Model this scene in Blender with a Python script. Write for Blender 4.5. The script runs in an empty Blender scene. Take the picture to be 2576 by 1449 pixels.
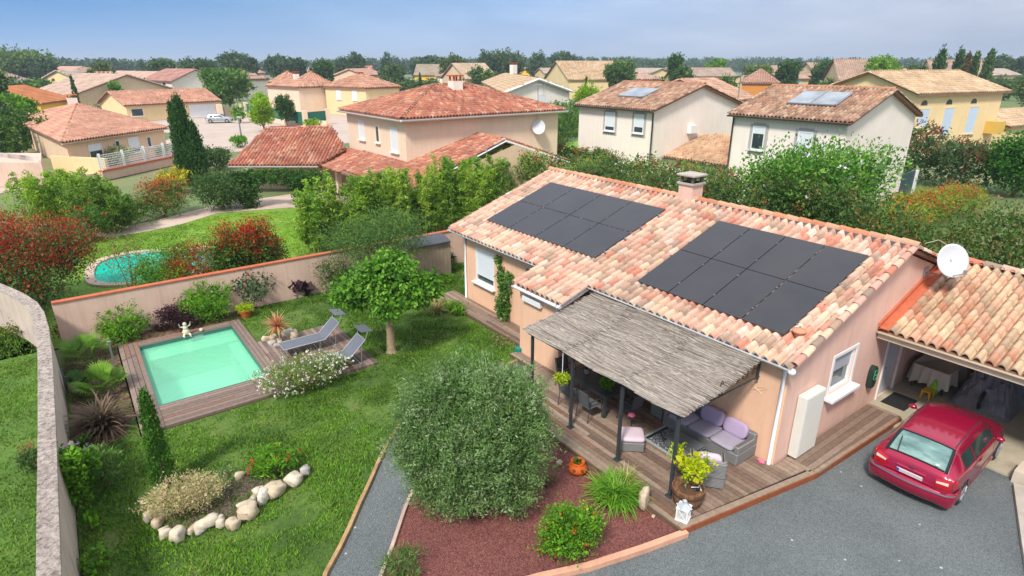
import bpy, math, random
import numpy as np
from mathutils import Vector, Matrix

random.seed(7)
rng = np.random.default_rng(11)
C = bpy.context.scene.collection
R = math.radians

# ------------------------------------------------------------------ camera
F, CX, CY, YH, H = 1500.0, 1288.0, 724.5, 160.0, 9.6      # focal length and horizon in units of a 2576 px wide picture
YAW = R(36.4)
PITCH = math.atan((CY - YH) / F)
cam = bpy.data.cameras.new('camera')
cam.sensor_width = 36.0
cam.lens = F / 2576 * 36
cam.clip_start = 0.1
cam.clip_end = 9000
camo = bpy.data.objects.new('camera', cam)
C.objects.link(camo)
camo.location = (0, 0, H)
camo.rotation_euler = (math.pi / 2 - PITCH, 0, -YAW)
bpy.context.scene.camera = camo

# ------------------------------------------------------------------ sky and sun
SUN_EL, SUN_AZ = R(50), R(240)          # azimuth measured from +Y towards +X
world = bpy.data.worlds.new('World')
bpy.context.scene.world = world
world.use_nodes = True
nt = world.node_tree
nt.nodes.clear()
wo = nt.nodes.new('ShaderNodeOutputWorld')
bg = nt.nodes.new('ShaderNodeBackground')
sky = nt.nodes.new('ShaderNodeTexSky')
sky.sky_type = 'NISHITA'
sky.sun_disc = False
sky.sun_elevation = SUN_EL
sky.sun_rotation = SUN_AZ
sky.air_density = 1.2
sky.dust_density = 2.5
sky.ozone_density = 2.0
geo = nt.nodes.new('ShaderNodeTexCoord')
sep = nt.nodes.new('ShaderNodeSeparateXYZ')
nt.links.new(geo.outputs['Generated'], sep.inputs[0])

def wmath(op, a, b=None, c=None):
    n = nt.nodes.new('ShaderNodeMath')
    n.operation = op
    for i, v in enumerate((a, b, c)):
        if v is None:
            continue
        if isinstance(v, (int, float)):
            n.inputs[i].default_value = v
        else:
            nt.links.new(v, n.inputs[i])
    return n.outputs[0]

# cloud veil: thick towards +X (the right), thinning to blue towards +Y (the left)
mp = nt.nodes.new('ShaderNodeMapping')
mp.inputs['Scale'].default_value = (1.6, 1.6, 7.0)
nt.links.new(geo.outputs['Generated'], mp.inputs[0])
ns = nt.nodes.new('ShaderNodeTexNoise')
ns.inputs['Scale'].default_value = 1.6
ns.inputs['Detail'].default_value = 7
ns.inputs['Roughness'].default_value = 0.55
nt.links.new(mp.outputs[0], ns.inputs['Vector'])
az = wmath('SUBTRACT', sep.outputs['X'], wmath('MULTIPLY', sep.outputs['Y'], 0.75))
azf = wmath('MULTIPLY', wmath('ADD', az, 0.80), 0.625)
azf = wmath('ADD', azf, wmath('MULTIPLY', wmath('SUBTRACT', ns.outputs['Fac'], 0.5), 0.35))

def wramp(fac, stops):
    r = nt.nodes.new('ShaderNodeValToRGB')
    e = r.color_ramp.elements
    while len(e) < len(stops):
        e.new(0.5)
    for k, (p, c) in enumerate(stops):
        e[k].position = p
        e[k].color = (*c, 1)
    nt.links.new(fac, r.inputs[0])
    return r.outputs[0]

def wmix(f, a_, b_):
    m_ = nt.nodes.new('ShaderNodeMix')
    m_.data_type = 'RGBA'
    for s_, v_ in ((0, f), (6, a_), (7, b_)):
        if isinstance(v_, (int, float)):
            m_.inputs[s_].default_value = v_
        elif isinstance(v_, tuple):
            m_.inputs[s_].default_value = (*v_, 1)
        else:
            nt.links.new(v_, m_.inputs[s_])
    return m_.outputs[2]

# veil of cloud: clear blue on the left, thickening to lilac grey on the right
veil = wramp(azf, [(0.0, (0.45, 1.85, 4.2)), (0.25, (1.3, 2.55, 4.5)), (0.5, (2.4, 3.6, 5.6)), (0.8, (3.2, 3.8, 5.0)), (1.0, (3.1, 3.5, 4.4))])
low = wmath('MINIMUM', wmath('MAXIMUM', wmath('MULTIPLY', wmath('SUBTRACT', 0.085, sep.outputs['Z']), 9.0), 0.0), 0.6)
hzn = wramp(azf, [(0.0, (2.2, 3.6, 5.8)), (0.5, (2.9, 3.7, 5.2)), (1.0, (2.9, 3.25, 4.0))])
veil = wmix(low, veil, hzn)
cl_ = wramp(ns.outputs['Fac'], [(0.38, (0.76, 0.79, 0.85)), (0.60, (1.20, 1.16, 1.11))])
vm = nt.nodes.new('ShaderNodeMix')
vm.data_type = 'RGBA'
vm.blend_type = 'MULTIPLY'
nt.links.new(wmath('MINIMUM', wmath('MAXIMUM', azf, 0.1), 1.0), vm.inputs[0])
nt.links.new(veil, vm.inputs[6])
nt.links.new(cl_, vm.inputs[7])
# bright overcast overhead
ovh = wmath('MINIMUM', wmath('MAXIMUM', wmath('MULTIPLY', wmath('SUBTRACT', sep.outputs['Z'], 0.15), 2.0), 0.0), 0.85)
mixs = nt.nodes.new('ShaderNodeMix')
mixs.data_type = 'RGBA'
mixs.inputs['Factor'].default_value = 0.94
nt.links.new(sky.outputs[0], mixs.inputs[6])
nt.links.new(wmix(ovh, vm.outputs[2], (6.6, 6.9, 7.5)), mixs.inputs[7])
nt.links.new(mixs.outputs[2], bg.inputs['Color'])
bg.inputs['Strength'].default_value = 0.10
nt.links.new(bg.outputs[0], wo.inputs['Surface'])

sl = bpy.data.lights.new('sun', 'SUN')
sl.energy = 2.5
sl.angle = R(9)
sl.color = (1.0, 0.95, 0.87)
so = bpy.data.objects.new('sun', sl)
C.objects.link(so)
sd = Vector((math.sin(SUN_AZ) * math.cos(SUN_EL), math.cos(SUN_AZ) * math.cos(SUN_EL), math.sin(SUN_EL)))
so.rotation_euler = sd.to_track_quat('Z', 'Y').to_euler()
so.location = (0, 0, 60)

sc = bpy.context.scene
sc.view_settings.view_transform = 'Standard'
sc.view_settings.look = 'None'
sc.view_settings.gamma = 1
sc.view_settings.use_curve_mapping = False
sc.view_settings.exposure = 0.82
sc.render.engine = 'CYCLES'
sc.cycles.max_bounces = 5
sc.cycles.diffuse_bounces = 3
sc.cycles.transparent_max_bounces = 6
sc.cycles.volume_bounces = 0

# ------------------------------------------------------------------ from a picture position to a place in the world
_fh = np.array([math.sin(YAW), math.cos(YAW), 0])
_rt = np.array([math.cos(YAW), -math.sin(YAW), 0])
_fw = _fh * math.cos(PITCH) + np.array([0, 0, -math.sin(PITCH)])
_up = _fh * math.sin(PITCH) + np.array([0, 0, math.cos(PITCH)])

def ray(u, v):
    return _fw * F + _rt * (u - CX) - _up * (v - CY)

def G(u, v, z=0.0):
    d = ray(u, v)
    t = (z - H) / d[2]
    return np.array([0, 0, H]) + d * t

def pj(x, y, z):
    d = np.array([x, y, z - H])
    w = d @ _fw
    return CX + F * (d @ _rt) / w, CY - F * (d @ _up) / w

def hz(x, y, v):
    lo, hi = -5.0, 60.0
    for _ in range(50):
        m = (lo + hi) / 2
        if pj(x, y, m)[1] > v:
            lo = m
        else:
            hi = m
    return m

def hit(u, v, P, N):
    d = ray(u, v)
    t = ((np.array(P) - [0, 0, H]) @ N) / (d @ N)
    return np.array([0, 0, H]) + d * t

def dist(x, y, z=0):
    return float(np.array([x, y, z - H]) @ _fw)

# ------------------------------------------------------------------ materials
def SAT(c, k=1.22):
    g = 0.3 * c[0] + 0.55 * c[1] + 0.15 * c[2]
    return tuple(min(0.92, max(0.004, g + (x - g) * k)) for x in c)

MATS = {}

def newmat(name):
    m = bpy.data.materials.new(name)
    m.use_nodes = True
    n = m.node_tree
    b = n.nodes['Principled BSDF']
    return m, n, b

def noise(n, scale, detail=4, rough=0.6, coord='Object', stretch=None):
    tc = n.nodes.new('ShaderNodeTexCoord')
    x = n.nodes.new('ShaderNodeTexNoise')
    x.inputs['Scale'].default_value = scale
    x.inputs['Detail'].default_value = detail
    x.inputs['Roughness'].default_value = rough
    src = tc.outputs[coord]
    if stretch:
        mm = n.nodes.new('ShaderNodeMapping')
        mm.inputs['Scale'].default_value = stretch
        n.links.new(src, mm.inputs[0])
        src = mm.outputs[0]
    n.links.new(src, x.inputs['Vector'])
    return x.outputs['Fac']

def rampn(n, fac, stops):
    r = n.nodes.new('ShaderNodeValToRGB')
    e = r.color_ramp.elements
    while len(e) < len(stops):
        e.new(0.5)
    for k, (p, c) in enumerate(stops):
        e[k].position = p
        e[k].color = (*c, 1)
    n.links.new(fac, r.inputs[0])
    return r.outputs[0]

def mixc(n, fac, a, b, mode='MIX'):
    m = n.nodes.new('ShaderNodeMix')
    m.data_type = 'RGBA'
    m.blend_type = mode
    for s, v in ((0, fac), (6, a), (7, b)):
        if isinstance(v, (int, float)):
            m.inputs[s].default_value = v
        elif isinstance(v, tuple):
            m.inputs[s].default_value = (*v, 1)
        else:
            n.links.new(v, m.inputs[s])
    return m.outputs[2]

def bump(n, b, h, strength=0.3, distance=0.02):
    x = n.nodes.new('ShaderNodeBump')
    x.inputs['Strength'].default_value = strength
    x.inputs['Distance'].default_value = distance
    n.links.new(h, x.inputs['Height'])
    n.links.new(x.outputs[0], b.inputs['Normal'])

def plain(name, col, rough=0.7, var=0.12, scale=3.0, metal=0.0, bmp=0.0, bscale=40, spec=None, dirt=None, streak=0):
    """one coloured surface with soft mottling and optional fine bump"""
    if name in MATS:
        return MATS[name]
    m, n, b = newmat(name)
    col = SAT(col)
    lo = tuple(c * (1 - var) for c in col)
    hi = tuple(min(1, c * (1 + var)) for c in col)
    f = noise(n, scale, 5, 0.65)
    out = rampn(n, f, [(0.3, lo), (0.7, hi)])
    if dirt:
        f2 = noise(n, dirt[1], 6, 0.7)
        msk = rampn(n, f2, [(dirt[2], (0, 0, 0)), (dirt[2] + 0.15, (1, 1, 1))])
        out = mixc(n, msk, out, dirt[0])
    if streak:
        f3 = noise(n, 2.2, 6, 0.75, stretch=(2.2, 2.2, 0.18))
        out = mixc(n, streak, out, rampn(n, f3, [(0.3, (0.62, 0.6, 0.58)), (0.52, (1, 1, 1)), (0.75, (1.08, 1.06, 1.04))]), 'MULTIPLY')
    n.links.new(out, b.inputs['Base Color'])
    b.inputs['Roughness'].default_value = rough
    b.inputs['Metallic'].default_value = metal
    if spec is not None:
        b.inputs['Specular IOR Level'].default_value = spec
    if bmp:
        bump(n, b, noise(n, bscale, 3, 0.7), bmp, 0.02)
    MATS[name] = m
    return m

def attrmat(name, rough=0.7, translucent=0.0, var=0.15, scale=8.0, spec=0.3, bmp=0.0):
    """colour carried by the mesh piece by piece (tiles, planks, leaves), with fine mottling"""
    if name in MATS:
        return MATS[name]
    m, n, b = newmat(name)
    a = n.nodes.new('ShaderNodeAttribute')
    a.attribute_name = 'Col'
    f = noise(n, scale, 4, 0.7)
    g = rampn(n, f, [(0.25, (1 - var,) * 3), (0.75, (1 + var * 0.6,) * 3)])
    out = mixc(n, 1.0, a.outputs['Color'], g, 'MULTIPLY')
    n.links.new(out, b.inputs['Base Color'])
    b.inputs['Roughness'].default_value = rough
    b.inputs['Specular IOR Level'].default_value = spec
    if bmp:
        bump(n, b, noise(n, scale * 5, 4, 0.7), bmp, 0.01)
    if translucent:
        t = n.nodes.new('ShaderNodeBsdfTranslucent')
        n.links.new(out, t.inputs['Color'])
        x = n.nodes.new('ShaderNodeMixShader')
        x.inputs[0].default_value = translucent
        n.links.new(b.outputs[0], x.inputs[1])
        n.links.new(t.outputs[0], x.inputs[2])
        n.links.new(x.outputs[0], n.nodes['Material Output'].inputs['Surface'])
    MATS[name] = m
    return m

M_TILE = attrmat('clay_tile', 0.85, 0, 0.22, 14, 0.2)
M_LEAF = attrmat('leaf', 0.6, 0.3, 0.1, 3, 0.25)
M_FLOWER = attrmat('petal', 0.6, 0.25, 0.05, 3, 0.2)
M_WOOD = attrmat('weathered_deck_wood', 0.8, 0, 0.3, 9, 0.25)
M_REED = attrmat('reed', 0.85, 0, 0.25, 12, 0.15)
M_STONE = attrmat('limestone', 0.9, 0, 0.35, 7, 0.2, 0.5)
M_BARK = plain('bark', (0.16, 0.11, 0.075), 0.9, 0.35, 9, bmp=0.6, bscale=25)
M_PALEBARK = plain('pale_bark', (0.30, 0.23, 0.16), 0.9, 0.3, 7, bmp=0.6, bscale=25)
M_PEACH = plain('peach_render', (0.76, 0.51, 0.37), 0.9, 0.06, 1.2, bmp=0.35, bscale=60, streak=0.28)
M_PINKLIT = plain('pink_lit_render', (0.72, 0.50, 0.42), 0.9, 0.06, 1.0, bmp=0.35, bscale=60, dirt=((0.56, 0.4, 0.33), 0.7, 0.62), streak=0.3)  # same render as the peach; pinker tone paints in the light on the gable
M_WHITE = plain('white_paint', (0.78, 0.78, 0.77), 0.5, 0.03, 4)
M_PVC = plain('white_pvc', (0.74, 0.76, 0.78), 0.4, 0.03, 4)
M_DARK = plain('anthracite_metal', (0.055, 0.065, 0.07), 0.45, 0.15, 6, metal=0.3)
M_BLACK = plain('black_plastic', (0.015, 0.015, 0.016), 0.5, 0.2, 6)
M_GREYMETAL = plain('grey_metal', (0.35, 0.36, 0.38), 0.35, 0.1, 6, metal=0.6)
M_CONC = plain('concrete', (0.42, 0.38, 0.33), 0.9, 0.18, 2.2, bmp=0.3, bscale=50, dirt=((0.25, 0.23, 0.2), 1.1, 0.55))
M_TERRA = plain('terracotta', (0.45, 0.14, 0.06), 0.8, 0.2, 8)
M_SOIL = plain('soil', (0.10, 0.055, 0.035), 0.95, 0.4, 20, bmp=0.8, bscale=60)
M_WIN = None

def glassy(name, col, rough=0.06):
    if name in MATS:
        return MATS[name]
    m, n, b = newmat(name)
    f = noise(n, 0.8, 3, 0.6)
    n.links.new(rampn(n, f, [(0.35, tuple(c * 0.6 for c in col)), (0.65, col)]), b.inputs['Base Color'])
    b.inputs['Roughness'].default_value = rough
    b.inputs['Specular IOR Level'].default_value = 0.6
    b.inputs['IOR'].default_value = 1.5
    MATS[name] = m
    return m

M_GLASS = glassy('window_glass', (0.05, 0.07, 0.08))

# ------------------------------------------------------------------ objects
ORG = {}

def setp(o, label=None, cat=None, group=None, kind=None):
    if label: o['label'] = label
    if cat: o['category'] = cat
    if group: o['group'] = group
    if kind: o['kind'] = kind
    return o

def thing(name, label, cat, loc=(0, 0, 0), group=None, local=False, rz=0):
    """an Empty at the base of a thing, parent of its parts; parts are given in world coordinates unless local"""
    o = bpy.data.objects.new(name, None)
    o.empty_display_size = 0.3
    C.objects.link(o)
    o.location = loc
    o.rotation_euler = (0, 0, rz)
    ORG[o] = np.zeros(3) if local else np.array(loc, float)
    return setp(o, label, cat, group)

def npmesh(name, V, Q, mat, parent=None, cols=None, smooth=False, base=None):
    """V (N,3) vertices, Q list or (M,k) array of faces with k = 3 or 4"""
    V = np.asarray(V, dtype=np.float64).reshape(-1, 3)
    if parent is not None:
        off = ORG[parent]
    else:
        if base is None:
            mn, mx = V.min(0), V.max(0)
            off = np.array([(mn[0] + mx[0]) / 2, (mn[1] + mx[1]) / 2, mn[2]])
        else:
            off = np.array(base, float)
    me = bpy.data.meshes.new(name)
    if isinstance(Q, np.ndarray):
        k = Q.shape[1]
        n = len(Q)
        me.vertices.add(len(V))
        me.vertices.foreach_set('co', (V - off).astype(np.float32).ravel())
        me.loops.add(n * k)
        me.loops.foreach_set('vertex_index', Q.astype(np.int32).ravel())
        me.polygons.add(n)
        me.polygons.foreach_set('loop_start', np.arange(0, n * k, k, dtype=np.int32))
        me.update(calc_edges=True)
    else:
        me.from_pydata((V - off).tolist(), [], Q)
        me.update()
    if cols is not None:
        a = me.color_attributes.new('Col', 'FLOAT_COLOR', 'POINT')
        cc = np.ones((len(V), 4), dtype=np.float32)
        cc[:, :3] = cols
        a.data.foreach_set('color', cc.ravel())
    if smooth:
        me.polygons.foreach_set('use_smooth', np.ones(len(me.polygons), dtype=bool))
    for mm in (mat if isinstance(mat, (list, tuple)) else [mat]):
        me.materials.append(mm)
    o = bpy.data.objects.new(name, me)
    C.objects.link(o)
    if parent is not None:
        o.parent = parent
        ORG[o] = off
    else:
        o.location = off
        ORG[o] = off
    return o

class MB:
    """collects simple shapes and builds them as one mesh"""

    def __init__(s):
        s.v, s.f, s.c = [], [], []
        s.col = None

    def add(s, V, Fc):
        b = len(s.v)
        s.v += [tuple(map(float, p)) for p in V]
        s.f += [tuple(b + i for i in f) for f in Fc]
        if s.col is not None:
            s.c += [s.col] * len(V)
        return s

    def box(s, x0, x1, y0, y1, z0, z1):
        return s.add([(x0, y0, z0), (x1, y0, z0), (x1, y1, z0), (x0, y1, z0), (x0, y0, z1), (x1, y0, z1), (x1, y1, z1), (x0, y1, z1)],
                     [(0, 3, 2, 1), (4, 5, 6, 7), (0, 1, 5, 4), (1, 2, 6, 5), (2, 3, 7, 6), (3, 0, 4, 7)])

    def obox(s, c, size, rz=0.0, rx=0.0, ry=0.0, bev=0.0):
        hx, hy, hh = (d / 2 for d in size)
        M = Matrix.Rotation(rz, 3, 'Z') @ Matrix.Rotation(ry, 3, 'Y') @ Matrix.Rotation(rx, 3, 'X')
        if not bev:
            P = [(sx * hx, sy * hy, sz * hh) for sz in (-1, 1) for sx, sy in ((-1, -1), (1, -1), (1, 1), (-1, 1))]
            Fc = [(0, 3, 2, 1), (4, 5, 6, 7), (0, 1, 5, 4), (1, 2, 6, 5), (2, 3, 7, 6), (3, 0, 4, 7)]
        else:
            P, Fc = [], []
            lv = [(-hh, bev), (-hh + bev, 0), (hh - bev, 0), (hh, bev)]
            for z, i in lv:
                a, b2 = hx - i, hy - i
                k = bev * 0.9
                for q in ((-a, -b2 + k), (-a + k, -b2), (a - k, -b2), (a, -b2 + k), (a, b2 - k), (a - k, b2), (-a + k, b2), (-a, b2 - k)):
                    P.append((q[0], q[1], z))
            for L in range(3):
                for i in range(8):
                    j = (i + 1) % 8
                    Fc.append((L * 8 + i, L * 8 + j, L * 8 + 8 + j, L * 8 + 8 + i))
            Fc.append(tuple(range(7, -1, -1)))
            Fc.append(tuple(range(24, 32)))
        return s.add([tuple(M @ Vector(p) + Vector(c)) for p in P], Fc)

    def prism(s, poly, z0, z1):
        n = len(poly)
        a = sum(poly[i][0] * poly[(i + 1) % n][1] - poly[(i + 1) % n][0] * poly[i][1] for i in range(n))
        if a < 0:
            poly = poly[::-1]
        return s.add([(x, y, z0) for x, y in poly] + [(x, y, z1) for x, y in poly],
                     [tuple(range(n - 1, -1, -1)), tuple(range(n, 2 * n))] + [(i, (i + 1) % n, n + (i + 1) % n, n + i) for i in range(n)])

    def tube(s, pts, rad, n=8, cap=True):
        pts = [Vector(p) for p in pts]
        if not isinstance(rad, (list, tuple)):
            rad = [rad] * len(pts)
        V, Fc = [], []
        D0 = pts[-1] - pts[0]
        up = Vector((1, 0.13, 0)) if abs(D0.z) > 0.7 * D0.length else Vector((0, 0, 1))
        for i, p in enumerate(pts):
            d = (pts[min(i + 1, len(pts) - 1)] - pts[max(i - 1, 0)]).normalized()
            a = d.cross(up)
            if a.length < 1e-3:
                a = d.cross(Vector((0, 1, 0.2)))
            a.normalize()
            b = d.cross(a)
            for k in range(n):
                t = 2 * math.pi * k / n
                V.append(p + (a * math.cos(t) + b * math.sin(t)) * rad[i])
        for i in range(len(pts) - 1):
            for k in range(n):
                j = (k + 1) % n
                Fc.append((i * n + k, i * n + j, i * n + n + j, i * n + n + k))
        if cap:
            Fc.append(tuple(range(n)))
            Fc.append(tuple(range(len(pts) * n - 1, len(pts) * n - n - 1, -1)))
        return s.add(V, Fc)

    def lathe(s, c, prof, n=20, cap=True):
        V, Fc = [], []
        for r, z in prof:
            for k in range(n):
                t = 2 * math.pi * k / n
                V.append((c[0] + r * math.cos(t), c[1] + r * math.sin(t), c[2] + z))
        for i in range(len(prof) - 1):
            for k in range(n):
                j = (k + 1) % n
                Fc.append((i * n + k, i * n + j, i * n + n + j, i * n + n + k))
        if cap:
            Fc.append(tuple(range(n - 1, -1, -1)))
            Fc.append(tuple(range((len(prof) - 1) * n, len(prof) * n)))
        return s.add(V, Fc)

    def ball(s, c, r, n=10, m=7, jit=0.0):
        V, Fc = [], []
        rr = r if isinstance(r, (list, tuple)) else (r, r, r)
        for i in range(m + 1):
            ph = math.pi * i / m
            for k in range(n):
                t = 2 * math.pi * k / n
                q = 1 + random.uniform(-jit, jit)
                V.append((c[0] + rr[0] * q * math.sin(ph) * math.cos(t), c[1] + rr[1] * q * math.sin(ph) * math.sin(t), c[2] + rr[2] * q * math.cos(ph)))
        for i in range(m):
            for k in range(n):
                j = (k + 1) % n
                Fc.append((i * n + k, i * n + n + k, i * n + n + j, i * n + j))
        return s.add(V, Fc)

    def quad(s, a, b, c, d):
        return s.add([a, b, c, d], [(0, 1, 2, 3)])

    def build(s, name, mat, parent=None, smooth=False, base=None):
        return npmesh(name, s.v, s.f, mat, parent, np.array(s.c) if s.c else None, smooth, base)

def bevel(o, w=0.01, seg=2):
    m = o.modifiers.new('bevel', 'BEVEL')
    m.width = w
    m.segments = seg
    m.limit_method = 'ANGLE'
    return o

def dup(root, loc=None, rz=None, scale=None):
    r = root.copy()
    C.objects.link(r)
    if loc is not None: r.location = loc
    if rz is not None: r.rotation_euler = (0, 0, rz)
    if scale is not None: r.scale = (scale,) * 3 if isinstance(scale, (int, float)) else scale
    for ch in list(root.children):
        c = ch.copy()
        C.objects.link(c)
        c.parent = r
        for g in list(ch.children):
            d = g.copy()
            C.objects.link(d)
            d.parent = c
    return r

def inside(px, py, poly):
    px = np.asarray(px)
    py = np.asarray(py)
    r = np.zeros(px.shape, bool)
    n = len(poly)
    for i in range(n):
        x0, y0 = poly[i]
        x1, y1 = poly[(i + 1) % n]
        cnd = (y0 > py) != (y1 > py)
        with np.errstate(divide='ignore', invalid='ignore'):
            xi = (x1 - x0) * (py - y0) / (y1 - y0 + 1e-12) + x0
        r ^= cnd & (px < xi)
    return r

# ------------------------------------------------------------------ roof tiles
PAL_WARM = [((0.64, 0.48, 0.35), 4), ((0.60, 0.39, 0.30), 4.5), ((0.52, 0.20, 0.14), 2.6), ((0.42, 0.29, 0.21), 2.6), ((0.68, 0.55, 0.46), 2), ((0.31, 0.23, 0.18), 1.6), ((0.56, 0.32, 0.25), 3.4)]
PAL_RED = [((0.40, 0.145, 0.095), 5), ((0.46, 0.21, 0.135), 3), ((0.55, 0.35, 0.24), 2), ((0.27, 0.095, 0.075), 3), ((0.36, 0.17, 0.125), 3)]
PAL_SALMON = [((0.52, 0.27, 0.19), 5), ((0.56, 0.33, 0.24), 4), ((0.43, 0.20, 0.14), 2), ((0.58, 0.38, 0.28), 1)]
PAL_BROWN = [((0.36, 0.225, 0.155), 4), ((0.45, 0.29, 0.20), 3), ((0.22, 0.13, 0.095), 3), ((0.34, 0.17, 0.12), 2), ((0.52, 0.39, 0.29), 2)]
PAL_TAN = [((0.50, 0.38, 0.24), 4), ((0.56, 0.43, 0.30), 4), ((0.42, 0.29, 0.18), 2.5), ((0.48, 0.30, 0.2), 2)]

def pick(pal, n, r=rng):
    w = np.array([p[1] for p in pal], float)
    idx = r.choice(len(pal), n, p=w / w.sum())
    return np.array([SAT(p[0], 1.07) for p in pal])[idx]

_TX = np.array([0.0, 0.07, 0.17, 0.27, 0.31, 0.43, 0.64, 0.85, 0.97, 1.01])
_TZ = np.array([0.06, -0.06, -0.11, -0.06, 0.12, 0.37, 0.48, 0.37, 0.12, 0.0])

def tile_field(O, U, Vv, poly, pitch=0.25, row=0.37, pal=PAL_WARM, coarse=False, clear=None):
    """overlapping clay tiles on the plane O + a U + b V, wherever their centre falls in poly (a, b)"""
    O, U, Vv = (np.array(x, float) for x in (O, U, Vv))
    N = np.cross(U, Vv)
    N /= np.linalg.norm(N)
    if N[2] < 0:
        N = -N
    P = np.array(poly)
    a0, a1, b0, b1 = P[:, 0].min(), P[:, 0].max(), P[:, 1].min(), P[:, 1].max()
    na, nb = int((a1 - a0) / pitch) + 2, int((b1 - b0) / row) + 2
    A, B = np.meshgrid(a0 + np.arange(na) * pitch, b0 + np.arange(nb) * row, indexing='ij')
    A, B = A.ravel(), B.ravel()
    ok = inside(A + pitch / 2, B + row * 0.45, poly)
    A, B = A[ok], B[ok]
    n = len(A)
    tx, tz = (_TX, _TZ) if not coarse else (_TX[[0, 2, 4, 5, 6, 7, 9]], _TZ[[0, 2, 4, 5, 6, 7, 9]])
    k = len(tx)
    lift = pitch * 0.17
    # three lines along the tile: lip underside, lower edge, upper edge
    rows = []
    for (tv, dz, sc_) in ((-0.02, -0.02, 1.0), (-0.02, lift, 1.0), (row * 1.03, 0.0, 0.9)):
        xx = (tx - 0.5) * sc_ + 0.5
        rows.append((xx * pitch, np.full(k, tv), tz * pitch + dz))
    T = [np.stack(r, 1) for r in rows]
    T = np.concatenate(T, 0)                                # (3k, 3)
    jit = rng.normal(0, 0.006, (n, 1))
    a = A[:, None] + T[None, :, 0]
    b = B[:, None] + T[None, :, 1] + jit
    c = T[None, :, 2] + rng.normal(0, 0.004, (n, 1))
    V = O + a[..., None] * U + b[..., None] * Vv + c[..., None] * N
    fq = []
    for L in (0, 1):
        for i in range(k - 1):
            fq.append((L * k + i, L * k + i + 1, (L + 1) * k + i + 1, (L + 1) * k + i))
    fq = np.array(fq)
    Q = (fq[None] + (np.arange(n) * 3 * k)[:, None, None]).reshape(-1, 4)
    c1 = pick(pal, n) * rng.uniform(0.88, 1.1, (n, 1))
    # weathering drifts in patches over the slope
    mean = c1.mean(0)
    drift = 1 + 0.16 * np.sin(A * 0.9 + 2 * np.sin(B * 0.7)) * np.sin(B * 1.3 + A * 0.35) + rng.normal(0, 0.03, n)
    c1 = (0.76 * c1 + 0.24 * mean) * drift[:, None]
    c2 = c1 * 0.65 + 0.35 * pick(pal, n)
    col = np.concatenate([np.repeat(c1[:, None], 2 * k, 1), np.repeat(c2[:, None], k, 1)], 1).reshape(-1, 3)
    return V.reshape(-1, 3), Q, col

def join(parts):
    V, Q, Cc, o = [], [], [], 0
    for v, q, c in parts:
        V.append(v)
        Q.append(q + o)
        Cc.append(c)
        o += len(v)
    return np.concatenate(V), np.concatenate(Q), np.concatenate(Cc)

def ridge_tiles(P0, P1, r=0.11, step=0.4, pal=PAL_WARM):
    """a line of half-round cap tiles from P0 to P1"""
    P0, P1 = np.array(P0, float), np.array(P1, float)
    L = np.linalg.norm(P1 - P0)
    d = (P1 - P0) / L
    s = np.cross(d, [0, 0, 1])
    s /= np.linalg.norm(s)
    up = np.cross(s, d)
    n = max(1, int(round(L / step)))
    st = L / n
    V, Q, Cc = [], [], []
    ang = np.linspace(-0.15, math.pi + 0.15, 7)
    for i in range(n):
        col = pick(pal, 1)[0] * rng.uniform(0.88, 1.1)
        b = len(V)
        for (t, rr, dz) in ((0, 1.0, 0.015), (st * 1.08, 0.82, 0.0)):
            for a in ang:
                V.append(P0 + d * (i * st + t) + s * math.cos(a) * r * rr + up * (math.sin(a) * r * rr * 0.9 + dz))
                Cc.append(col)
        for j in range(6):
            Q.append((b + j, b + j + 1, b + 7 + j + 1, b + 7 + j))
        # thickness at the mouth
        for a in ang:
            pass
    return np.array(V), np.array(Q), np.array(Cc)

# ------------------------------------------------------------------ foliage
def unit(v):
    return v / (np.linalg.norm(v, axis=-1, keepdims=True) + 1e-9)

def leaf_quads(P, size, aspect=0.5, updir=0.35, out=None, r=rng):
    """one rhombic leaf at every point"""
    n = len(P)
    d = r.normal(0, 1, (n, 3))
    if out is not None:
        d += out * 1.1
    d[:, 2] += updir
    d = unit(d)
    s = unit(np.cross(d, r.normal(0, 1, (n, 3))))
    L = size * r.uniform(0.55, 1.3, (n, 1))
    W = L * aspect
    nn = np.cross(d, s)
    V = np.stack([P - d * L * 0.5, P + s * W * 0.5 - d * L * 0.05 + nn * W * 0.12, P + d * L * 0.5, P - s * W * 0.5 - d * L * 0.05 + nn * W * 0.12], 1)
    return V.reshape(-1, 3)

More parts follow.
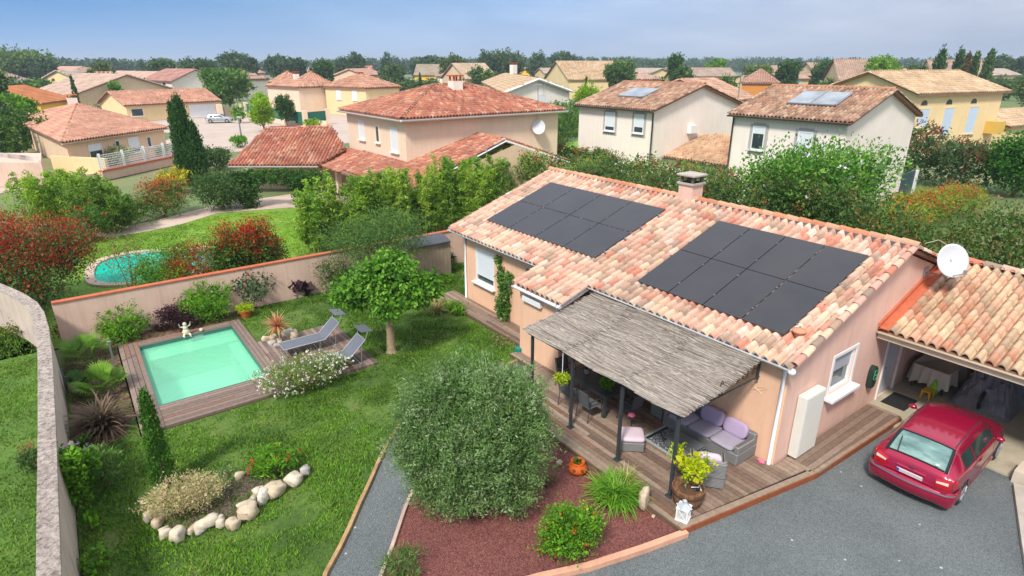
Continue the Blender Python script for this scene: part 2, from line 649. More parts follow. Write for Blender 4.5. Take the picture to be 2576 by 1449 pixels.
def crown(lobes, clusters, per, spread, size, pal, aspect=0.5, tip=None, tipf=0.0, tipz=0.5, shell=0.55, flat=0.0, updir=0.35, r=rng, core=0.8, cvar=0.16, cs_=1.8, jit=1.1):
    """leaf clumps around points spread through the lobes (cx, cy, cz, rx, ry, rz)"""
    vol = np.array([l[3] * l[4] * l[5] for l in lobes]) ** 0.67
    which = r.choice(len(lobes), clusters, p=vol / vol.sum())
    Lb = np.array(lobes)[which]
    d = unit(r.normal(0, 1, (clusters, 3)))
    rad = shell + (1 - shell) * r.uniform(0, 1, (clusters, 1)) ** 0.6
    rad *= r.uniform(0.86, jit, (clusters, 1))
    Cn = Lb[:, :3] + d * rad * Lb[:, 3:6]
    zmin = min(l[2] - l[5] for l in lobes)
    zmax = max(l[2] + l[5] for l in lobes)
    Cn[:, 2] = np.maximum(Cn[:, 2], zmin + 0.02)
    cc = pick(pal, clusters, r) * r.uniform(1 - cvar, 1 + cvar, (clusters, 1))
    if tip is not None:
        h = (Cn[:, 2] - zmin) / (zmax - zmin + 1e-6)
        isn = r.uniform(0, 1, clusters) < tipf * np.clip((h - tipz + 0.35) / 0.5, 0.05, 1.4) * np.clip(rad[:, 0] * 1.2 - 0.2, 0.1, 1)
        cc[isn] = pick(tip, isn.sum(), r) * r.uniform(0.8, 1.15, (isn.sum(), 1))
    P = Cn[:, None] + np.clip(r.normal(0, 1, (clusters, per, 3)), -1.6, 1.6) * spread * r.uniform(0.6, 1.3, (clusters, 1, 1))
    out = np.repeat(d[:, None], per, 1).reshape(-1, 3)
    cl = cc[:, None] * r.uniform(0.8, 1.22, (clusters, per, 1))
    P = P.reshape(-1, 3)
    cl = cl.reshape(-1, 3)
    P[:, 2] = np.maximum(P[:, 2], max(zmin - spread, 0.01) if zmin >= -0.2 else zmin)
    V = leaf_quads(P, size, aspect, updir, out, r)
    # the inner foliage: fewer, larger leaves that keep the crown from being see-through
    m = int(clusters * core)
    if m:
        w2 = r.choice(len(lobes), m, p=vol / vol.sum())
        L2 = np.array(lobes)[w2]
        P2 = L2[:, :3] + unit(r.normal(0, 1, (m, 3))) * (r.uniform(0, 1, (m, 1)) ** 0.5) * 0.8 * L2[:, 3:6]
        P2[:, 2] = np.maximum(P2[:, 2], zmin + 0.05)
        big = max(size * cs_, (0.1 if cs_ > 1.5 else 0) * np.mean([l[3] for l in lobes]))
        V = np.concatenate([V, leaf_quads(P2, big, min(0.8, aspect * 1.6), 0.0, None, r)])
        cl = np.concatenate([cl, pick(pal, m, r) * r.uniform(0.8, 1.1, (m, 1))])
    return V, cl

def leafmesh(name, V, cl, parent=None, mat=None, base=None):
    n = len(V) // 4
    Q = np.arange(n * 4).reshape(n, 4)
    return npmesh(name, V, Q, mat or M_LEAF, parent, np.repeat(cl, 4, 0), False, base)

def blades(c, n, length, width, droop, pal, spread=0.1, lift=(0.3, 1.4), seg=5, r=rng, tipcol=None):
    """arching strap leaves from a common base"""
    V, Q, Cc = [], [], []
    for i in range(n):
        a = r.uniform(0, 2 * math.pi)
        e = r.uniform(*lift)
        L = length * r.uniform(0.6, 1.1)
        w = width * r.uniform(0.7, 1.2)
        dx, dy = math.cos(a), math.sin(a)
        p = np.array([c[0] + r.normal(0, spread), c[1] + r.normal(0, spread), c[2]])
        col = pick(pal, 1, r)[0] * r.uniform(0.8, 1.2)
        b = len(V)
        ang = e
        for k in range(seg + 1):
            t = k / seg
            ww = w * (1 - t ** 2) * (0.6 + 0.8 * min(t * 3, 1)) * 0.5 + 0.001
            V += [p + np.array([-dy, dx, 0]) * ww, p - np.array([-dy, dx, 0]) * ww]
            cc = col if tipcol is None else col * (1 - t) + np.array(tipcol) * t
            Cc += [cc, cc]
            st = L / seg
            p = p + np.array([dx * math.cos(ang), dy * math.cos(ang), math.sin(ang)]) * st
            p[2] = max(p[2], c[2] * 0 + 0.02)
            ang -= droop * (0.5 + t) / seg * r.uniform(0.7, 1.3)
        for k in range(seg):
            Q.append((b + 2 * k, b + 2 * k + 1, b + 2 * k + 3, b + 2 * k + 2))
    return np.array(V), np.array(Q), np.array(Cc)

GREEN = [((0.075, 0.17, 0.03), 4), ((0.11, 0.23, 0.035), 3), ((0.05, 0.11, 0.025), 3), ((0.15, 0.28, 0.045), 1.3)]
DEEP = [((0.035, 0.09, 0.02), 4), ((0.055, 0.13, 0.03), 4), ((0.09, 0.19, 0.035), 1.5)]
LIME = [((0.26, 0.42, 0.03), 4), ((0.36, 0.48, 0.04), 2), ((0.16, 0.30, 0.03), 3)]
BRIGHT = [((0.14, 0.33, 0.03), 4), ((0.20, 0.40, 0.04), 3), ((0.08, 0.2, 0.025), 3)]
OLIVE = [((0.155, 0.265, 0.085), 4), ((0.225, 0.35, 0.13), 3), ((0.10, 0.19, 0.05), 3), ((0.33, 0.42, 0.22), 1.4)]
OLEA = [((0.13, 0.25, 0.06), 4), ((0.19, 0.31, 0.1), 2), ((0.07, 0.15, 0.035), 3)]
REDTIP = [((0.43, 0.035, 0.02), 4), ((0.50, 0.09, 0.03), 2), ((0.27, 0.03, 0.025), 2)]
RUST = [((0.33, 0.13, 0.04), 3), ((0.40, 0.09, 0.035), 2), ((0.26, 0.17, 0.05), 2)]
PURPLE = [((0.045, 0.02, 0.028), 4), ((0.08, 0.03, 0.035), 2)]
BLUEG = [((0.075, 0.145, 0.055), 4), ((0.105, 0.18, 0.06), 3), ((0.05, 0.10, 0.05), 3)]
MIDG = [((0.085, 0.16, 0.045), 4), ((0.12, 0.20, 0.05), 3), ((0.055, 0.115, 0.035), 3)]
BAMB = [((0.24, 0.38, 0.05), 4), ((0.15, 0.28, 0.04), 4), ((0.36, 0.48, 0.08), 1.8), ((0.08, 0.18, 0.03), 2)]
CYPR = [((0.03, 0.095, 0.02), 4), ((0.05, 0.13, 0.025), 3), ((0.08, 0.18, 0.03), 1)]

def blob_lobes(x, y, z0, z1, w, d=None, n=5, r=rng, squash=0.62):
    """a lumpy crown between heights z0 and z1, w wide and d deep"""
    d = d or w
    hh = (z1 - z0)
    out = [(x, y, z0 + hh * 0.5, w * 0.43, d * 0.43, hh * 0.49)]
    for i in range(n):
        a = 2 * math.pi * (i + r.uniform(-0.3, 0.3)) / n
        zz = z0 + hh * r.uniform(0.3, 0.78)
        q = r.uniform(0.22, 0.29)
        out.append((x + math.cos(a) * w * 0.27, y + math.sin(a) * d * 0.27, zz, w * q, d * q, hh * r.uniform(0.18, 0.26)))
    return out

def bush(name, label, cat, x, y, w, h, pal, n=300, per=14, size=0.09, aspect=0.5, z0=0.0, d=None, tip=None, tipf=0.0, tipz=0.5, group=None, flowers=None, spread=None, lob=5, stems=True, updir=0.35, shell=0.5, cvar=0.16, core=0.8):
    o = thing(name, label, cat, (x, y, z0), group)
    r = np.random.default_rng(int(abs(x * 131 + y * 977) * 10) % 99991)
    L = blob_lobes(x, y, z0 + 0.02, z0 + h, w, d, lob, r)
    sp = spread or max(w, h) * 0.055
    V, cl = crown(L, n, per, sp, size, pal, aspect, tip, tipf, tipz, shell, updir=updir, r=r, cvar=cvar, core=core)
    leafmesh('foliage', V, cl, o)
    if stems:
        m = MB()
        for k in range(5):
            a = k * 1.26
            m.tube([(x + 0.04 * math.cos(a), y + 0.04 * math.sin(a), z0 - 0.02), (x + w * 0.12 * math.cos(a), y + w * 0.12 * math.sin(a), z0 + h * 0.4), (x + w * 0.25 * math.cos(a), y + w * 0.25 * math.sin(a), z0 + h * 0.75)], [0.02 + 0.008 * h, 0.016, 0.006], 5)
        m.build('stem', M_BARK, o)
    if flowers:
        fp, fn, fs = flowers
        V, cl = crown(L, fn, 5, fs * 0.5, fs, fp, 0.9, shell=0.95, updir=0.3, r=r, core=0)
        fo = leafmesh('flower', V, cl, o, M_FLOWER)
        if fn > 90: fo['kind'] = 'stuff'
    return o

def bushp(name, label, cat, u, vb, wpx, vt, pal, **k):
    """same, from where it stands in the picture: centre column, foot, width and top"""
    z0 = k.get('z0', 0.0)
    p = G(u, vb, z0)
    D = dist(p[0], p[1], z0)
    w = wpx * D / F
    f = unit(np.array([p[0], p[1], 0.0]))
    x, y = p[0] + f[0] * w * 0.25, p[1] + f[1] * w * 0.25
    h = hz(x, y, vt) - z0
    return bush(name, label, cat, x, y, w, max(h, 0.15), pal, **k)

def tree(name, label, cat, x, y, h, w, pal, trunk=0.35, n=420, per=16, size=0.16, aspect=0.5, group=None, d=None, tip=None, tipf=0.0, tipz=0.5, z0=0.0, bark=None, flowers=None, lob=6, spread=None, tr=None, updir=0.35, shell=0.5, cvar=0.16, jit=1.1):
    """trunk with limbs and a clumped crown; trunk = share of the height below the crown"""
    o = thing(name, label, cat, (x, y, z0), group)
    r = np.random.default_rng(int(abs(x * 71 + y * 333) * 10) % 99991)
    zc = z0 + h * trunk
    L = blob_lobes(x, y, zc, z0 + h, w, d, lob, r)
    sp = spread or max(w, h) * 0.045
    V, cl = crown(L, n, per, sp, size, pal, aspect, tip, tipf, tipz, shell, updir=updir, r=r, cvar=cvar, jit=jit)
    leafmesh('crown', V, cl, o)
    tr = tr or 0.018 * h + 0.04
    m = MB()
    m.tube([(x, y, z0 - 0.1), (x + 0.02 * h * 0.3, y, z0 + h * trunk * 0.5), (x, y, zc), (x - 0.01 * h, y + 0.01 * h, zc + (h - h * trunk) * 0.5)], [tr * 1.35, tr, tr * 0.9, tr * 0.35], 8)
    for k in range(7):
        a = k * 0.9 + r.uniform(0, 0.5)
        q = w * r.uniform(0.22, 0.38)
        zt = zc + (h - h * trunk) * r.uniform(0.35, 0.8)
        m.tube([(x, y, zc - 0.1 * h * trunk), (x + math.cos(a) * q * 0.45, y + math.sin(a) * q * 0.45, (zc + zt) / 2 + 0.03 * h), (x + math.cos(a) * q, y + math.sin(a) * q, zt)], [tr * 0.6, tr * 0.35, tr * 0.1], 6)
    m.build('trunk', bark or M_BARK, o, smooth=True)
    if flowers:
        fp, fn, fs = flowers
        V, cl = crown(L, fn, 5, fs * 0.6, fs, fp, 0.9, shell=0.95, updir=0.3, r=r, core=0)
        fo = leafmesh('flower', V, cl, o, M_FLOWER)
        if fn > 90: fo['kind'] = 'stuff'
    return o

# ================================================================== SETTING
def sheet(name, poly, z, mat):
    m = MB()
    m.add([(x, y, z) for x, y in poly], [tuple(range(len(poly)))])
    o = m.build(name, mat)
    if o.data.polygons[0].normal.z < 0:
        o.data.flip_normals()
    return setp(o, kind='structure')

def groundmat():
    m, n, b = newmat('meadow_ground')
    f = noise(n, 0.02, 6, 0.6)
    f2 = noise(n, 0.25, 5, 0.7)
    c = rampn(n, f, [(0.35, (0.09, 0.15, 0.04)), (0.5, (0.15, 0.2, 0.07)), (0.62, (0.30, 0.24, 0.13)), (0.75, (0.13, 0.18, 0.05))])
    c = mixc(n, 0.5, c, rampn(n, f2, [(0.3, (0.5, 0.5, 0.5)), (0.7, (1.1, 1.1, 1.0))]), 'MULTIPLY')
    n.links.new(c, b.inputs['Base Color'])
    b.inputs['Roughness'].default_value = 0.95
    return m

def lawnmat(name, stops, s1=0.7, s2=9, fine=60):
    m, n, b = newmat(name)
    f = noise(n, s1, 5, 0.65)
    c = rampn(n, f, stops)
    f2 = noise(n, s2, 6, 0.75)
    c = mixc(n, 0.75, c, rampn(n, f2, [(0.3, (0.45, 0.5, 0.4)), (0.55, (1, 1, 1)), (0.75, (1.35, 1.3, 1.0))]), 'MULTIPLY')
    f3 = noise(n, fine, 4, 0.8)
    c = mixc(n, 0.6, c, rampn(n, f3, [(0.3, (0.5, 0.55, 0.4)), (0.7, (1.3, 1.3, 1.1))]), 'MULTIPLY')
    n.links.new(c, b.inputs['Base Color'])
    b.inputs['Roughness'].default_value = 0.9
    bump(n, b, f3, 0.7, 0.05)
    return m

def gravelmat(name, base, lo, hi, scale=30, speck=None):
    m, n, b = newmat(name)
    tc = n.nodes.new('ShaderNodeTexCoord')
    v = n.nodes.new('ShaderNodeTexVoronoi')
    v.inputs['Scale'].default_value = scale
    n.links.new(tc.outputs['Object'], v.inputs['Vector'])
    c = rampn(n, v.outputs['Color'], [(0.15, lo), (0.5, base), (0.9, hi)])
    big = noise(n, 0.5, 5, 0.6)
    c = mixc(n, 0.55, c, rampn(n, big, [(0.3, (0.66, 0.67, 0.70)), (0.52, (1.0, 1.0, 0.98)), (0.7, (1.18, 1.17, 1.14))]), 'MULTIPLY')
    f = noise(n, scale * 2.2, 3, 0.8)
    c = mixc(n, 0.5, c, rampn(n, f, [(0.35, (0.5, 0.5, 0.5)), (0.65, (1.3, 1.3, 1.3))]), 'MULTIPLY')
    if speck:
        v2 = n.nodes.new('ShaderNodeTexVoronoi')
        v2.inputs['Scale'].default_value = 1.9
        n.links.new(tc.outputs['Object'], v2.inputs['Vector'])
        mk = rampn(n, v2.outputs['Distance'], [(0.05, (1, 1, 1)), (0.065, (0, 0, 0))])
        c = mixc(n, mk, c, speck)
    n.links.new(c, b.inputs['Base Color'])
    b.inputs['Roughness'].default_value = 0.9
    bump(n, b, v.outputs['Distance'], 0.8, 0.02)
    return m

M_LAWN = lawnmat('lawn_grass', [(0.32, (0.055, 0.115, 0.016)), (0.45, (0.08, 0.155, 0.02)), (0.56, (0.125, 0.21, 0.03)), (0.68, (0.17, 0.20, 0.06))])
M_LAWN2 = lawnmat('outer_lawn_grass', [(0.3, (0.08, 0.17, 0.025)), (0.55, (0.13, 0.25, 0.035)), (0.75, (0.20, 0.26, 0.05))])
M_LAWN3 = lawnmat('bright_lawn_grass', [(0.3, (0.16, 0.30, 0.025)), (0.6, (0.21, 0.36, 0.035)), (0.8, (0.25, 0.37, 0.06))], s2=3, fine=25)
M_GRAVEL = gravelmat('grey_gravel', (0.145, 0.165, 0.168), (0.10, 0.118, 0.122), (0.215, 0.232, 0.23), 55, (0.5, 0.48, 0.42))
M_MULCH = gravelmat('red_lava_gravel', (0.19, 0.06, 0.05), (0.105, 0.03, 0.026), (0.29, 0.11, 0.09), 42)
M_PAVE = plain('pale_pink_paving', (0.52, 0.42, 0.35), 0.9, 0.14, 0.4, bmp=0.2)
M_ROAD = plain('sunbleached_road', (0.46, 0.38, 0.33), 0.9, 0.12, 0.3)

sheet('ground', [(-4000, -300), (6000, -300), (6000, 6000), (-4000, 6000)], -0.06, groundmat())
sheet('gravel_driveway', [(-1.5, -8), (17.15, -8), (17.15, 5.3), (12.9, 6.2), (12.7, 16), (-1.5, 16)], 0.0, M_GRAVEL)
EDGE = [(0.8, 6.5), (1.7, 8.4), (2.43, 9.57), (2.9, 10.05), (3.32, 10.52), (3.8, 11.1), (4.27, 11.63), (4.7, 12.15), (5.09, 12.6), (5.6, 13.1), (6.07, 13.53), (7.0, 14.1), (8.2, 14.5), (9.6, 14.6), (11.75, 14.6)]
LAWN = [(-1.5, 4.5)] + [(0.2, 5.2)] + EDGE + [(11.75, 21.6), (12.2, 21.7), (12.7, 20.6), (16, 20.6), (16, 25.0), (-1.5, 25.0)]
sheet('lawn', LAWN, 0.03, M_LAWN)
MUL = [(9.2, 6.0), (6.77, 6.58), (5.82, 6.95), (4.4, 7.4), (2.6, 8.1), (3.2, 8.75), (3.75, 9.35), (4.52, 10.26), (5.6, 11.4), (7.0, 12.5), (9.2, 13.0)]
sheet('red_gravel_bed', MUL, 0.035, M_MULCH)
sheet('outer_lawn', [(-30, 2), (-1.75, 2), (-1.75, 24.0), (-2.6, 27.3), (-3.2, 29.4), (-3.8, 31), (-30, 31)], 0.0, M_LAWN2)
sheet('neighbour_lawn', [(-6, 25.3), (60, 25.3), (60, 62), (14, 44), (7.5, 44.5), (2, 42.5), (-1, 44), (-7, 44)], 0.0, M_LAWN3)
sheet('terrace_paving', [(1.2, 41.2), (4.8, 42.2), (7.5, 44.2), (12.0, 43.0), (14.0, 41.6), (30, 43), (30, 47), (16, 48), (8, 47), (4, 44.6), (0, 42.8)], 0.012, M_PAVE)
sheet('street', [(-12, 55), (6, 72), (16, 76), (60, 76), (60, 150), (-2, 150), (14, 100), (8, 86), (-3, 70), (-22, 60)], -0.03, M_ROAD)
sheet('side_road', [(34, 3), (80, 16), (130, 30), (130, 24), (60, 8), (34, -3)], 0.0, plain('side_asphalt', (0.3, 0.3, 0.3), 0.9, 0.12, 0.5))

def ribbon(name, pts, w, z0, z1, mat, label, cat, group=None):
    pts = [np.array(p, float) for p in pts]
    V, Q = [], []
    for i, p in enumerate(pts):
        d = pts[min(i + 1, len(pts) - 1)] - pts[max(i - 1, 0)]
        d /= np.linalg.norm(d)
        s = np.array([-d[1], d[0]]) * w / 2
        for q, z in ((p + s, z0), (p + s, z1), (p - s, z1), (p - s, z0)):
            V.append((q[0], q[1], z))
    for i in range(len(pts) - 1):
        for k in range(3):
            Q.append((i * 4 + k, i * 4 + k + 1, i * 4 + 4 + k + 1, i * 4 + 4 + k))
    Q.append((0, 1, 2, 3))
    Q.append((len(V) - 4, len(V) - 3, len(V) - 2, len(V) - 1))
    o = npmesh(name, V, Q, mat)
    bevel(o, 0.008, 2)
    return setp(o, label, cat, group)

M_EDGW = plain('edging_timber', (0.36, 0.24, 0.14), 0.9, 0.35, 4, bmp=0.3)
M_KERB = plain('salmon_kerb', (0.56, 0.33, 0.24), 0.85, 0.15, 3, bmp=0.2)
ribbon('lawn_edging', EDGE, 0.09, 0, 0.10, M_EDGW, 'curved timber edging between the lawn and the gravel path', 'edging')
ribbon('garden_kerb', [(9.12, 6.0), (8.0, 6.25), (6.77, 6.58), (5.82, 6.95), (4.4, 7.4), (2.6, 8.1)], 0.14, 0, 0.13, M_KERB, 'salmon concrete kerb between the red gravel bed and the driveway', 'kerb')
ribbon('garden_kerb', [(2.6, 8.1), (3.2, 8.75), (3.75, 9.35), (4.52, 10.26), (5.6, 11.4), (7.0, 12.5)], 0.08, 0, 0.11, plain('pale_kerb', (0.5, 0.38, 0.32), 0.85, 0.2, 3), 'thin pale kerb between the gravel path and the red gravel bed', 'kerb')
ribbon('concrete_kerb', [(11.9, 0.28), (13.3, 0.80), (14.7, 1.30), (16.9, 2.05)], 0.6, 0, 0.1, M_CONC, 'broad concrete kerb at the right rim of the driveway', 'kerb')

# ------------------------------------------------------------------ grass tufts on the lawns
def vnoise(x, y, cell, seed=3):
    """smooth value noise in about -1..1"""
    rr = np.random.default_rng(seed)
    T = rr.uniform(-1, 1, (256, 256))
    fx, fy = x / cell, y / cell
    i, j = np.floor(fx).astype(int), np.floor(fy).astype(int)
    a, b = fx - i, fy - j
    a, b = a * a * (3 - 2 * a), b * b * (3 - 2 * b)
    g = lambda p, q: T[p % 256, q % 256]
    return (g(i, j) * (1 - a) + g(i + 1, j) * a) * (1 - b) + (g(i, j + 1) * (1 - a) + g(i + 1, j + 1) * a) * b

def tufts(name, poly, n, h, pal, z, excl=(), w=0.012, near=None, r=np.random.default_rng(5)):
    P = np.array(poly)
    x = r.uniform(P[:, 0].min(), P[:, 0].max(), n * 2)
    y = r.uniform(P[:, 1].min(), P[:, 1].max(), n * 2)
    ok = inside(x, y, poly)
    for e in excl:
        ok &= ~inside(x, y, e)
    # patchy growth
    g = vnoise(x, y, 0.9) + 0.8 * vnoise(x + 31, y, 0.33)
    ok &= (g + r.normal(0, 0.5, len(x))) > -0.35
    x, y, g = x[ok][:n], y[ok][:n], g[ok][:n]
    n = len(x)
    a = r.uniform(0, 2 * math.pi, n)
    hh = h * r.uniform(0.5, 1.3, n) * (1 + 0.25 * np.clip(g, -1, 2))
    lean = r.uniform(0.3, 1.0, n) * hh
    ww = w * r.uniform(0.7, 1.6, n)
    a2 = a + r.uniform(1, 2, n)
    B = np.stack([x, y, np.full(n, z)], 1)
    s = np.stack([np.cos(a2), np.sin(a2), np.zeros(n)], 1) * ww[:, None]
    T = B + np.stack([np.cos(a) * lean, np.sin(a) * lean, hh], 1)
    V = np.stack([B - s, B + s, T], 1).reshape(-1, 3)
    Q = np.arange(n * 3).reshape(n, 3)
    patch = 1 + 0.34 * np.clip(vnoise(x + 9, y + 4, 1.7, 8) + 0.6 * vnoise(x, y, 0.5, 9), -1, 1)
    cl = pick(pal, n, r) * r.uniform(0.75, 1.25, (n, 1)) * patch[:, None]
    o = npmesh(name, V, Q, M_LEAF, None, np.repeat(cl, 3, 0))
    return o

POOLDECK = [(0.0, 17.1), (7.1, 17.1), (7.1, 21.35), (4.2, 21.35), (4.2, 24.0), (0.0, 24.0)]
GR = [((0.095, 0.215, 0.018), 5), ((0.14, 0.29, 0.026), 4), ((0.045, 0.105, 0.014), 3), ((0.22, 0.33, 0.045), 1.3)]
setp(tufts('lawn_grass', LAWN, 210000, 0.055, GR, 0.03, [POOLDECK]), 'thick green grass of the garden lawn around the pool', 'grass', kind='stuff')
GR2 = [((0.10, 0.21, 0.025), 5), ((0.15, 0.29, 0.035), 4), ((0.07, 0.15, 0.02), 3), ((0.24, 0.32, 0.06), 1)]
setp(tufts('outer_grass', [(-9, 8), (-1.8, 8), (-1.8, 24.0), (-2.6, 27.3), (-3.6, 30), (-9, 30)], 70000, 0.06, GR2, 0.0), 'mown grass outside the boundary wall at the left edge', 'grass', kind='stuff')
GR3 = [((0.18, 0.33, 0.025), 5), ((0.22, 0.38, 0.035), 4), ((0.14, 0.26, 0.02), 3)]
setp(tufts('neighbour_grass', [(-4, 26), (18, 26), (18, 40), (14, 41.2), (7.5, 43.5), (3, 41.5), (-4, 42)], 60000, 0.05, GR3, 0.0, [[(-3.5, 26), (8, 26), (8, 37), (-3.5, 37)]], w=0.02), 'smooth bright grass of the garden behind the back wall', 'grass', kind='stuff')

# ================================================================== POOL AND DECKS
def planks(rects, w=0.14, gap=0.013, z0=0.03, z1=0.12, along='y', pal=None, seed=3, maxlen=3.2):
    r = np.random.default_rng(seed)
    m = MB()
    pal = pal or [((0.20, 0.145, 0.12), 4), ((0.235, 0.175, 0.145), 3), ((0.165, 0.12, 0.10), 3), ((0.27, 0.20, 0.17), 1), ((0.22, 0.13, 0.095), 0.8)]
    for (x0, x1, y0, y1) in rects:
        a0, a1, b0, b1 = (x0, x1, y0, y1) if along == 'y' else (y0, y1, x0, x1)
        k = max(1, int(round((a1 - a0) / w)))
        ww = (a1 - a0) / k
        for i in range(k):
            p = b0
            first = True
            while p < b1 - 0.01:
                L = r.uniform(1.2, maxlen) if first else maxlen * r.uniform(0.7, 1.1)
                first = False
                q = min(b1, p + L)
                if b1 - q < 0.5:
                    q = b1
                m.col = tuple(pick(pal, 1, r)[0] * r.uniform(0.8, 1.2))
                dz = r.normal(0, 0.0015)
                if along == 'y':
                    m.box(a0 + i * ww + gap / 2, a0 + (i + 1) * ww - gap / 2, p + 0.002, q - 0.002, z0, z1 + dz)
                else:
                    m.box(p + 0.002, q - 0.002, a0 + i * ww + gap / 2, a0 + (i + 1) * ww - gap / 2, z0, z1 + dz)
                p = q
    return m

def addm(a, b):
    off = len(a.v)
    a.v += b.v
    a.f += [tuple(off + i for i in f) for f in b.f]
    a.c += b.c
    return a

pool = thing('swimming_pool', 'rectangular pool of pale green water set in a wooden deck', 'swimming pool', (2.2, 21.0, 0))
# world corners of the basin
BP = [(0.72, 18.5), (3.68, 18.62), (3.76, 23.36), (0.66, 23.38)]
d = planks([(0.06, 0.66, 17.2, 23.9), (3.76, 4.16, 18.5, 23.9)], z1=0.12, along='y', seed=4)
d2 = planks([(0.66, 3.76, 23.36, 23.9), (0.66, 4.16, 17.2, 18.5)], z1=0.12, along='x', seed=5)
addm(d, d2)
d.build('deck_frame', M_WOOD, pool)
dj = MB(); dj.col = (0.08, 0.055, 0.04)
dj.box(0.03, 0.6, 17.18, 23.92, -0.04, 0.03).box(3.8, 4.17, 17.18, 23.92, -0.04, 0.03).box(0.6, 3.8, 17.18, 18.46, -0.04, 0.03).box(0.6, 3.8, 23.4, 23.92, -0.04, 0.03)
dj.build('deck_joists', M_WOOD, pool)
m, n, b = newmat('pool_liner')
b.inputs['Base Color'].default_value = (0.50, 0.80, 0.62, 1)
b.inputs['Roughness'].default_value = 0.6
M_LINER = m
bs = MB()
x0, x1, y0, y1 = 0.66, 3.76, 18.5, 23.36
bs.quad((x0, y0, -1.1), (x1, y0, -1.1), (x1, y1, -1.1), (x0, y1, -1.1))
bs.quad((x0, y0, -1.1), (x0, y1, -1.1), (x0, y1, 0.115), (x0, y0, 0.115)).quad((x1, y0, -1.1), (x1, y0, 0.115), (x1, y1, 0.115), (x1, y1, -1.1))
bs.quad((x0, y0, -1.1), (x0, y0, 0.115), (x1, y0, 0.115), (x1, y0, -1.1)).quad((x0, y1, -1.1), (x1, y1, -1.1), (x1, y1, 0.115), (x0, y1, 0.115))
bs.box(x0 + 0.01, x1 - 0.01, y1 - 0.85, y1 - 0.01, -1.09, -0.14)
bs.box(x1 - 0.38, x1 - 0.01, y0 + 0.01, y1 - 0.87, -1.09, -0.2)
bs.build('basin', M_LINER, pool)
rm = MB()
for (a, bb, c, dd) in ((x0 - 0.012, x0 + 0.02, y0, y1), (x1 - 0.02, x1 + 0.012, y0, y1)):
    rm.box(a, bb, c, dd, -0.03, 0.128)
rm.box(x0 + 0.021, x1 - 0.021, y1 - 0.02, y1 + 0.012, -0.03, 0.128).box(x0 + 0.021, x1 - 0.021, y0 - 0.012, y0 + 0.02, 0.10, 0.128)
rm.build('rim', plain('dark_green_rim', (0.05, 0.13, 0.11), 0.4, 0.1, 5), pool)
m, n, b = newmat('pool_water')
gl = n.nodes.new('ShaderNodeBsdfGlossy'); gl.inputs['Roughness'].default_value = 0.03
tr = n.nodes.new('ShaderNodeBsdfTransparent'); tr.inputs['Color'].default_value = (0.66, 0.97, 0.84, 1)
df = n.nodes.new('ShaderNodeBsdfDiffuse'); df.inputs['Color'].default_value = (0.29, 0.74, 0.52, 1)
fr = n.nodes.new('ShaderNodeFresnel'); fr.inputs['IOR'].default_value = 1.33
mx0 = n.nodes.new('ShaderNodeMixShader'); mx0.inputs[0].default_value = 0.4
mx = n.nodes.new('ShaderNodeMixShader')
bp = n.nodes.new('ShaderNodeBump'); bp.inputs['Strength'].default_value = 0.35; bp.inputs['Distance'].default_value = 0.05
n.links.new(noise(n, 3.5, 3, 0.6), bp.inputs['Height'])
for x in (gl, fr, df):
    n.links.new(bp.outputs[0], x.inputs['Normal'])
n.links.new(tr.outputs[0], mx0.inputs[1]); n.links.new(df.outputs[0], mx0.inputs[2])
n.links.new(fr.outputs[0], mx.inputs[0]); n.links.new(mx0.outputs[0], mx.inputs[1]); n.links.new(gl.outputs[0], mx.inputs[2])
n.links.new(mx.outputs[0], n.nodes['Material Output'].inputs['Surface'])
wt = MB(); wt.quad((x0, y0, 0.0), (x1, y0, 0.0), (x1, y1, 0.0), (x0, y1, 0.0))
wt.build('water', m, pool)
sk = MB(); sk.box(2.35, 2.75, y1 - 0.03, y1 - 0.004, -0.12, 0.06)
sk.build('skimmer', M_GREYMETAL, pool)
# cut the lawn, gravel and ground sheets open over the basin

def cut(o, boxes):
    mb = MB()
    for b_ in boxes:
        mb.box(*b_)
    c = mb.build('cutter', M_WHITE)
    md = o.modifiers.new('cut', 'BOOLEAN')
    md.operation = 'DIFFERENCE'
    md.solver = 'EXACT'
    md.object = c
    dg = bpy.context.evaluated_depsgraph_get()
    me = bpy.data.meshes.new_from_object(o.evaluated_get(dg))
    o.modifiers.remove(md)
    o.data = me
    bpy.data.objects.remove(c)
    return o

def holed(name, outer, hole, z, mat):
    """flat sheet with a rectangular hole"""
    bpy.data.objects.remove(bpy.data.objects[name])
    hx0, hx1, hy0, hy1 = hole
    import bmesh
    bm = bmesh.new()
    vs = [bm.verts.new((x, y, z)) for x, y in outer]
    hs = [bm.verts.new(p) for p in ((hx0, hy0, z), (hx1, hy0, z), (hx1, hy1, z), (hx0, hy1, z))]
    es = [bm.edges.new((vs[i], vs[(i + 1) % len(vs)])) for i in range(len(vs))]
    es += [bm.edges.new((hs[i], hs[(i + 1) % 4])) for i in range(4)]
    bmesh.ops.triangle_fill(bm, use_beauty=True, use_dissolve=False, edges=es, normal=(0, 0, 1))
    me = bpy.data.meshes.new(name)
    bm.normal_update()
    for f in bm.faces:
        if f.normal.z < 0:
            f.normal_flip()
    bm.to_mesh(me)
    bm.free()
    me.materials.append(mat)
    o = bpy.data.objects.new(name, me)
    C.objects.link(o)
    return setp(o, kind='structure')

HOLE = (0.64, 3.78, 18.48, 23.38)
gm = bpy.data.objects['ground'].data.materials[0]
holed('ground', [(-4000, -300), (6000, -300), (6000, 6000), (-4000, 6000)], HOLE, -0.06, gm)
holed('lawn', LAWN, HOLE, 0.03, M_LAWN)

ld = planks([(4.17, 7.05, 17.22, 21.3)], z1=0.12, along='y', seed=9)
o = ld.build('lounge_deck', M_WOOD)
setp(o, 'small weathered wooden deck carrying the grey loungers beside the pool', 'deck')

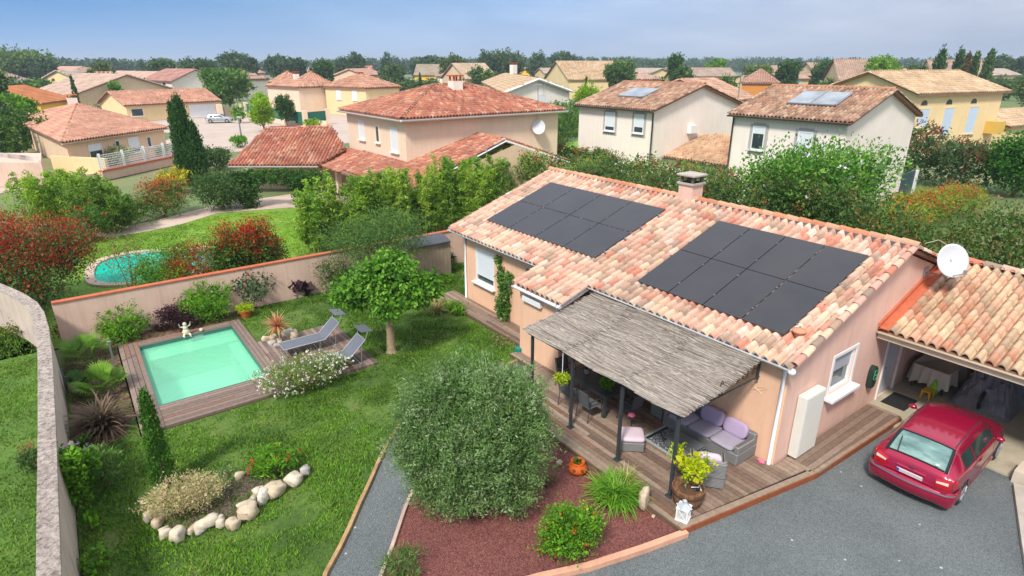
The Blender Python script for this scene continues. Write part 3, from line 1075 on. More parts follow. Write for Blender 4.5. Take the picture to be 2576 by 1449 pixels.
# planting bed around the pool (bark mulch)
M_BARKM = gravelmat('bark_mulch', (0.13, 0.065, 0.04), (0.05, 0.025, 0.018), (0.25, 0.14, 0.09), 14)
sheet('mulch_bed', [(-1.45, 16.8), (-0.4, 17.4), (0.02, 18.6), (0.02, 23.95), (4.6, 24.0), (5.2, 24.6), (5.2, 24.98), (-1.45, 24.98)], 0.05, M_BARKM)

# house deck
hd = thing('house_deck', 'long weathered wooden deck running round the peach house', 'deck', (10.5, 9, 0))
dk = MB(); dk.c = []
r_ = np.random.default_rng(21)
k = 0
PALD = [((0.225, 0.16, 0.12), 4), ((0.265, 0.195, 0.15), 3), ((0.185, 0.125, 0.095), 2.2), ((0.31, 0.235, 0.185), 1.2), ((0.24, 0.14, 0.095), 0.8)]

def run(x0, x1, yfun0, y1, seed):
    r = np.random.default_rng(seed)
    kk = int(round((x1 - x0) / 0.145))
    w = (x1 - x0) / kk
    for i in range(kk):
        xa, xb = x0 + i * w + 0.008, x0 + (i + 1) * w - 0.008
        p0 = yfun0((xa + xb) / 2)
        p = p0
        first = True
        while p < y1 - 0.01:
            L = r.uniform(1.0, 3.2) if first else r.uniform(2.2, 3.4)
            q = min(y1, p + L)
            if y1 - q < 0.5: q = y1
            dk.col = tuple(pick(PALD, 1, r)[0] * r.uniform(0.8, 1.2))
            ya = yfun0(xa) if first else p
            yb = yfun0(xb) if first else p
            z = 0.15 + r.normal(0, 0.001)
            dk.add([(xa, ya, 0.11), (xb, yb, 0.11), (xb, q - 0.003, 0.11), (xa, q - 0.003, 0.11), (xa, ya, z), (xb, yb, z), (xb, q - 0.003, z), (xa, q - 0.003, z)],
                   [(0, 3, 2, 1), (4, 5, 6, 7), (0, 1, 5, 4), (1, 2, 6, 5), (2, 3, 7, 6), (3, 0, 4, 7)])
            p = q
            first = False

yf = lambda x: 6.08 - (x - 9.06) * 0.165 + 0.16
run(9.2, 10.38, yf, 13.0, 1)
run(10.38, 11.4, yf, 13.6, 2)
run(11.4, 12.68, yf, 12.93, 3)
run(12.68, 13.15, yf, 6.1, 4)
run(11.72, 12.68, lambda x: 15.05, 21.5, 6)
run(11.0, 11.38, lambda x: 13.62, 15.03, 7)
for i in range(5):
    dk.col = tuple(pick(PALD, 1, r_)[0])
    dk.box(13.3 + 0.0, 17.55, 5.28 + i * 0.165, 5.28 + i * 0.165 + 0.155, 0.11, 0.15)
dk.build('planking', M_WOOD, hd)
fb = MB()
fb.col = (0.30, 0.225, 0.165)
# border boards and the rust coloured fascia
A, B_, D_ = (9.06, 6.07), (13.25, 5.33), (17.6, 5.18)

def board(p, q, w, z0, z1, side=1):
    p, q = np.array(p), np.array(q)
    d_ = (q - p) / np.linalg.norm(q - p)
    s_ = np.array([-d_[1], d_[0]]) * side * w
    fb.prism([tuple(p), tuple(q), tuple(q + s_), tuple(p + s_)], z0, z1)

board(A, B_, 0.145, 0.112, 0.154)
board(B_, D_, 0.09, 0.112, 0.154)
board((9.06, 6.2), (9.06, 13.0), -0.13, 0.112, 0.154, 1)
fb.box(13.16, 13.29, 5.45, 6.1, 0.112, 0.154)
fb.box(17.56, 17.68, 5.2, 6.1, 0.112, 0.154)
fb.build('border', M_WOOD, hd)
fc = MB()
fc.col = (0.28, 0.085, 0.035)
fb_old = fb
fb = fc
board(A, B_, -0.03, -0.02, 0.146)
board(B_, D_, -0.03, -0.02, 0.146)
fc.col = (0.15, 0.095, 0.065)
board((9.05, 6.05), (9.05, 13.02), 0.03, -0.02, 0.146)
fc.box(9.02, 10.4, 13.02, 13.05, -0.02, 0.146).box(11.69, 11.715, 15.0, 21.5, -0.02, 0.146).box(10.37, 10.42, 13.05, 13.6, -0.02, 0.146).box(10.97, 11.0, 13.6, 15.05, -0.02, 0.146)
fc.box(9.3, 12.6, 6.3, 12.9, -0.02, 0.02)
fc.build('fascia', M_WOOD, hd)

# ================================================================== GARDEN WALLS
M_WALLC = plain('wall_render', (0.64, 0.47, 0.39), 0.9, 0.08, 0.9, bmp=0.3, bscale=30, dirt=((0.48, 0.36, 0.3), 0.8, 0.6), streak=0.4)
M_WALLG = plain('grey_wall_render', (0.58, 0.48, 0.41), 0.9, 0.12, 1.0, bmp=0.3, bscale=30, dirt=((0.4, 0.34, 0.3), 1.3, 0.57), streak=0.45)
m, n, b = newmat('rough_coping')
f = noise(n, 9, 8, 0.9, stretch=(1, 1, 1))
c = rampn(n, f, [(0.40, (0.13, 0.10, 0.08)), (0.48, (0.44, 0.36, 0.31)), (0.6, (0.72, 0.62, 0.54))])
c = mixc(n, 0.4, c, rampn(n, noise(n, 1.2, 4), [(0.3, (0.6, 0.58, 0.55)), (0.7, (1.1, 1.1, 1.1))]), 'MULTIPLY')
n.links.new(c, b.inputs['Base Color'])
b.inputs['Roughness'].default_value = 0.95
bump(n, b, f, 1.0, 0.06)
M_COPE = m
M_REDCOPE = plain('red_coping', (0.44, 0.14, 0.085), 0.8, 0.15, 4, dirt=((0.32, 0.1, 0.06), 1.5, 0.6))

def wallrun(pts, w, z, capw, capz, mwall, mcap, label, name='garden_wall'):
    o = thing(name, label, 'wall', (*pts[len(pts) // 2], 0))
    for nm, ww, z0, z1, mt in (('wall_face', w, -0.05, z, mwall), ('coping', capw, z, z + capz, mcap)):
        P = [np.array(p, float) for p in pts]
        V, Q = [], []
        for i, p in enumerate(P):
            d0 = P[i] - P[i - 1] if i else P[1] - P[0]
            d1 = P[i + 1] - P[i] if i < len(P) - 1 else d0
            d_ = d0 / np.linalg.norm(d0) + d1 / np.linalg.norm(d1)
            d_ /= np.linalg.norm(d_)
            s_ = np.array([-d_[1], d_[0]]) * ww / 2
            for q, zz in ((p + s_, z0), (p + s_, z1), (p - s_, z1), (p - s_, z0)):
                V.append((q[0], q[1], zz))
        for i in range(len(P) - 1):
            for k in range(4):
                a_, b_ = i * 4 + k, i * 4 + (k + 1) % 4
                Q.append((a_, b_, b_ + 4, a_ + 4))
        Q.append((0, 3, 2, 1)); Q.append(tuple(len(V) - 4 + i for i in range(4)))
        ob = npmesh(nm, V, Q, mt, o)
        if nm == 'coping':
            bevel(ob, 0.012, 2)
    return o

crv = [(-1.66, 4.0), (-1.66, 8), (-1.66, 12), (-1.66, 16), (-1.68, 20), (-1.74, 22.5), (-1.86, 24.2), (-2.05, 25.4), (-2.4, 26.6), (-2.85, 27.8), (-3.4, 29.1), (-4.2, 30.6), (-5.4, 32.4)]
wallrun(crv, 0.26, 1.74, 0.34, 0.06, M_WALLG, M_COPE, 'curving boundary wall with rough speckled pale coping at the left')
wallrun([(-1.5, 25.12), (4, 25.14), (9, 25.16), (12.5, 25.16), (16.5, 25.16), (30, 25.2)], 0.16, 1.74, 0.24, 0.06, M_WALLC, M_REDCOPE, 'long pinkish back wall with red coping behind the pool')

# ================================================================== MAIN HOUSE
S_ = 0.345
SL = math.atan(S_)
cs, sn = math.cos(SL), math.sin(SL)
house = thing('bungalow', 'peach rendered bungalow with two black solar arrays and pergola terrace', 'house', (17.3, 13.3, 0))
XE, ZE, XR = 12.45, 3.09, 17.85
ZR = ZE + S_ * (XR - XE)

def zroof(x):
    return ZE + S_ * (x - XE) if x <= XR else ZR - S_ * (x - XR)

# walls: one prism per part; front and gable tones paint the light difference on one render
w = MB()
prof = [(12.75, 0), (22.0, 0), (22.0, zroof(22.0) - 0.16), (17.85, ZR - 0.16), (12.75, zroof(12.75) - 0.16)]
ya, yb = 6.16, 20.55
V = [(x, ya, z) for x, z in prof] + [(x, yb, z) for x, z in prof]
w.add(V, [(4, 3, 2, 1, 0), (5, 6, 7, 8, 9)] + [(i, (i + 1) % 5, 5 + (i + 1) % 5, 5 + i) for i in range(5)][::1])
ow = w.build('wall', M_PINKLIT, house)
import bmesh
bm = bmesh.new(); bm.from_mesh(ow.data); bmesh.ops.recalc_face_normals(bm, faces=bm.faces); bm.to_mesh(ow.data); bm.free()
off = ORG[house]

def lc(x0, x1, y0, y1, z0, z1):
    return (x0, x1, y0, y1, z0, z1)

def cutc(o, boxes):
    """cut boxes given in world coordinates out of a child mesh"""
    mb = MB()
    for b_ in boxes:
        mb.box(*b_)
    c = npmesh('cutter', mb.v, mb.f, M_WHITE, None, None, base=(0, 0, 0))
    bpy.context.view_layer.update()
    md = o.modifiers.new('cut', 'BOOLEAN')
    md.operation = 'DIFFERENCE'
    md.solver = 'EXACT'
    md.object = c
    dg = bpy.context.evaluated_depsgraph_get()
    me = bpy.data.meshes.new_from_object(o.evaluated_get(dg))
    o.modifiers.remove(md)
    o.data = me
    bpy.data.objects.remove(c)
    return o

# front (garden side) skin, 5 cm thick, with openings; its warmer tone paints in the light
fr_ = MB(); fr_.box(12.70, 12.748, 6.16, 20.55, 0, 3.0)
of = fr_.build('wall', M_PEACH, house)
cutc(of, [(12.6, 12.8, 18.42, 19.78, 1.12, 2.60), (12.6, 12.8, 15.75, 16.35, 2.1, 2.6)])
cutc(ow, [(12.6, 12.9, 18.42, 19.78, 1.12, 2.60), (12.6, 12.9, 15.75, 16.35, 2.1, 2.6), (14.95, 16.12, 6.0, 6.4, 1.36, 2.44), (18.3, 19.3, 6.0, 6.4, 0.05, 2.2)])
# porch block
pb = MB(); pb.box(11.4, 12.699, 12.95, 15.0, 0, 2.62)
pb.build('wall', M_PEACH, house)

# ---- roof
O_ = (XE, 5.93, ZE); U_ = (0, 1, 0); V_ = (cs, 0, sn)
bl = (XR - XE) / cs
pl = (XE - 11.25) / cs
poly = [(0, 0), (6.8, 0), (6.8, -pl), (9.15, -pl), (9.15, 0), (15.3, 0), (15.3, bl - 0.02), (0, bl - 0.02)]
parts = [tile_field(O_, U_, V_, poly, 0.25, 0.375, PAL_WARM)]
# back slope
parts.append(tile_field((22.4, 21.23, ZR - S_ * (22.4 - XR)), (0, -1, 0), (-cs, 0, sn), [(0, 0), (15.3, 0), (15.3, (22.4 - XR) / cs), (0, (22.4 - XR) / cs)], 0.25, 0.375, PAL_WARM, True))
# verge tiles down both gable edges
for yy in (5.95, 21.22):
    parts.append(ridge_tiles((XE - 0.03, yy, ZE + 0.03), (XR, yy, ZR + 0.03), 0.10, 0.375, PAL_WARM))
    parts.append(ridge_tiles((22.4, yy, zroof(22.4) + 0.03), (XR, yy, ZR + 0.03), 0.10, 0.375, PAL_WARM))
parts.append(ridge_tiles((11.22, 12.75, ZE - S_ * 1.23 + 0.03), (XE, 12.75, ZE + 0.02), 0.09, 0.375, PAL_WARM))
RP = [((0.50, 0.22, 0.13), 3), ((0.54, 0.33, 0.22), 2), ((0.5, 0.28, 0.18), 3)]
parts.append(ridge_tiles((XR, 21.25, ZR + 0.10), (XR, 5.88, ZR + 0.10), 0.125, 0.42, RP))
V, Q, cc = join(parts)
roof = npmesh('roof', V, Q, M_TILE, house, cc, True)
dk_ = MB()

def slab(xa, za, xb, zb, y0, y1, t=0.09, o=0.012):
    dk_.add([(xa, y0, za - o), (xb, y0, zb - o), (xb, y1, zb - o), (xa, y1, za - o), (xa, y0, za - o - t), (xb, y0, zb - o - t), (xb, y1, zb - o - t), (xa, y1, za - o - t)],
            [(0, 1, 2, 3), (7, 6, 5, 4), (0, 4, 5, 1), (1, 5, 6, 2), (2, 6, 7, 3), (3, 7, 4, 0)])

slab(XE + 0.02, ZE, XR, ZR, 5.97, 21.18)
slab(XR, ZR, 22.38, zroof(22.38), 5.97, 21.18)
slab(11.28, ZE - S_ * 1.17, XE + 0.03, ZE + 0.01, 12.78, 15.05, 0.07, 0.014)
dk_.build('roof_deck', plain('mortar_red', (0.25, 0.14, 0.10), 0.9, 0.3, 5), roof)
mo = MB()
mo.box(XR - 0.13, XR + 0.13, 5.98, 21.15, ZR - 0.05, ZR + 0.09)
mo.build('ridge_mortar', plain('dark_mortar', (0.13, 0.11, 0.12), 0.9, 0.3, 5), roof)

def gutter(parent, P0, P1, r=0.095, mat=None, out=(-1, 0)):
    """half-round gutter hung under the tile edge from P0 to P1"""
    P0, P1 = np.array(P0, float), np.array(P1, float)
    d_ = unit(P1 - P0)
    s_ = np.array([d_[1], -d_[0], 0.0])
    V, Q = [], []
    for P in (P0, P1):
        for rr in (r, r * 0.9):
            for k in range(9):
                a = math.pi * k / 8
                V.append(P + s_ * math.cos(a) * rr + np.array([0, 0, -math.sin(a) * rr * 0.95]))
    for k in range(8):
        Q.append((k, k + 1, 18 + k + 1, 18 + k))
        Q.append((9 + k, 27 + k, 27 + k + 1, 9 + k + 1))
        Q.append((k, 9 + k, 9 + k + 1, k + 1))
        Q.append((18 + k, 18 + k + 1, 27 + k + 1, 27 + k))
    Q.append((0, 18, 27, 9))
    Q.append((8, 17, 35, 26))
    Q.append(tuple(range(0, 9)))
    Q.append(tuple(range(26, 17, -1)))
    return npmesh('gutter', V, Q, mat or M_PVC, parent)

gutter(house, (XE - 0.07, 5.97, ZE - 0.045), (XE - 0.07, 12.72, ZE - 0.045))
gutter(house, (XE - 0.07, 15.12, ZE - 0.045), (XE - 0.07, 21.3, ZE - 0.045))
gutter(house, (11.2, 12.72, ZE - S_ * 1.2 - 0.05), (11.2, 15.12, ZE - S_ * 1.2 - 0.05))
fs = MB()
fs.box(XE + 0.02, XE + 0.05, 5.98, 12.7, ZE - 0.20, ZE - 0.01).box(XE + 0.02, XE + 0.05, 15.1, 21.15, ZE - 0.20, ZE - 0.01)
zp = ZE - S_ * 1.2
fs.box(11.29, 11.32, 12.79, 15.04, zp - 0.17, zp)
fs.build('fascia', M_WHITE, house)
vg = MB()
for (y0, y1) in ((12.73, 12.76),):
    vg.add([(11.2, y0, zp - 0.16), (12.4, y0, ZE - 0.19), (12.4, y0, ZE - 0.02), (11.2, y0, zp - 0.0), (11.2, y1, zp - 0.16), (12.4, y1, ZE - 0.19), (12.4, y1, ZE - 0.02), (11.2, y1, zp)],
           [(0, 1, 2, 3), (7, 6, 5, 4), (0, 4, 5, 1), (1, 5, 6, 2), (2, 6, 7, 3), (3, 7, 4, 0)])
vg.build('verge_board', M_PVC, house)

def downpipe(parent, x, y, z0, z1, r=0.045, mat=None, kick=(0, 0)):
    m = MB()
    m.tube([(x + kick[0], y + kick[1], z1 + 0.12), (x, y, z1), (x, y, z0)], r, 8)
    return m.build('downpipe', mat or M_PVC, parent, smooth=True)

downpipe(house, 12.64, 6.24, 0.15, 2.85, kick=(-0.22, 0))
downpipe(house, 12.64, 20.47, 0.15, 2.85, kick=(-0.22, 0))
downpipe(house, 11.34, 12.98, 2.0, 2.5, kick=(-0.12, 0))
MB().ball((12.36, 5.95, 2.98), (0.09, 0.10, 0.09), 8, 6).build('gutter_hopper', M_PVC, house, smooth=True)

# ---- chimney
ch = MB()
zc0 = ZR - 0.35
ch.box(17.62, 18.22, 13.12, 13.72, zc0, 5.62)
co = ch.build('chimney', M_PINKLIT, house)
c2 = MB()
for (x, y) in ((17.68, 13.18), (18.16, 13.18), (17.68, 13.66), (18.16, 13.66)):
    c2.box(x - 0.04, x + 0.04, y - 0.04, y + 0.04, 5.62, 5.84)
c2.box(17.8, 18.04, 13.3, 13.54, 5.62, 5.76)
c2.build('chimney_pot', plain('soot_brick', (0.12, 0.10, 0.09), 0.9, 0.3, 9), co)
c3 = MB(); c3.obox((17.92, 13.42, 5.88), (0.78, 0.78, 0.08), bev=0.02)
c3.build('chimney_cap', M_CONC, co)
c4 = MB(); c4.box(17.56, 18.28, 13.06, 13.78, 5.55, 5.62); c4.build('chimney_collar', M_CONC, co)

# ---- front window with its roller shutter half down
wn = MB()
for (a, b_, z0, z1) in ((18.42, 18.50, 1.12, 2.60), (19.70, 19.78, 1.12, 2.60), (18.5, 19.7, 1.12, 1.2), (18.5, 19.7, 2.5, 2.6)):
    wn.box(12.715, 12.78, a, b_, z0, z1)
wf = wn.build('window', M_WHITE, house)
MB().box(12.79, 12.80, 18.5, 19.7, 1.2, 2.5).build('pane', M_GLASS, wf)
sh = MB()
z = 1.42
while z < 2.5:
    sh.box(12.745, 12.765, 18.5, 19.7, z, z + 0.043)
    z += 0.045
sh.build('shutter', plain('shutter_white', (0.72, 0.75, 0.78), 0.45, 0.03, 3), wf)
MB().obox((12.63, 19.1, 1.09), (0.2, 1.56, 0.06), bev=0.008).build('sill', M_WHITE, wf)
vt = MB(); vt.box(12.715, 12.74, 15.75, 16.35, 2.1, 2.6)
for i in range(6):
    vt.obox((12.70, 16.05, 2.15 + i * 0.075), (0.05, 0.56, 0.012), ry=0.5)
vt.build('air_vent', M_GREYMETAL, house)

# ---- gable window, sill, sash
wn = MB()
for (a, b_, z0, z1) in ((14.95, 15.03, 1.36, 2.44), (16.04, 16.12, 1.36, 2.44), (15.03, 16.04, 1.36, 1.44), (15.03, 16.04, 2.36, 2.44)):
    wn.box(a, b_, 6.20, 6.28, z0, z1)
for (x0, x1, z0, z1) in ((14.86, 14.95, 1.28, 2.53), (16.12, 16.21, 1.28, 2.53), (14.95, 16.12, 2.44, 2.53)):
    wn.box(x0, x1, 6.135, 6.158, z0, z1)
wf = wn.build('window', M_WHITE, house)
MB().box(15.03, 16.04, 6.26, 6.27, 1.44, 2.36).build('pane', glassy('gable_glass', (0.16, 0.18, 0.19)), wf)
sh = MB()
for i in range(7):
    sh.box(15.035, 16.035, 6.225, 6.235, 1.95 + i * 0.058, 1.95 + i * 0.058 + 0.05)
sh.build('shutter', plain('grey_shutter', (0.4, 0.41, 0.43), 0.5, 0.05, 3), wf)
MB().obox((15.54, 6.05, 1.28), (1.5, 0.26, 0.10), bev=0.012).build('sill', M_WHITE, wf)

# ---- house door inside the car port
dr = MB(); dr.box(18.32, 19.28, 6.22, 6.30, 0.08, 2.18)
do = dr.build('door', plain('pale_door', (0.62, 0.66, 0.70), 0.5, 0.04, 3), house)
hn = MB(); hn.tube([(18.42, 6.2, 1.05), (18.42, 6.14, 1.05), (18.54, 6.14, 1.05)], 0.012, 6); hn.build('handle', M_GREYMETAL, do)
jb = MB(); jb.box(18.22, 18.3, 6.12, 6.159, 0.05, 2.3).box(19.3, 19.38, 6.12, 6.159, 0.05, 2.3).box(18.3, 19.3, 6.12, 6.159, 2.2, 2.3)
jb.build('door_frame', M_WHITE, house)

# ---- porch: white shutter box under the gutter, round iron ornament
sb_ = MB(); sb_.obox((11.33, 14.25, 2.28), (0.14, 0.95, 0.2), bev=0.02)
setp(sb_.build('awning_box', M_WHITE), 'white awning box on the porch wall under the gutter', 'awning box')
rg = MB()
cen = (12.66, 12.86, 2.45)
rg.tube([(12.0 + 0.17 * math.cos(t), 12.93, 2.33 + 0.17 * math.sin(t)) for t in np.linspace(0, 2 * math.pi, 17)], 0.022, 6)
for k in range(3):
    a = k * math.pi / 3
    rg.tube([(12.0 - 0.16 * math.cos(a), 12.93, 2.33 - 0.16 * math.sin(a)), (12.0 + 0.16 * math.cos(a), 12.93, 2.33 + 0.16 * math.sin(a))], 0.012, 5)
setp(rg.build('iron_ornament', M_BLACK), 'round black iron ornament on the porch side wall above the canopy', 'wall ornament')

# ---- solar arrays: photographed positions of the outer corners on the roof plane
M_PV = None
m, n, b = newmat('solar_cell')
f = noise(n, 0.7, 3, 0.6)
c = rampn(n, f, [(0.3, (0.028, 0.028, 0.034)), (0.7, (0.042, 0.039, 0.041))])
tc = n.nodes.new('ShaderNodeTexCoord')
wv = n.nodes.new('ShaderNodeTexWave'); wv.inputs['Scale'].default_value = 12; wv.bands_direction = 'X'
n.links.new(tc.outputs['Object'], wv.inputs['Vector'])
c = mixc(n, 0.25, c, rampn(n, wv.outputs['Fac'], [(0.45, (0.8, 0.8, 0.85)), (0.95, (1.25, 1.2, 1.2))]), 'MULTIPLY')
n.links.new(c, b.inputs['Base Color'])
b.inputs['Roughness'].default_value = 0.36
b.inputs['Specular IOR Level'].default_value = 0.55
M_PV = m

def array(y_left, y_right, x_low, x_high, label):
    t = thing('solar_array', label, 'solar panels', ((x_low + x_high) / 2, (y_left + y_right) / 2, zroof((x_low + x_high) / 2)), 'solar arrays on the bungalow roof')
    lift = 0.17
    LB = (x_high - x_low) / cs
    wp = (y_left - y_right) / 4

    def P(a, bb, h):
        # a along -Y from the left end, bb up the slope from the low edge
        x = x_low + bb * cs
        return (x - sn * h, y_left - a, zroof(x) + cs * h)

    g = 0.014
    for i in range(4):
        for j in range(2):
            a0, a1, b0, b1 = i * wp + g, (i + 1) * wp - g, j * LB / 2 + g, (j + 1) * LB / 2 - g
            pm = MB()
            T = [P(a0, b0, lift), P(a1, b0, lift), P(a1, b1, lift), P(a0, b1, lift)]
            Bm = [P(a0, b0, lift - 0.035), P(a1, b0, lift - 0.035), P(a1, b1, lift - 0.035), P(a0, b1, lift - 0.035)]
            pm.add(T + Bm, [(3, 2, 1, 0), (4, 5, 6, 7), (0, 1, 5, 4), (1, 2, 6, 5), (2, 3, 7, 6), (3, 0, 4, 7)])
            p_ = pm.build('solar_panel', M_PV, t)
    rl = MB()
    for q in (0.13, 0.40, 0.62, 0.88):
        bb = LB * q
        a, b2 = P(-0.06, bb - 0.02, 0.09), P(4 * wp + 0.12, bb - 0.02, 0.09)
        rl.tube([P(-0.06, bb, 0.115), P(4 * wp + 0.12, bb, 0.115)], 0.018, 4)
    rl.build('rail', M_GREYMETAL, t)
    cl = MB()
    for q in (0.13, 0.40, 0.62, 0.88):
        for i in range(1, 4):
            x, y, z = P(i * wp, LB * q, lift + 0.006)
            cl.box(x - 0.02, x + 0.02, y - 0.018, y + 0.018, z - 0.01, z + 0.012)
        for a in (-0.02, 4 * wp + 0.02):
            x, y, z = P(a, LB * q, lift - 0.01)
            cl.box(x - 0.025, x + 0.025, y - 0.02, y + 0.02, z - 0.06, z + 0.018)
    cl.build('clamp', M_GREYMETAL, t)
    return t

array(19.92, 13.52, 13.42, 16.83, 'far black solar array of eight panels, nearer the left gable')
array(11.36, 6.62, 13.10, 16.88, 'near black solar array of eight panels above the reed pergola')
tv = MB(); tv.lathe((13.32, 6.42, zroof(13.32) + 0.12), [(0.02, 0.12), (0.16, 0.10), (0.17, 0.06), (0.1, 0.02), (0.08, -0.1)], 14)
o = tv.build('roof_vent', plain('salmon_clay', (0.55, 0.27, 0.18), 0.8, 0.1, 4), house, smooth=True)

# ================================================================== CAR PORT
gp = thing('carport', 'open carport with canal tile roof joined to the bungalow gable', 'carport', (20, 3, 0))
GX, GZ, GR_ = 17.25, 2.66, 21.05
gparts = [tile_field((GX, -1.6, GZ), (0, 1, 0), (cs, 0, sn), [(0, 0), (7.45, 0), (7.45, (GR_ - GX) / cs), (0, (GR_ - GX) / cs)], 0.25, 0.375, [((0.62, 0.46, 0.31), 5), ((0.58, 0.34, 0.24), 3), ((0.50, 0.22, 0.14), 1.6), ((0.42, 0.31, 0.21), 3), ((0.33, 0.25, 0.18), 1)])]
gparts.append(ridge_tiles((GR_, 6.0, GZ + S_ * (GR_ - GX) + 0.1), (GR_, -1.7, GZ + S_ * (GR_ - GX) + 0.1), 0.125, 0.42, PAL_WARM))
zb_ = GZ + S_ * (GR_ - GX)
gparts.append(tile_field((24.8, 6.1, zb_ - S_ * 3.75), (0, -1, 0), (-cs, 0, sn), [(0, 0), (7.7, 0), (7.7, 3.75 / cs), (0, 3.75 / cs)], 0.25, 0.375, PAL_WARM, True))
V, Q, cc = join(gparts)
gr = npmesh('roof', V, Q, M_TILE, gp, cc, True)
dk_ = MB()
slab(GX + 0.02, GZ, GR_, zb_, -1.58, 6.12)
slab(GR_, zb_, 24.78, zb_ - S_ * 3.73, -1.58, 6.12)
dk_.build('roof_deck', MATS['mortar_red'], gr)
fl = MB()
for (y0, y1, h0, h1) in ((5.86, 6.13, 0.07, 0.10), (6.10, 6.155, 0.05, 0.22)):
    xa, xb = GX - 0.05, GR_ - 0.55
    za, zb2 = GZ + S_ * (xa - GX), GZ + S_ * (xb - GX)
    fl.add([(xa, y0, za + h0), (xb, y0, zb2 + h0), (xb, y1, zb2 + h0), (xa, y1, za + h0), (xa, y0, za + h1), (xb, y0, zb2 + h1), (xb, y1, zb2 + h1), (xa, y1, za + h1)],
           [(0, 3, 2, 1), (4, 5, 6, 7), (0, 1, 5, 4), (1, 2, 6, 5), (2, 3, 7, 6), (3, 0, 4, 7)])
fl.build('flashing', M_REDCOPE, gp)
bm_ = MB(); bm_.box(GX + 0.0, GX + 0.14, -1.6, 6.13, GZ - 0.26, GZ - 0.10)
bm_.build('beam', plain('cream_beam', (0.55, 0.47, 0.37), 0.8, 0.1, 3), gp)
gutter(gp, (GX - 0.06, -1.6, GZ - 0.05), (GX - 0.06, 6.14, GZ - 0.05), 0.06, plain('beige_gutter', (0.45, 0.38, 0.29), 0.5, 0.1, 3))
wl = MB()
wl.box(24.4, 24.55, -1.6, 6.1, 0, 2.6).box(17.6, 24.4, -1.75, -1.6, 0, 2.8)
wl.build('wall', M_CONC, gp)
po = MB(); po.box(17.1, 17.4, 1.2, 1.5, 0.04, GZ - 0.26)
po.build('pillar', M_PINKLIT, gp)
fl_ = MB(); fl_.box(17.15, 24.4, -1.6, 6.155, -0.02, 0.06)
fl_.build('floor_slab', plain('carport_slab', (0.40, 0.36, 0.28), 0.8, 0.2, 1.2, dirt=((0.22, 0.19, 0.14), 1.0, 0.55)), gp)
kb = MB(); kb.box(16.98, 17.6, 1.3, 2.42, 0.0, 0.34)
kb.build('low_wall', plain('pale_low_wall', (0.55, 0.48, 0.40), 0.9, 0.12, 2), gp)

# ---- things on and in the car port
mt = MB(); mt.box(18.2, 19.15, 5.32, 5.98, 0.061, 0.075)
setp(mt.build('doormat', plain('black_rubber', (0.012, 0.012, 0.013), 0.9, 0.5, 30, bmp=0.6)), 'black rubber doormat on the carport floor before the door', 'doormat')

tb = thing('covered_table', 'table under a draped cream cloth inside the carport', 'table', (21.0, 5.45, 0.06))
tm = MB()
r = np.random.default_rng(2)
# cloth: top plus wavy skirt
V, Q = [], []
nn_ = 56
x0, x1, y0, y1 = 19.95, 22.3, 4.95, 5.95
per = []
for i in range(nn_):
    t = i / nn_ * 4
    s, f = int(t), t - int(t)
    per.append([(x0 + f * (x1 - x0), y0), (x1, y0 + f * (y1 - y0)), (x1 - f * (x1 - x0), y1), (x0, y1 - f * (y1 - y0))][s])
cx_, cy_ = (x0 + x1) / 2, (y0 + y1) / 2
for L, (z, o_) in enumerate(((0.86, 0.0), (0.82, 0.02), (0.6, 0.05), (0.32, 0.09))):
    for i, (x, y) in enumerate(per):
        wv_ = math.sin(i * 1.9) * 0.045 * L
        dx, dy = x - cx_, y - cy_
        dn = math.hypot(dx, dy)
        V.append((x + dx / dn * (o_ + wv_), y + dy / dn * (o_ + wv_), z + (0.03 * math.sin(i * 0.7) if L == 3 else 0)))
for L in range(3):
    for i in range(nn_):
        j = (i + 1) % nn_
        Q.append((L * nn_ + i, L * nn_ + j, L * nn_ + nn_ + j, L * nn_ + nn_ + i))
Q.append(tuple(range(nn_)))
npmesh('tablecloth', V, Q, plain('cream_cloth', (0.55, 0.50, 0.42), 0.9, 0.06, 3), tb, smooth=True)
lg = MB()
for x in (20.05, 22.2):
    for y in (5.05, 5.85):
        lg.box(x - 0.03, x + 0.03, y - 0.03, y + 0.03, 0.06, 0.8)
lg.build('leg', M_DARK, tb)

st = thing('step_stool', 'small yellow plastic stool beside the cream covered table', 'stool', (19.55, 5.25, 0.06))
sm_ = MB(); sm_.obox((19.55, 5.25, 0.33), (0.36, 0.26, 0.04), bev=0.012)
M_YEL = plain('yellow_plastic', (0.62, 0.38, 0.03), 0.5, 0.05, 3)
sm_.build('seat', M_YEL, st)
for sx in (-1, 1):
    for sy in (-1, 1):
        q = MB(); q.tube([(19.55 + sx * 0.13, 5.25 + sy * 0.09, 0.32), (19.55 + sx * 0.17, 5.25 + sy * 0.12, 0.06)], [0.03, 0.022], 6)
        q.build('leg', M_YEL, st)
bg_ = MB(); bg_.ball((19.95, 5.22, 0.30), (0.2, 0.16, 0.25), 12, 8, 0.13)
setp(bg_.build('shopping_bag', plain('lime_plastic', (0.25, 0.48, 0.10), 0.5, 0.4, 9)), 'green printed bag leaning behind the yellow stool', 'bag')
shp = thing('shoe', 'grey and pink shoe lying on the carport floor by the car', 'shoe', (19.0, 4.75, 0.06))
q = MB(); q.obox((19.0, 4.75, 0.075), (0.28, 0.10, 0.03), rz=-0.5, bev=0.01); q.build('sole', M_GREYMETAL, shp)
q = MB(); q.ball((19.03, 4.735, 0.11), (0.11, 0.045, 0.04), 10, 6); q.build('upper', plain('pink_canvas', (0.45, 0.2, 0.22), 0.8, 0.2, 20), shp)

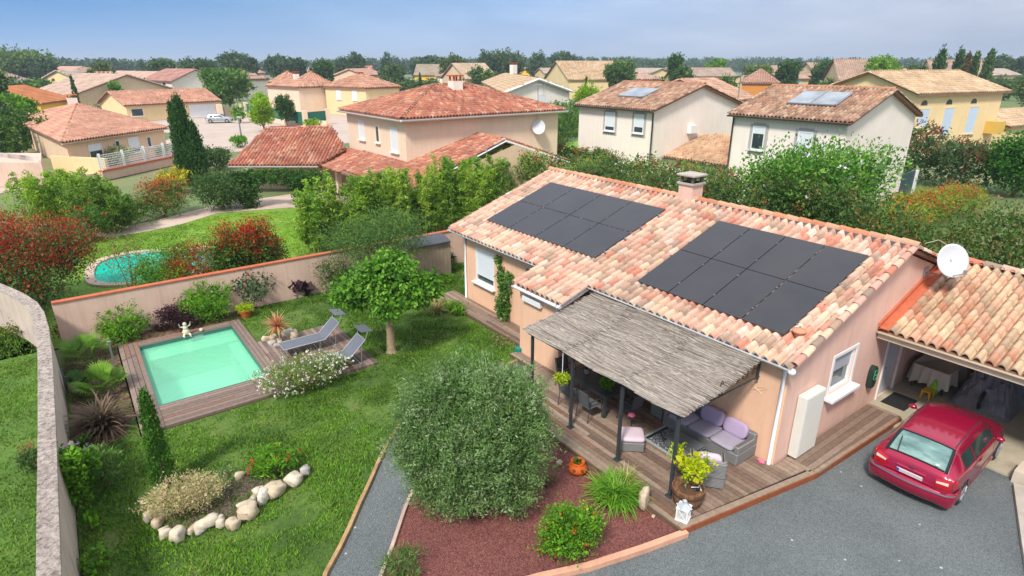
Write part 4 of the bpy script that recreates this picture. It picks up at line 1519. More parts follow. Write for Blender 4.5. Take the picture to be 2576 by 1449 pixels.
# pile of grey covered things
pile = thing('covered_motorbike', 'motorbike under a crumpled grey cover at the back of the carport', 'motorbike', (21.0, 4.05, 0.06))
r = np.random.default_rng(8)
V, Q = [], []
nx, ny = 40, 26
for i in range(nx + 1):
    for j in range(ny + 1):
        a, b_ = i / nx, j / ny
        e = (1 - abs(2 * a - 1) ** 4) * (1 - abs(2 * b_ - 1) ** 3)
        z = 0.06 + e * (0.55 + 0.45 * math.sin(a * 5.2 + 0.6) ** 2 + 0.25 * math.sin(b_ * 3.1)) + e * (0.08 * math.sin(i * 1.3 + j * 0.9) + 0.06 * math.sin(i * 2.3 - j * 1.7) + r.normal(0, 0.07))
        V.append((19.9 + a * 2.3, 3.3 + b_ * 1.5, z))
for i in range(nx):
    for j in range(ny):
        k = i * (ny + 1) + j
        Q.append((k, k + ny + 1, k + ny + 2, k + 1))
npmesh('cover', V, Q, plain('grey_tarpaulin', (0.15, 0.15, 0.17), 0.45, 0.35, 4), pile)
for x in (20.15, 21.9):
    q = MB()
    q.tube([(x + 0.28 * math.cos(t), 4.05, 0.35 + 0.28 * math.sin(t)) for t in np.linspace(0, 2 * math.pi, 15)], 0.05, 6)
    q.build('wheel', M_BLACK, pile)

# bicycle leaning by the low wall
bk = thing('bicycle', 'dark bicycle leaning beside the car at the carport pillar', 'bicycle', (18.6, 2.35, 0.06), local=True)
ORG[bk] = np.zeros(3)
for x in (-0.5, 0.5):
    q = MB(); q.tube([(x + 0.32 * math.cos(t), 0, 0.33 + 0.32 * math.sin(t)) for t in np.linspace(0, 2 * math.pi, 21)], 0.02, 6)
    for k in range(6):
        a = k * math.pi / 6
        q.tube([(x - 0.3 * math.cos(a), 0, 0.33 - 0.3 * math.sin(a)), (x + 0.3 * math.cos(a), 0, 0.33 + 0.3 * math.sin(a))], 0.003, 4)
    q.build('wheel', M_BLACK, bk)
q = MB()
for a, b_ in (((-0.5, 0, 0.33), (-0.12, 0, 0.8)), ((-0.12, 0, 0.8), (0.0, 0, 0.3)), ((0.0, 0, 0.3), (0.42, 0, 0.82)), ((-0.12, 0, 0.78), (0.42, 0, 0.82)), ((0.42, 0, 0.9), (0.5, 0, 0.33)), ((-0.5, 0, 0.33), (0, 0, 0.3))):
    q.tube([a, b_], 0.018, 6)
q.build('frame', plain('blue_black_paint', (0.03, 0.05, 0.08), 0.3, 0.1, 4), bk)
q = MB(); q.tube([(0.5, -0.27, 1.0), (0.42, -0.1, 0.98), (0.42, 0.1, 0.98), (0.5, 0.27, 1.0)], 0.015, 6); q.build('handlebar', M_BLACK, bk)
q = MB(); q.ball((-0.14, 0, 0.88), (0.13, 0.07, 0.035), 10, 6); q.build('saddle', M_BLACK, bk)
bk.location = (18.75, 2.35, 0.06); bk.rotation_euler = (R(8), 0, R(15))

# ---- satellite dish on the gable
sdh = thing('satellite_dish', 'large white satellite dish bracketed to the bungalow gable', 'satellite dish', (19.0, 6.1, 3.9))
cen = np.array([19.15, 5.45, 4.48])
toc = unit(np.array([-0.55, -0.75, 0.36]))
s1 = unit(np.cross(toc, [0, 0, 1])); s2 = np.cross(s1, toc)
V, Q = [], []
for L in range(8):
    rr = 0.44 * L / 7
    for k in range(28):
        a = 2 * math.pi * k / 28
        V.append(cen + s1 * math.cos(a) * rr + s2 * math.sin(a) * rr * 1.06 + toc * (rr / 0.44) ** 2 * 0.085)
for L in range(7):
    for k in range(28):
        j = (k + 1) % 28
        Q.append((L * 28 + k, L * 28 + j, L * 28 + 28 + j, L * 28 + 28 + k))
o = npmesh('reflector', V, Q, plain('dish_white', (0.58, 0.58, 0.6), 0.4, 0.03, 3), sdh, smooth=True)
sm2 = o.modifiers.new('thick', 'SOLIDIFY'); sm2.thickness = 0.012
q = MB(); q.tube([cen - s2 * 0.42 + toc * 0.06, cen - s2 * 0.38 + toc * 0.45], 0.014, 6)
q.obox(tuple(cen - s2 * 0.34 + toc * 0.5), (0.07, 0.07, 0.12), rz=0.6)
q.build('receiver_arm', M_GREYMETAL, sdh)
q = MB(); q.tube([(19.7, 6.13, 3.86), (19.5, 5.75, 3.9), (19.25, 5.55, 4.1), tuple(cen)], 0.025, 8)
q.box(19.58, 19.82, 6.11, 6.145, 3.72, 4.0)
q.build('bracket', M_GREYMETAL, sdh)
q = MB(); q.tube([(19.25, 5.6, 4.2), (19.5, 5.5, 4.7), (19.3, 5.9, 4.95), (18.8, 6.05, 4.9)], 0.008, 5); q.build('cable', plain('cream_cable', (0.6, 0.5, 0.4), 0.6, 0.1, 3), sdh)

# ---- tall white cover, charger, dragonfly on the wall
ac = thing('white_wall_cabinet', 'tall white cabinet standing against the pink gable wall', 'cabinet', (13.8, 5.98, 0.15))
q = MB(); q.obox((13.78, 6.03, 1.06), (0.92, 0.24, 1.76), bev=0.018); q.build('casing', plain('ivory_sheet', (0.66, 0.65, 0.60), 0.5, 0.05, 2), ac)
q = MB(); q.box(13.36, 14.2, 5.900, 5.908, 0.22, 1.9); q.build('door', plain('ivory_door', (0.72, 0.70, 0.64), 0.45, 0.04, 2), ac)
ev = thing('wall_charger', 'oval dark car charger with a green ring on the gable wall', 'car charger', (17.35, 6.1, 1.1))
V, Q = [], []
pr = []
for k in range(28):
    a = 2 * math.pi * k / 28
    cx2, cz2 = 0.15 * np.sign(math.cos(a)) * abs(math.cos(a)) ** 0.7, 0.36 * np.sign(math.sin(a)) * abs(math.sin(a)) ** 0.7
    pr.append((cx2, cz2))
for (y, s) in ((6.158, 1.0), (6.03, 1.0), (6.0, 0.88)):
    V += [(17.42 + x * s, y, 1.12 + z * s) for x, z in pr]
for L in range(2):
    for k in range(28):
        j = (k + 1) % 28
        Q.append((L * 28 + k, L * 28 + j, L * 28 + 28 + j, L * 28 + 28 + k))
Q.append(tuple(range(56, 84)))
npmesh('casing', V, Q, plain('charger_dark', (0.02, 0.035, 0.03), 0.3, 0.1, 3), ev)
q = MB(); q.tube([(17.42 + 0.115 * np.sign(math.cos(t)) * abs(math.cos(t)) ** .5, 5.995, 1.22 + 0.15 * np.sign(math.sin(t)) * abs(math.sin(t)) ** .5) for t in np.linspace(0, 2 * math.pi, 33)], 0.007, 5)
q.build('light_ring', plain('green_ring', (0.12, 0.5, 0.25), 0.4, 0.02, 3), ev)
q = MB(); q.ball((17.42, 5.993, 1.22), (0.02, 0.008, 0.02), 8, 5); q.build('logo_dot', M_WHITE, ev)
df_ = MB()
for (a, b_) in (((12.69, 6.95, 2.0), (12.69, 6.75, 1.9)), ((12.69, 6.9, 2.02), (12.69, 6.68, 2.12)), ((12.69, 6.86, 1.93), (12.69, 6.62, 2.1)), ((12.69, 6.95, 2.0), (12.69, 7.0, 1.85))):
    df_.tube([a, b_], 0.009, 5)
df_.ball((12.685, 6.93, 1.98), (0.02, 0.035, 0.035), 8, 5)
setp(df_.build('wall_ornament', plain('pale_ceramic', (0.7, 0.55, 0.42), 0.5, 0.1, 4)), 'small pale insect ornament on the peach wall by the sofa', 'wall ornament')

# ================================================================== PERGOLA WITH REED CANOPY
pg = thing('pergola', 'dark metal pergola roofed with grey reed mats beside the bungalow', 'pergola', (11, 9.5, 0.15))
CXF, CXB = 9.53, 12.33

def zcan(x, y=9.5):
    t = (x - CXF) / (CXB - CXF)
    return 2.42 + (2.93 - 2.42) * t - 0.05 * math.sin(math.pi * t) + 0.02 * math.sin(y * 3.1 + x * 2)

for y in (12.15, 10.42, 8.62, 6.93):
    q = MB(); q.box(9.66, 9.73, y - 0.035, y + 0.035, 0.15, 2.40).box(9.6, 9.79, y - 0.09, y + 0.09, 0.151, 0.165)
    q.build('post', M_DARK, pg)
q = MB(); q.box(9.655, 9.735, 6.85, 12.3, 2.30, 2.37)
q.build('front_beam', M_DARK, pg)
for y in (12.24, 10.42, 8.62, 6.87):
    q = MB()
    q.tube([(9.73, y, 2.33), (12.66, y, 2.52 if y > 7 else 2.36)], 0.022, 6)
    q.build('cross_bar', M_DARK, pg)
q = MB(); q.box(12.56, 12.60, 6.84, 6.90, 2.3, 2.95); q.build('wall_bracket', M_DARK, pg)
y = 6.84
M_RI = plain('rusty_iron', (0.07, 0.04, 0.03), 0.7, 0.3, 9)
for cx2, cz2, rr, t0, t1 in ((10.6, 2.50, 0.10, 0, 6), (11.15, 2.56, 0.14, 1, 7.5), (11.6, 2.60, 0.11, -1, 5), (12.0, 2.62, 0.15, 2, 8), (12.35, 2.6, 0.12, 0, 6)):
    q = MB(); q.tube([(cx2 + rr * (1 - 0.06 * k) * math.cos(t), y, cz2 + rr * (1 - 0.06 * k) * math.sin(t)) for k, t in enumerate(np.linspace(t0, t1, 14))], 0.011, 5); q.build('scroll', M_RI, pg)
q = MB(); q.tube([(11.05 + 0.06 * math.cos(t), y, 2.58 + 0.2 * math.sin(t)) for t in np.linspace(0, 6.28, 16)], 0.013, 5)
q.build('scroll', M_RI, pg)

rd = np.random.default_rng(31)
PALR = [((0.33, 0.28, 0.235), 4), ((0.42, 0.365, 0.31), 4), ((0.24, 0.20, 0.17), 3), ((0.50, 0.44, 0.37), 1.6), ((0.35, 0.32, 0.30), 2)]

def mat_reed(ya, yb, xa, xb, name, dz):
    V, Q, cc = [], [], []
    # woven base sheet
    ny, nx = 30, 16
    for i in range(nx + 1):
        for j in range(ny + 1):
            x, y = xa + (xb - xa) * i / nx, ya + (yb - ya) * j / ny
            if i == 0:
                x += rd.normal(0, 0.015)
            V.append((x, y, zcan(x, y) + dz))
            cc.append((0.16, 0.135, 0.115))
    for i in range(nx):
        for j in range(ny):
            k = i * (ny + 1) + j
            Q.append((k, k + ny + 1, k + ny + 2, k + 1))
    b0 = len(V)
    n = int(4200 * (yb - ya) * (xb - xa) / 15)
    for k in range(n * 2):
        x = rd.uniform(xa - 0.02, xb)
        L = rd.uniform(0.25, 0.9)
        y0 = rd.uniform(ya - 0.06, yb - L + 0.06)
        w = rd.uniform(0.006, 0.014)
        sk_ = rd.normal(0, 0.015)
        h = dz + rd.uniform(0.006, 0.028)
        col = pick(PALR, 1, rd)[0] * rd.uniform(0.75, 1.2)
        b = len(V)
        za, zb3 = zcan(x, y0) + h, zcan(x, y0 + L) + h + rd.normal(0, 0.006)
        V += [(x - w, y0, za), (x + w, y0, za), (x + w + sk_, y0 + L, zb3), (x - w + sk_, y0 + L, zb3)]
        cc += [col] * 4
        Q.append((b, b + 1, b + 2, b + 3))
    return npmesh(name, np.array(V), np.array(Q), M_REED, pg, np.array(cc))

mat_reed(10.62, 12.42, CXF, CXB - 0.05, 'reed_mat', 0.012)
mat_reed(8.55, 10.66, CXF, CXB, 'reed_mat', 0.0)
mat_reed(6.72, 8.59, CXF, CXB, 'reed_mat', 0.012)

# ================================================================== TERRACE FURNITURE
M_WICK = None
m, n, b = newmat('grey_wicker')
tc = n.nodes.new('ShaderNodeTexCoord')
wv = n.nodes.new('ShaderNodeTexWave'); wv.inputs['Scale'].default_value = 9; wv.bands_direction = 'Z'; wv.inputs['Distortion'].default_value = 0.6
n.links.new(tc.outputs['Object'], wv.inputs['Vector'])
c = rampn(n, wv.outputs['Fac'], [(0.1, (0.13, 0.125, 0.12)), (0.7, (0.27, 0.265, 0.26))])
c = mixc(n, 0.6, c, rampn(n, noise(n, 60, 3, 0.8), [(0.3, (0.6, 0.6, 0.6)), (0.7, (1.2, 1.2, 1.2))]), 'MULTIPLY')
n.links.new(c, b.inputs['Base Color']); b.inputs['Roughness'].default_value = 0.7
bump(n, b, wv.outputs['Fac'], 0.5, 0.01)
M_WICK = m
M_LAV = plain('lavender_fabric', (0.40, 0.32, 0.44), 0.9, 0.07, 3, bmp=0.15, bscale=80)
M_PINKF = plain('pale_pink_fabric', (0.62, 0.51, 0.56), 0.9, 0.05, 3, bmp=0.15, bscale=80)
M_SEATC = plain('grey_lavender_fabric', (0.33, 0.30, 0.36), 0.9, 0.07, 3, bmp=0.15, bscale=80)

def cushion(parent, c, size, mat, rz=0, rx=0, ry=0, name='cushion'):
    """soft pad: a superellipsoid grid"""
    V, Q = [], []
    n_, m_ = 20, 10
    M = Matrix.Rotation(rz, 3, 'Z') @ Matrix.Rotation(ry, 3, 'Y') @ Matrix.Rotation(rx, 3, 'X')

    def se(v, e):
        return math.copysign(abs(v) ** e, v)
    for i in range(m_ + 1):
        ph = -math.pi / 2 + math.pi * i / m_
        for k in range(n_):
            t = 2 * math.pi * k / n_
            p = Vector((size[0] / 2 * se(math.cos(ph), 0.5) * se(math.cos(t), 0.3), size[1] / 2 * se(math.cos(ph), 0.5) * se(math.sin(t), 0.3), size[2] / 2 * se(math.sin(ph), 0.7)))
            V.append(tuple(M @ p + Vector(c)))
    for i in range(m_):
        for k in range(n_):
            j = (k + 1) % n_
            Q.append((i * n_ + k, i * n_ + j, i * n_ + n_ + j, i * n_ + n_ + k))
    return npmesh(name, V, Q, mat, parent, smooth=True)

sf = thing('wicker_sofa', 'grey wicker corner sofa with lavender cushions against the peach wall', 'sofa', (12.3, 7.8, 0.15))
def wb(c, size, nm='wicker_frame', parent=None, rz=0):
    q = MB(); q.obox(c, size, rz=rz, bev=0.03)
    return q.build(nm, M_WICK, parent)
wb((12.27, 7.82, 0.33), (0.86, 2.35, 0.34), 'base', sf)
wb((12.62, 7.82, 0.66), (0.14, 2.35, 0.32), 'backrest', sf)
wb((12.20, 6.71, 0.60), (0.72, 0.14, 0.22), 'armrest', sf)
wb((12.20, 8.93, 0.62), (0.72, 0.14, 0.26), 'armrest', sf)
for y in (7.15, 7.83, 8.51):
    cushion(sf, (12.16, y, 0.55), (0.72, 0.68, 0.13), M_SEATC, name='seat_cushion')
for y, a in ((7.15, 0.0), (7.85, 0.06)):
    cushion(sf, (12.46, y, 0.80), (0.17, 0.68, 0.44), M_LAV, ry=0.25, rz=a, name='back_cushion')
cushion(sf, (12.28, 8.72, 0.80), (0.6, 0.16, 0.42), M_LAV, rx=0.2, name='back_cushion')

ot = thing('wicker_ottoman', 'square grey wicker ottoman with a pale pink cushion beside the pergola post', 'ottoman', (10.42, 8.82, 0.15))
wb((10.42, 8.82, 0.30), (0.60, 0.60, 0.28), 'base', ot, rz=R(-42))
cushion(ot, (10.42, 8.82, 0.50), (0.62, 0.62, 0.15), M_PINKF, rz=R(-42))

ar = thing('wicker_armchair', 'grey wicker armchair with its back to the driveway, beside the wooden barrel', 'armchair', (10.75, 6.98, 0.15), local=True)
wb((0, 0, 0.19), (0.74, 0.74, 0.34), 'base', ar)
wb((-0.33, 0, 0.50), (0.12, 0.74, 0.42), 'backrest', ar)
wb((0.04, -0.33, 0.42), (0.62, 0.10, 0.20), 'armrest', ar)
wb((0.04, 0.33, 0.42), (0.62, 0.10, 0.20), 'armrest', ar)
cushion(ar, (0.04, 0, 0.40), (0.6, 0.56, 0.13), M_PINKF, name='seat_cushion')
cushion(ar, (-0.20, 0, 0.62), (0.16, 0.54, 0.42), M_PINKF, ry=-0.2, name='back_cushion')
ar.rotation_euler = (0, 0, R(38))
ar.location = (10.92, 6.86, 0.15)
ar.scale = (1.1, 1.1, 1.05)

ct = thing('coffee_table', 'low dark grey coffee table on the patterned rug', 'coffee table', (11.35, 7.85, 0.16))
q = MB(); q.obox((11.35, 7.85, 0.46), (0.5, 0.9, 0.04), bev=0.01); q.build('tabletop', plain('slate_top', (0.12, 0.125, 0.13), 0.4, 0.1, 3), ct)
wb((11.35, 7.85, 0.30), (0.44, 0.84, 0.27), 'base', ct)
m, n, b = newmat('patterned_rug')
f = noise(n, 26, 2, 0.9)
c = rampn(n, f, [(0.44, (0.02, 0.022, 0.025)), (0.5, (0.02, 0.022, 0.025)), (0.53, (0.36, 0.38, 0.4)), (0.7, (0.42, 0.43, 0.45))])
n.links.new(c, b.inputs['Base Color']); b.inputs['Roughness'].default_value = 0.95
rg_ = thing('rug', 'black and pale grey patterned rug in front of the sofa', 'rug', (11.4, 7.9, 0.15))
q = MB(); q.box(10.98, 11.86, 7.05, 8.76, 0.152, 0.162); q.build('pattern', m, rg_)
q = MB()
for bx in ((10.90, 10.98, 6.88, 8.92), (11.86, 11.94, 6.88, 8.92), (10.98, 11.86, 6.88, 6.96), (10.98, 11.86, 8.84, 8.92)):
    q.box(*bx, 0.152, 0.163)
q.build('pale_border', plain('rug_border', (0.33, 0.36, 0.36), 0.95, 0.1, 9), rg_)
for ya_ in (6.96, 8.76):
    MB().box(10.98, 11.86, ya_, ya_ + 0.085, 0.152, 0.162).build('black_band', M_BLACK, rg_)

# dining table and chairs
dt = thing('dining_table', 'anthracite slatted dining table under the reed canopy', 'dining table', (11.15, 10.95, 0.15))
q = MB()
for i in range(8):
    q.box(10.74 + i * 0.105, 10.74 + i * 0.105 + 0.098, 10.2, 11.75, 0.875, 0.90)
q.build('tabletop', M_DARK, dt)
q = MB(); q.box(10.70, 10.735, 10.12, 11.83, 0.82, 0.905).box(11.59, 11.625, 10.12, 11.83, 0.82, 0.905).box(10.735, 11.59, 10.12, 10.195, 0.82, 0.905).box(10.735, 11.59, 11.755, 11.83, 0.82, 0.905)
q.build('apron', M_DARK, dt)
for x in (10.74, 11.53):
    for y in (10.16, 11.72):
        q = MB(); q.box(x - 0.0, x + 0.08, y - 0.0, y + 0.08, 0.15, 0.82); q.build('leg', M_DARK, dt)

def chair(label, x, y, rz, first=None):
    if first is not None:
        c_ = dup(first, (x, y, 0.15), rz)
        c_['label'] = label
        return c_
    o = thing('garden_chair', label, 'chair', (x, y, 0.15), 'garden chairs round the dining table', local=True, rz=rz)
    q = MB(); q.obox((0, 0, 0.43), (0.46, 0.46, 0.02), bev=0.006); q.build('seat', plain('grey_sling', (0.09, 0.095, 0.1), 0.8, 0.1, 30), o)
    q = MB(); q.obox((-0.27, 0, 0.70), (0.02, 0.44, 0.46), ry=-0.2, bev=0.006); q.build('backrest', MATS['grey_sling'], o)
    for sx in (-1, 1):
        for sy in (-1, 1):
            q = MB()
            if sx < 0:
                q.tube([(-0.3, sy * 0.24, 0), (-0.23, sy * 0.24, 0.43), (-0.33, sy * 0.24, 0.95)], 0.013, 6)
            else:
                q.tube([(0.26, sy * 0.24, 0), (0.22, sy * 0.24, 0.43), (0.2, sy * 0.24, 0.64)], 0.013, 6)
            q.build('leg', M_DARK, o)
    for sy in (-1, 1):
        q = MB(); q.tube([(-0.27, sy * 0.25, 0.66), (0.0, sy * 0.27, 0.68), (0.22, sy * 0.25, 0.65)], 0.016, 6); q.build('armrest', M_DARK, o)
    return o

c0 = chair('dark sling chair on the garden side of the dining table, nearest the armchairs', 10.48, 10.5, 0)
chair('dark sling chair on the garden side of the dining table, behind the lime hanging plant', 10.45, 11.25, 0, c0)
chair('dark sling chair at the far left head of the dining table', 11.1, 12.15, -math.pi / 2, c0)
chair('dark sling chair at the head of the dining table facing the far gable', 11.3, 9.72, math.pi / 2, c0)
chair('dark sling chair on the house side of the dining table', 11.95, 11.0, math.pi, c0)

fp = thing('flower_pot', 'small grey flower pot with a plant on the dining table', 'flower pot', (11.2, 11.45, 0.905))
q = MB(); q.lathe((11.2, 11.42, 0.905), [(0.06, 0), (0.08, 0.16), (0.07, 0.16), (0.05, 0.03)], 14); q.build('pot', plain('grey_pot', (0.3, 0.31, 0.32), 0.6, 0.1, 4), fp)
V, cl = crown([(11.2, 11.42, 1.14, 0.08, 0.08, 0.09)], 14, 6, 0.03, 0.06, PURPLE)
leafmesh('foliage', V, cl, fp)
orc = thing('orchid', 'green plant with pink blooms on the dining table by the post', 'potted plant', (11.0, 10.4, 0.905))
q = MB(); q.lathe((11.0, 10.42, 0.905), [(0.06, 0), (0.08, 0.13), (0.07, 0.13), (0.05, 0.02)], 14); q.build('pot', M_BLACK, orc)
V, cl = crown([(11.0, 10.42, 1.15, 0.19, 0.19, 0.15)], 34, 8, 0.05, 0.11, BRIGHT)
leafmesh('foliage', V, cl, orc)
V, cl = crown([(11.02, 10.42, 1.40, 0.07, 0.07, 0.10)], 16, 6, 0.025, 0.06, [((0.65, 0.20, 0.30), 1)])
leafmesh('flower', V, cl, orc, M_FLOWER)
pf = MB(); pf.ball((10.95, 9.35, 0.62), (0.10, 0.10, 0.06), 10, 6, 0.15)
setp(pf.build('cushion_flower', plain('pink_felt', (0.75, 0.22, 0.32), 0.8, 0.1, 5)), 'round pink rosette lying behind the middle pergola post', 'ornament')
sc_ = MB(); sc_.ball((12.52, 6.38, 0.2), (0.06, 0.10, 0.05), 8, 6, 0.2)
setp(sc_.build('pink_slipper', MATS['pink_felt']), 'small pink slipper on the deck beside the sofa', 'slipper')

# planter between the table and the sofa
pl_ = thing('planter_box', 'tall grey planter box with green leaves left of the sofa', 'planter', (11.7, 9.35, 0.15))
q = MB(); q.obox((12.2, 9.35, 0.5), (0.42, 0.42, 0.7), bev=0.02); q.build('box', plain('planter_grey', (0.22, 0.23, 0.21), 0.7, 0.1, 4), pl_)
V, cl = crown([(12.2, 9.35, 1.0, 0.25, 0.25, 0.2)], 40, 8, 0.06, 0.1, DEEP)
leafmesh('foliage', V, cl, pl_)

# hanging basket
hb = thing('hanging_basket', 'lime green plant hanging on a white cord from the reed canopy', 'hanging plant', (9.6, 10.75, 1.45))
q = MB(); q.lathe((9.62, 10.74, 1.40), [(0.04, 0), (0.13, 0.06), (0.15, 0.14), (0.12, 0.14)], 14); q.build('pot', M_DARK, hb)
V, cl = crown([(9.62, 10.74, 1.58, 0.23, 0.23, 0.13)], 60, 8, 0.04, 0.07, [((0.40, 0.52, 0.04), 3), ((0.50, 0.58, 0.06), 2), ((0.28, 0.42, 0.03), 2)])
leafmesh('foliage', V, cl, hb)
q = MB(); q.tube([(9.62, 10.74, 1.5), (9.62, 10.74, 2.40)], 0.012, 5); q.build('cord', M_WHITE, hb)

# barrel with the lemon tree
br = thing('barrel_planter', 'half wine barrel planter with an iron band at the deck corner', 'planter', (9.82, 6.55, 0.15))
q = MB()
bc = (9.82, 6.55, 0.15)
q.lathe(bc, [(0.28, 0), (0.34, 0.2), (0.37, 0.45), (0.34, 0.45), (0.32, 0.38)], 26)
m, n, b = newmat('barrel_oak')
tc = n.nodes.new('ShaderNodeTexCoord')
v = n.nodes.new('ShaderNodeTexNoise'); v.inputs['Scale'].default_value = 7
mm = n.nodes.new('ShaderNodeMapping'); mm.inputs['Scale'].default_value = (3, 3, 0.3)
n.links.new(tc.outputs['Object'], mm.inputs[0]); n.links.new(mm.outputs[0], v.inputs['Vector'])
n.links.new(rampn(n, v.outputs['Fac'], [(0.35, (0.10, 0.045, 0.02)), (0.65, (0.26, 0.13, 0.06))]), b.inputs['Base Color'])
b.inputs['Roughness'].default_value = 0.7
q.build('staves', m, br, smooth=False)
for z, rr in ((0.10, 0.318), (0.33, 0.362)):
    q = MB(); q.lathe((bc[0], bc[1], bc[2] + z), [(rr, 0), (rr + 0.012, 0.0), (rr + 0.018, 0.045), (rr + 0.003, 0.045)], 26, cap=False); q.build('band', plain('rust_band', (0.07, 0.04, 0.03), 0.6, 0.3, 8), br)
q = MB(); q.lathe((bc[0], bc[1], bc[2] + 0.37), [(0.325, 0), (0.2, 0.012), (0.01, 0.018)], 20); q.build('soil', M_SOIL, br)
lt = thing('lemon_tree', 'small lemon tree with yellow green leaves growing in the barrel', 'lemon tree', (9.86, 6.55, 0.52))
q = MB(); q.tube([(9.80, 6.62, 0.50), (9.84, 6.62, 0.8), (9.88, 6.66, 1.12)], [0.016, 0.013, 0.009], 6)
for a in range(7):
    t = a * 0.9
    q.tube([(9.85, 6.63, 0.85 + 0.03 * a), (9.87 + 0.2 * math.cos(t), 6.66 + 0.2 * math.sin(t), 1.05 + 0.03 * a), (9.87 + 0.4 * math.cos(t), 6.68 + 0.4 * math.sin(t), 1.15 + 0.05 * a)], [0.008, 0.006, 0.003], 5)
q.build('trunk', M_PALEBARK, lt)
V, cl = crown([(9.9, 6.75, 1.22, 0.52, 0.52, 0.30), (9.75, 6.45, 1.1, 0.3, 0.3, 0.25), (10.1, 6.5, 1.05, 0.3, 0.3, 0.25)], 66, 9, 0.055, 0.095, [((0.48, 0.56, 0.03), 4), ((0.58, 0.60, 0.05), 2), ((0.30, 0.46, 0.03), 3)], 0.55, shell=0.35)
leafmesh('crown', V, cl, lt)
hs = thing('hand_tools', 'black and white garden gloves and string lying in the barrel', 'gloves', (9.95, 6.42, 0.55))
q = MB(); q.ball((9.95, 6.42, 0.58), (0.10, 0.08, 0.035), 10, 6, 0.1); q.build('glove', M_BLACK, hs)
q = MB(); q.tube([(9.85, 6.5, 0.60), (9.95, 6.38, 0.63), (10.05, 6.45, 0.60), (9.95, 6.3, 0.58)], 0.012, 5); q.build('string', M_WHITE, hs)

ln = thing('lantern', 'white wooden lantern with crossed glass panes on the deck corner', 'lantern', (9.33, 6.27, 0.155), local=True)
q = MB()
for sx in (-1, 1):
    for sy in (-1, 1):
        q.box(sx * 0.115 - 0.015, sx * 0.115 + 0.015, sy * 0.115 - 0.015, sy * 0.115 + 0.015, 0.03, 0.30)
q.box(-0.14, 0.14, -0.14, 0.14, 0, 0.03).box(-0.14, 0.14, -0.14, 0.14, 0.30, 0.33)
q.build('frame', M_WHITE, ln)
q = MB()
for ax in range(2):
    for sg in (-1, 1):
        for fl2 in (-1, 1):
            a, b_ = (-0.1 * fl2, sg * 0.12, 0.04), (0.1 * fl2, sg * 0.12, 0.29)
            if ax:
                a, b_ = (a[1], a[0], a[2]), (b_[1], b_[0], b_[2])
            q.tube([a, b_], 0.007, 5)
q.build('glazing_bar', M_WHITE, ln)
q = MB(); q.lathe((0, 0, 0.33), [(0.19, 0), (0.06, 0.09), (0.05, 0.13), (0.055, 0.16), (0.02, 0.18)], 4)
o = q.build('cap', plain('zinc_cap', (0.45, 0.47, 0.5), 0.5, 0.1, 4), ln)
q = MB(); q.box(-0.105, 0.105, -0.105, 0.105, 0.031, 0.298); q.build('pane', plain('frosted_pane', (0.5, 0.52, 0.52), 0.2, 0.1, 4), ln)
ln.rotation_euler = (0, 0, R(20))

# ================================================================== LOUNGERS
def lounger(label, x, y, first=None, canopy=0.0):
    if first is not None:
        c_ = dup(first, (x, y, 0.122), 0)
        c_['label'] = label
        return c_
    o = thing('sun_lounger', label, 'sun lounger', (x, y, 0.122), 'grey loungers on the pool deck', local=True)
    M_SL = plain('grey_lounger_fabric', (0.13, 0.14, 0.165), 0.7, 0.06, 3, bmp=0.1, bscale=120)
    L, W, ZS = 1.42, 0.34, 0.36
    bx, bz = L + 0.56, ZS + 0.50
    q = MB()
    for s in (-1, 1):
        q.tube([(0, s * W, ZS), (L, s * W, ZS), (bx, s * W, bz)], 0.014, 6)
    q.tube([(0, -W, ZS), (0, W, ZS)], 0.014, 6).tube([(bx, -W, bz), (bx, W, bz)], 0.014, 6)
    q.build('frame', plain('lounger_tube', (0.5, 0.5, 0.5), 0.35, 0.05, 4, metal=0.5), o)
    V = [(0.02, -W + 0.01, ZS), (L, -W + 0.01, ZS - 0.015), (bx - 0.01, -W + 0.01, bz), (bx - 0.01, W - 0.01, bz), (L, W - 0.01, ZS - 0.015), (0.02, W - 0.01, ZS)]
    ob = npmesh('sling', V, [(0, 1, 4, 5), (1, 2, 3, 4)], M_SL, o)
    so2 = ob.modifiers.new('t', 'SOLIDIFY'); so2.thickness = 0.012
    for xx in (0.1, 1.25):
        q = MB(); q.tube([(xx, -W, ZS), (xx - 0.06, -W, 0), (xx - 0.06, W, 0), (xx, W, ZS)], 0.013, 6); q.build('leg', MATS['lounger_tube'], o)
    q = MB(); q.tube([(bx - 0.12, -W, bz - 0.1), (L + 0.35, -W, 0.02), (L + 0.35, W, 0.02), (bx - 0.12, W, bz - 0.1)], 0.011, 6); q.build('back_prop', MATS['lounger_tube'], o)
    q = MB()
    for s in (-1, 1):
        q.tube([(bx, s * W, bz - 0.02), (bx + 0.08, s * W, bz + 0.18), (bx + 0.12, s * W * 0.97, bz + 0.27)], 0.010, 6)
    cz = bz + 0.28
    cn = [(bx - 0.10, -W, cz + 0.03), (bx + 0.30, -W, cz - 0.03), (bx + 0.30, W, cz - 0.03), (bx - 0.10, W, cz + 0.03)]
    q.build('shade_arm', MATS['lounger_tube'], o)
    ob = npmesh('sun_shade', cn, [(0, 1, 2, 3)], M_SL, o)
    so2 = ob.modifiers.new('t', 'SOLIDIFY'); so2.thickness = 0.015
    return o

l0 = lounger('grey folding sun lounger with raised back and shade, in full view by the pool', 4.58, 19.6)
lounger('grey folding sun lounger half hidden behind the white flowering bush', 4.75, 17.72, l0)

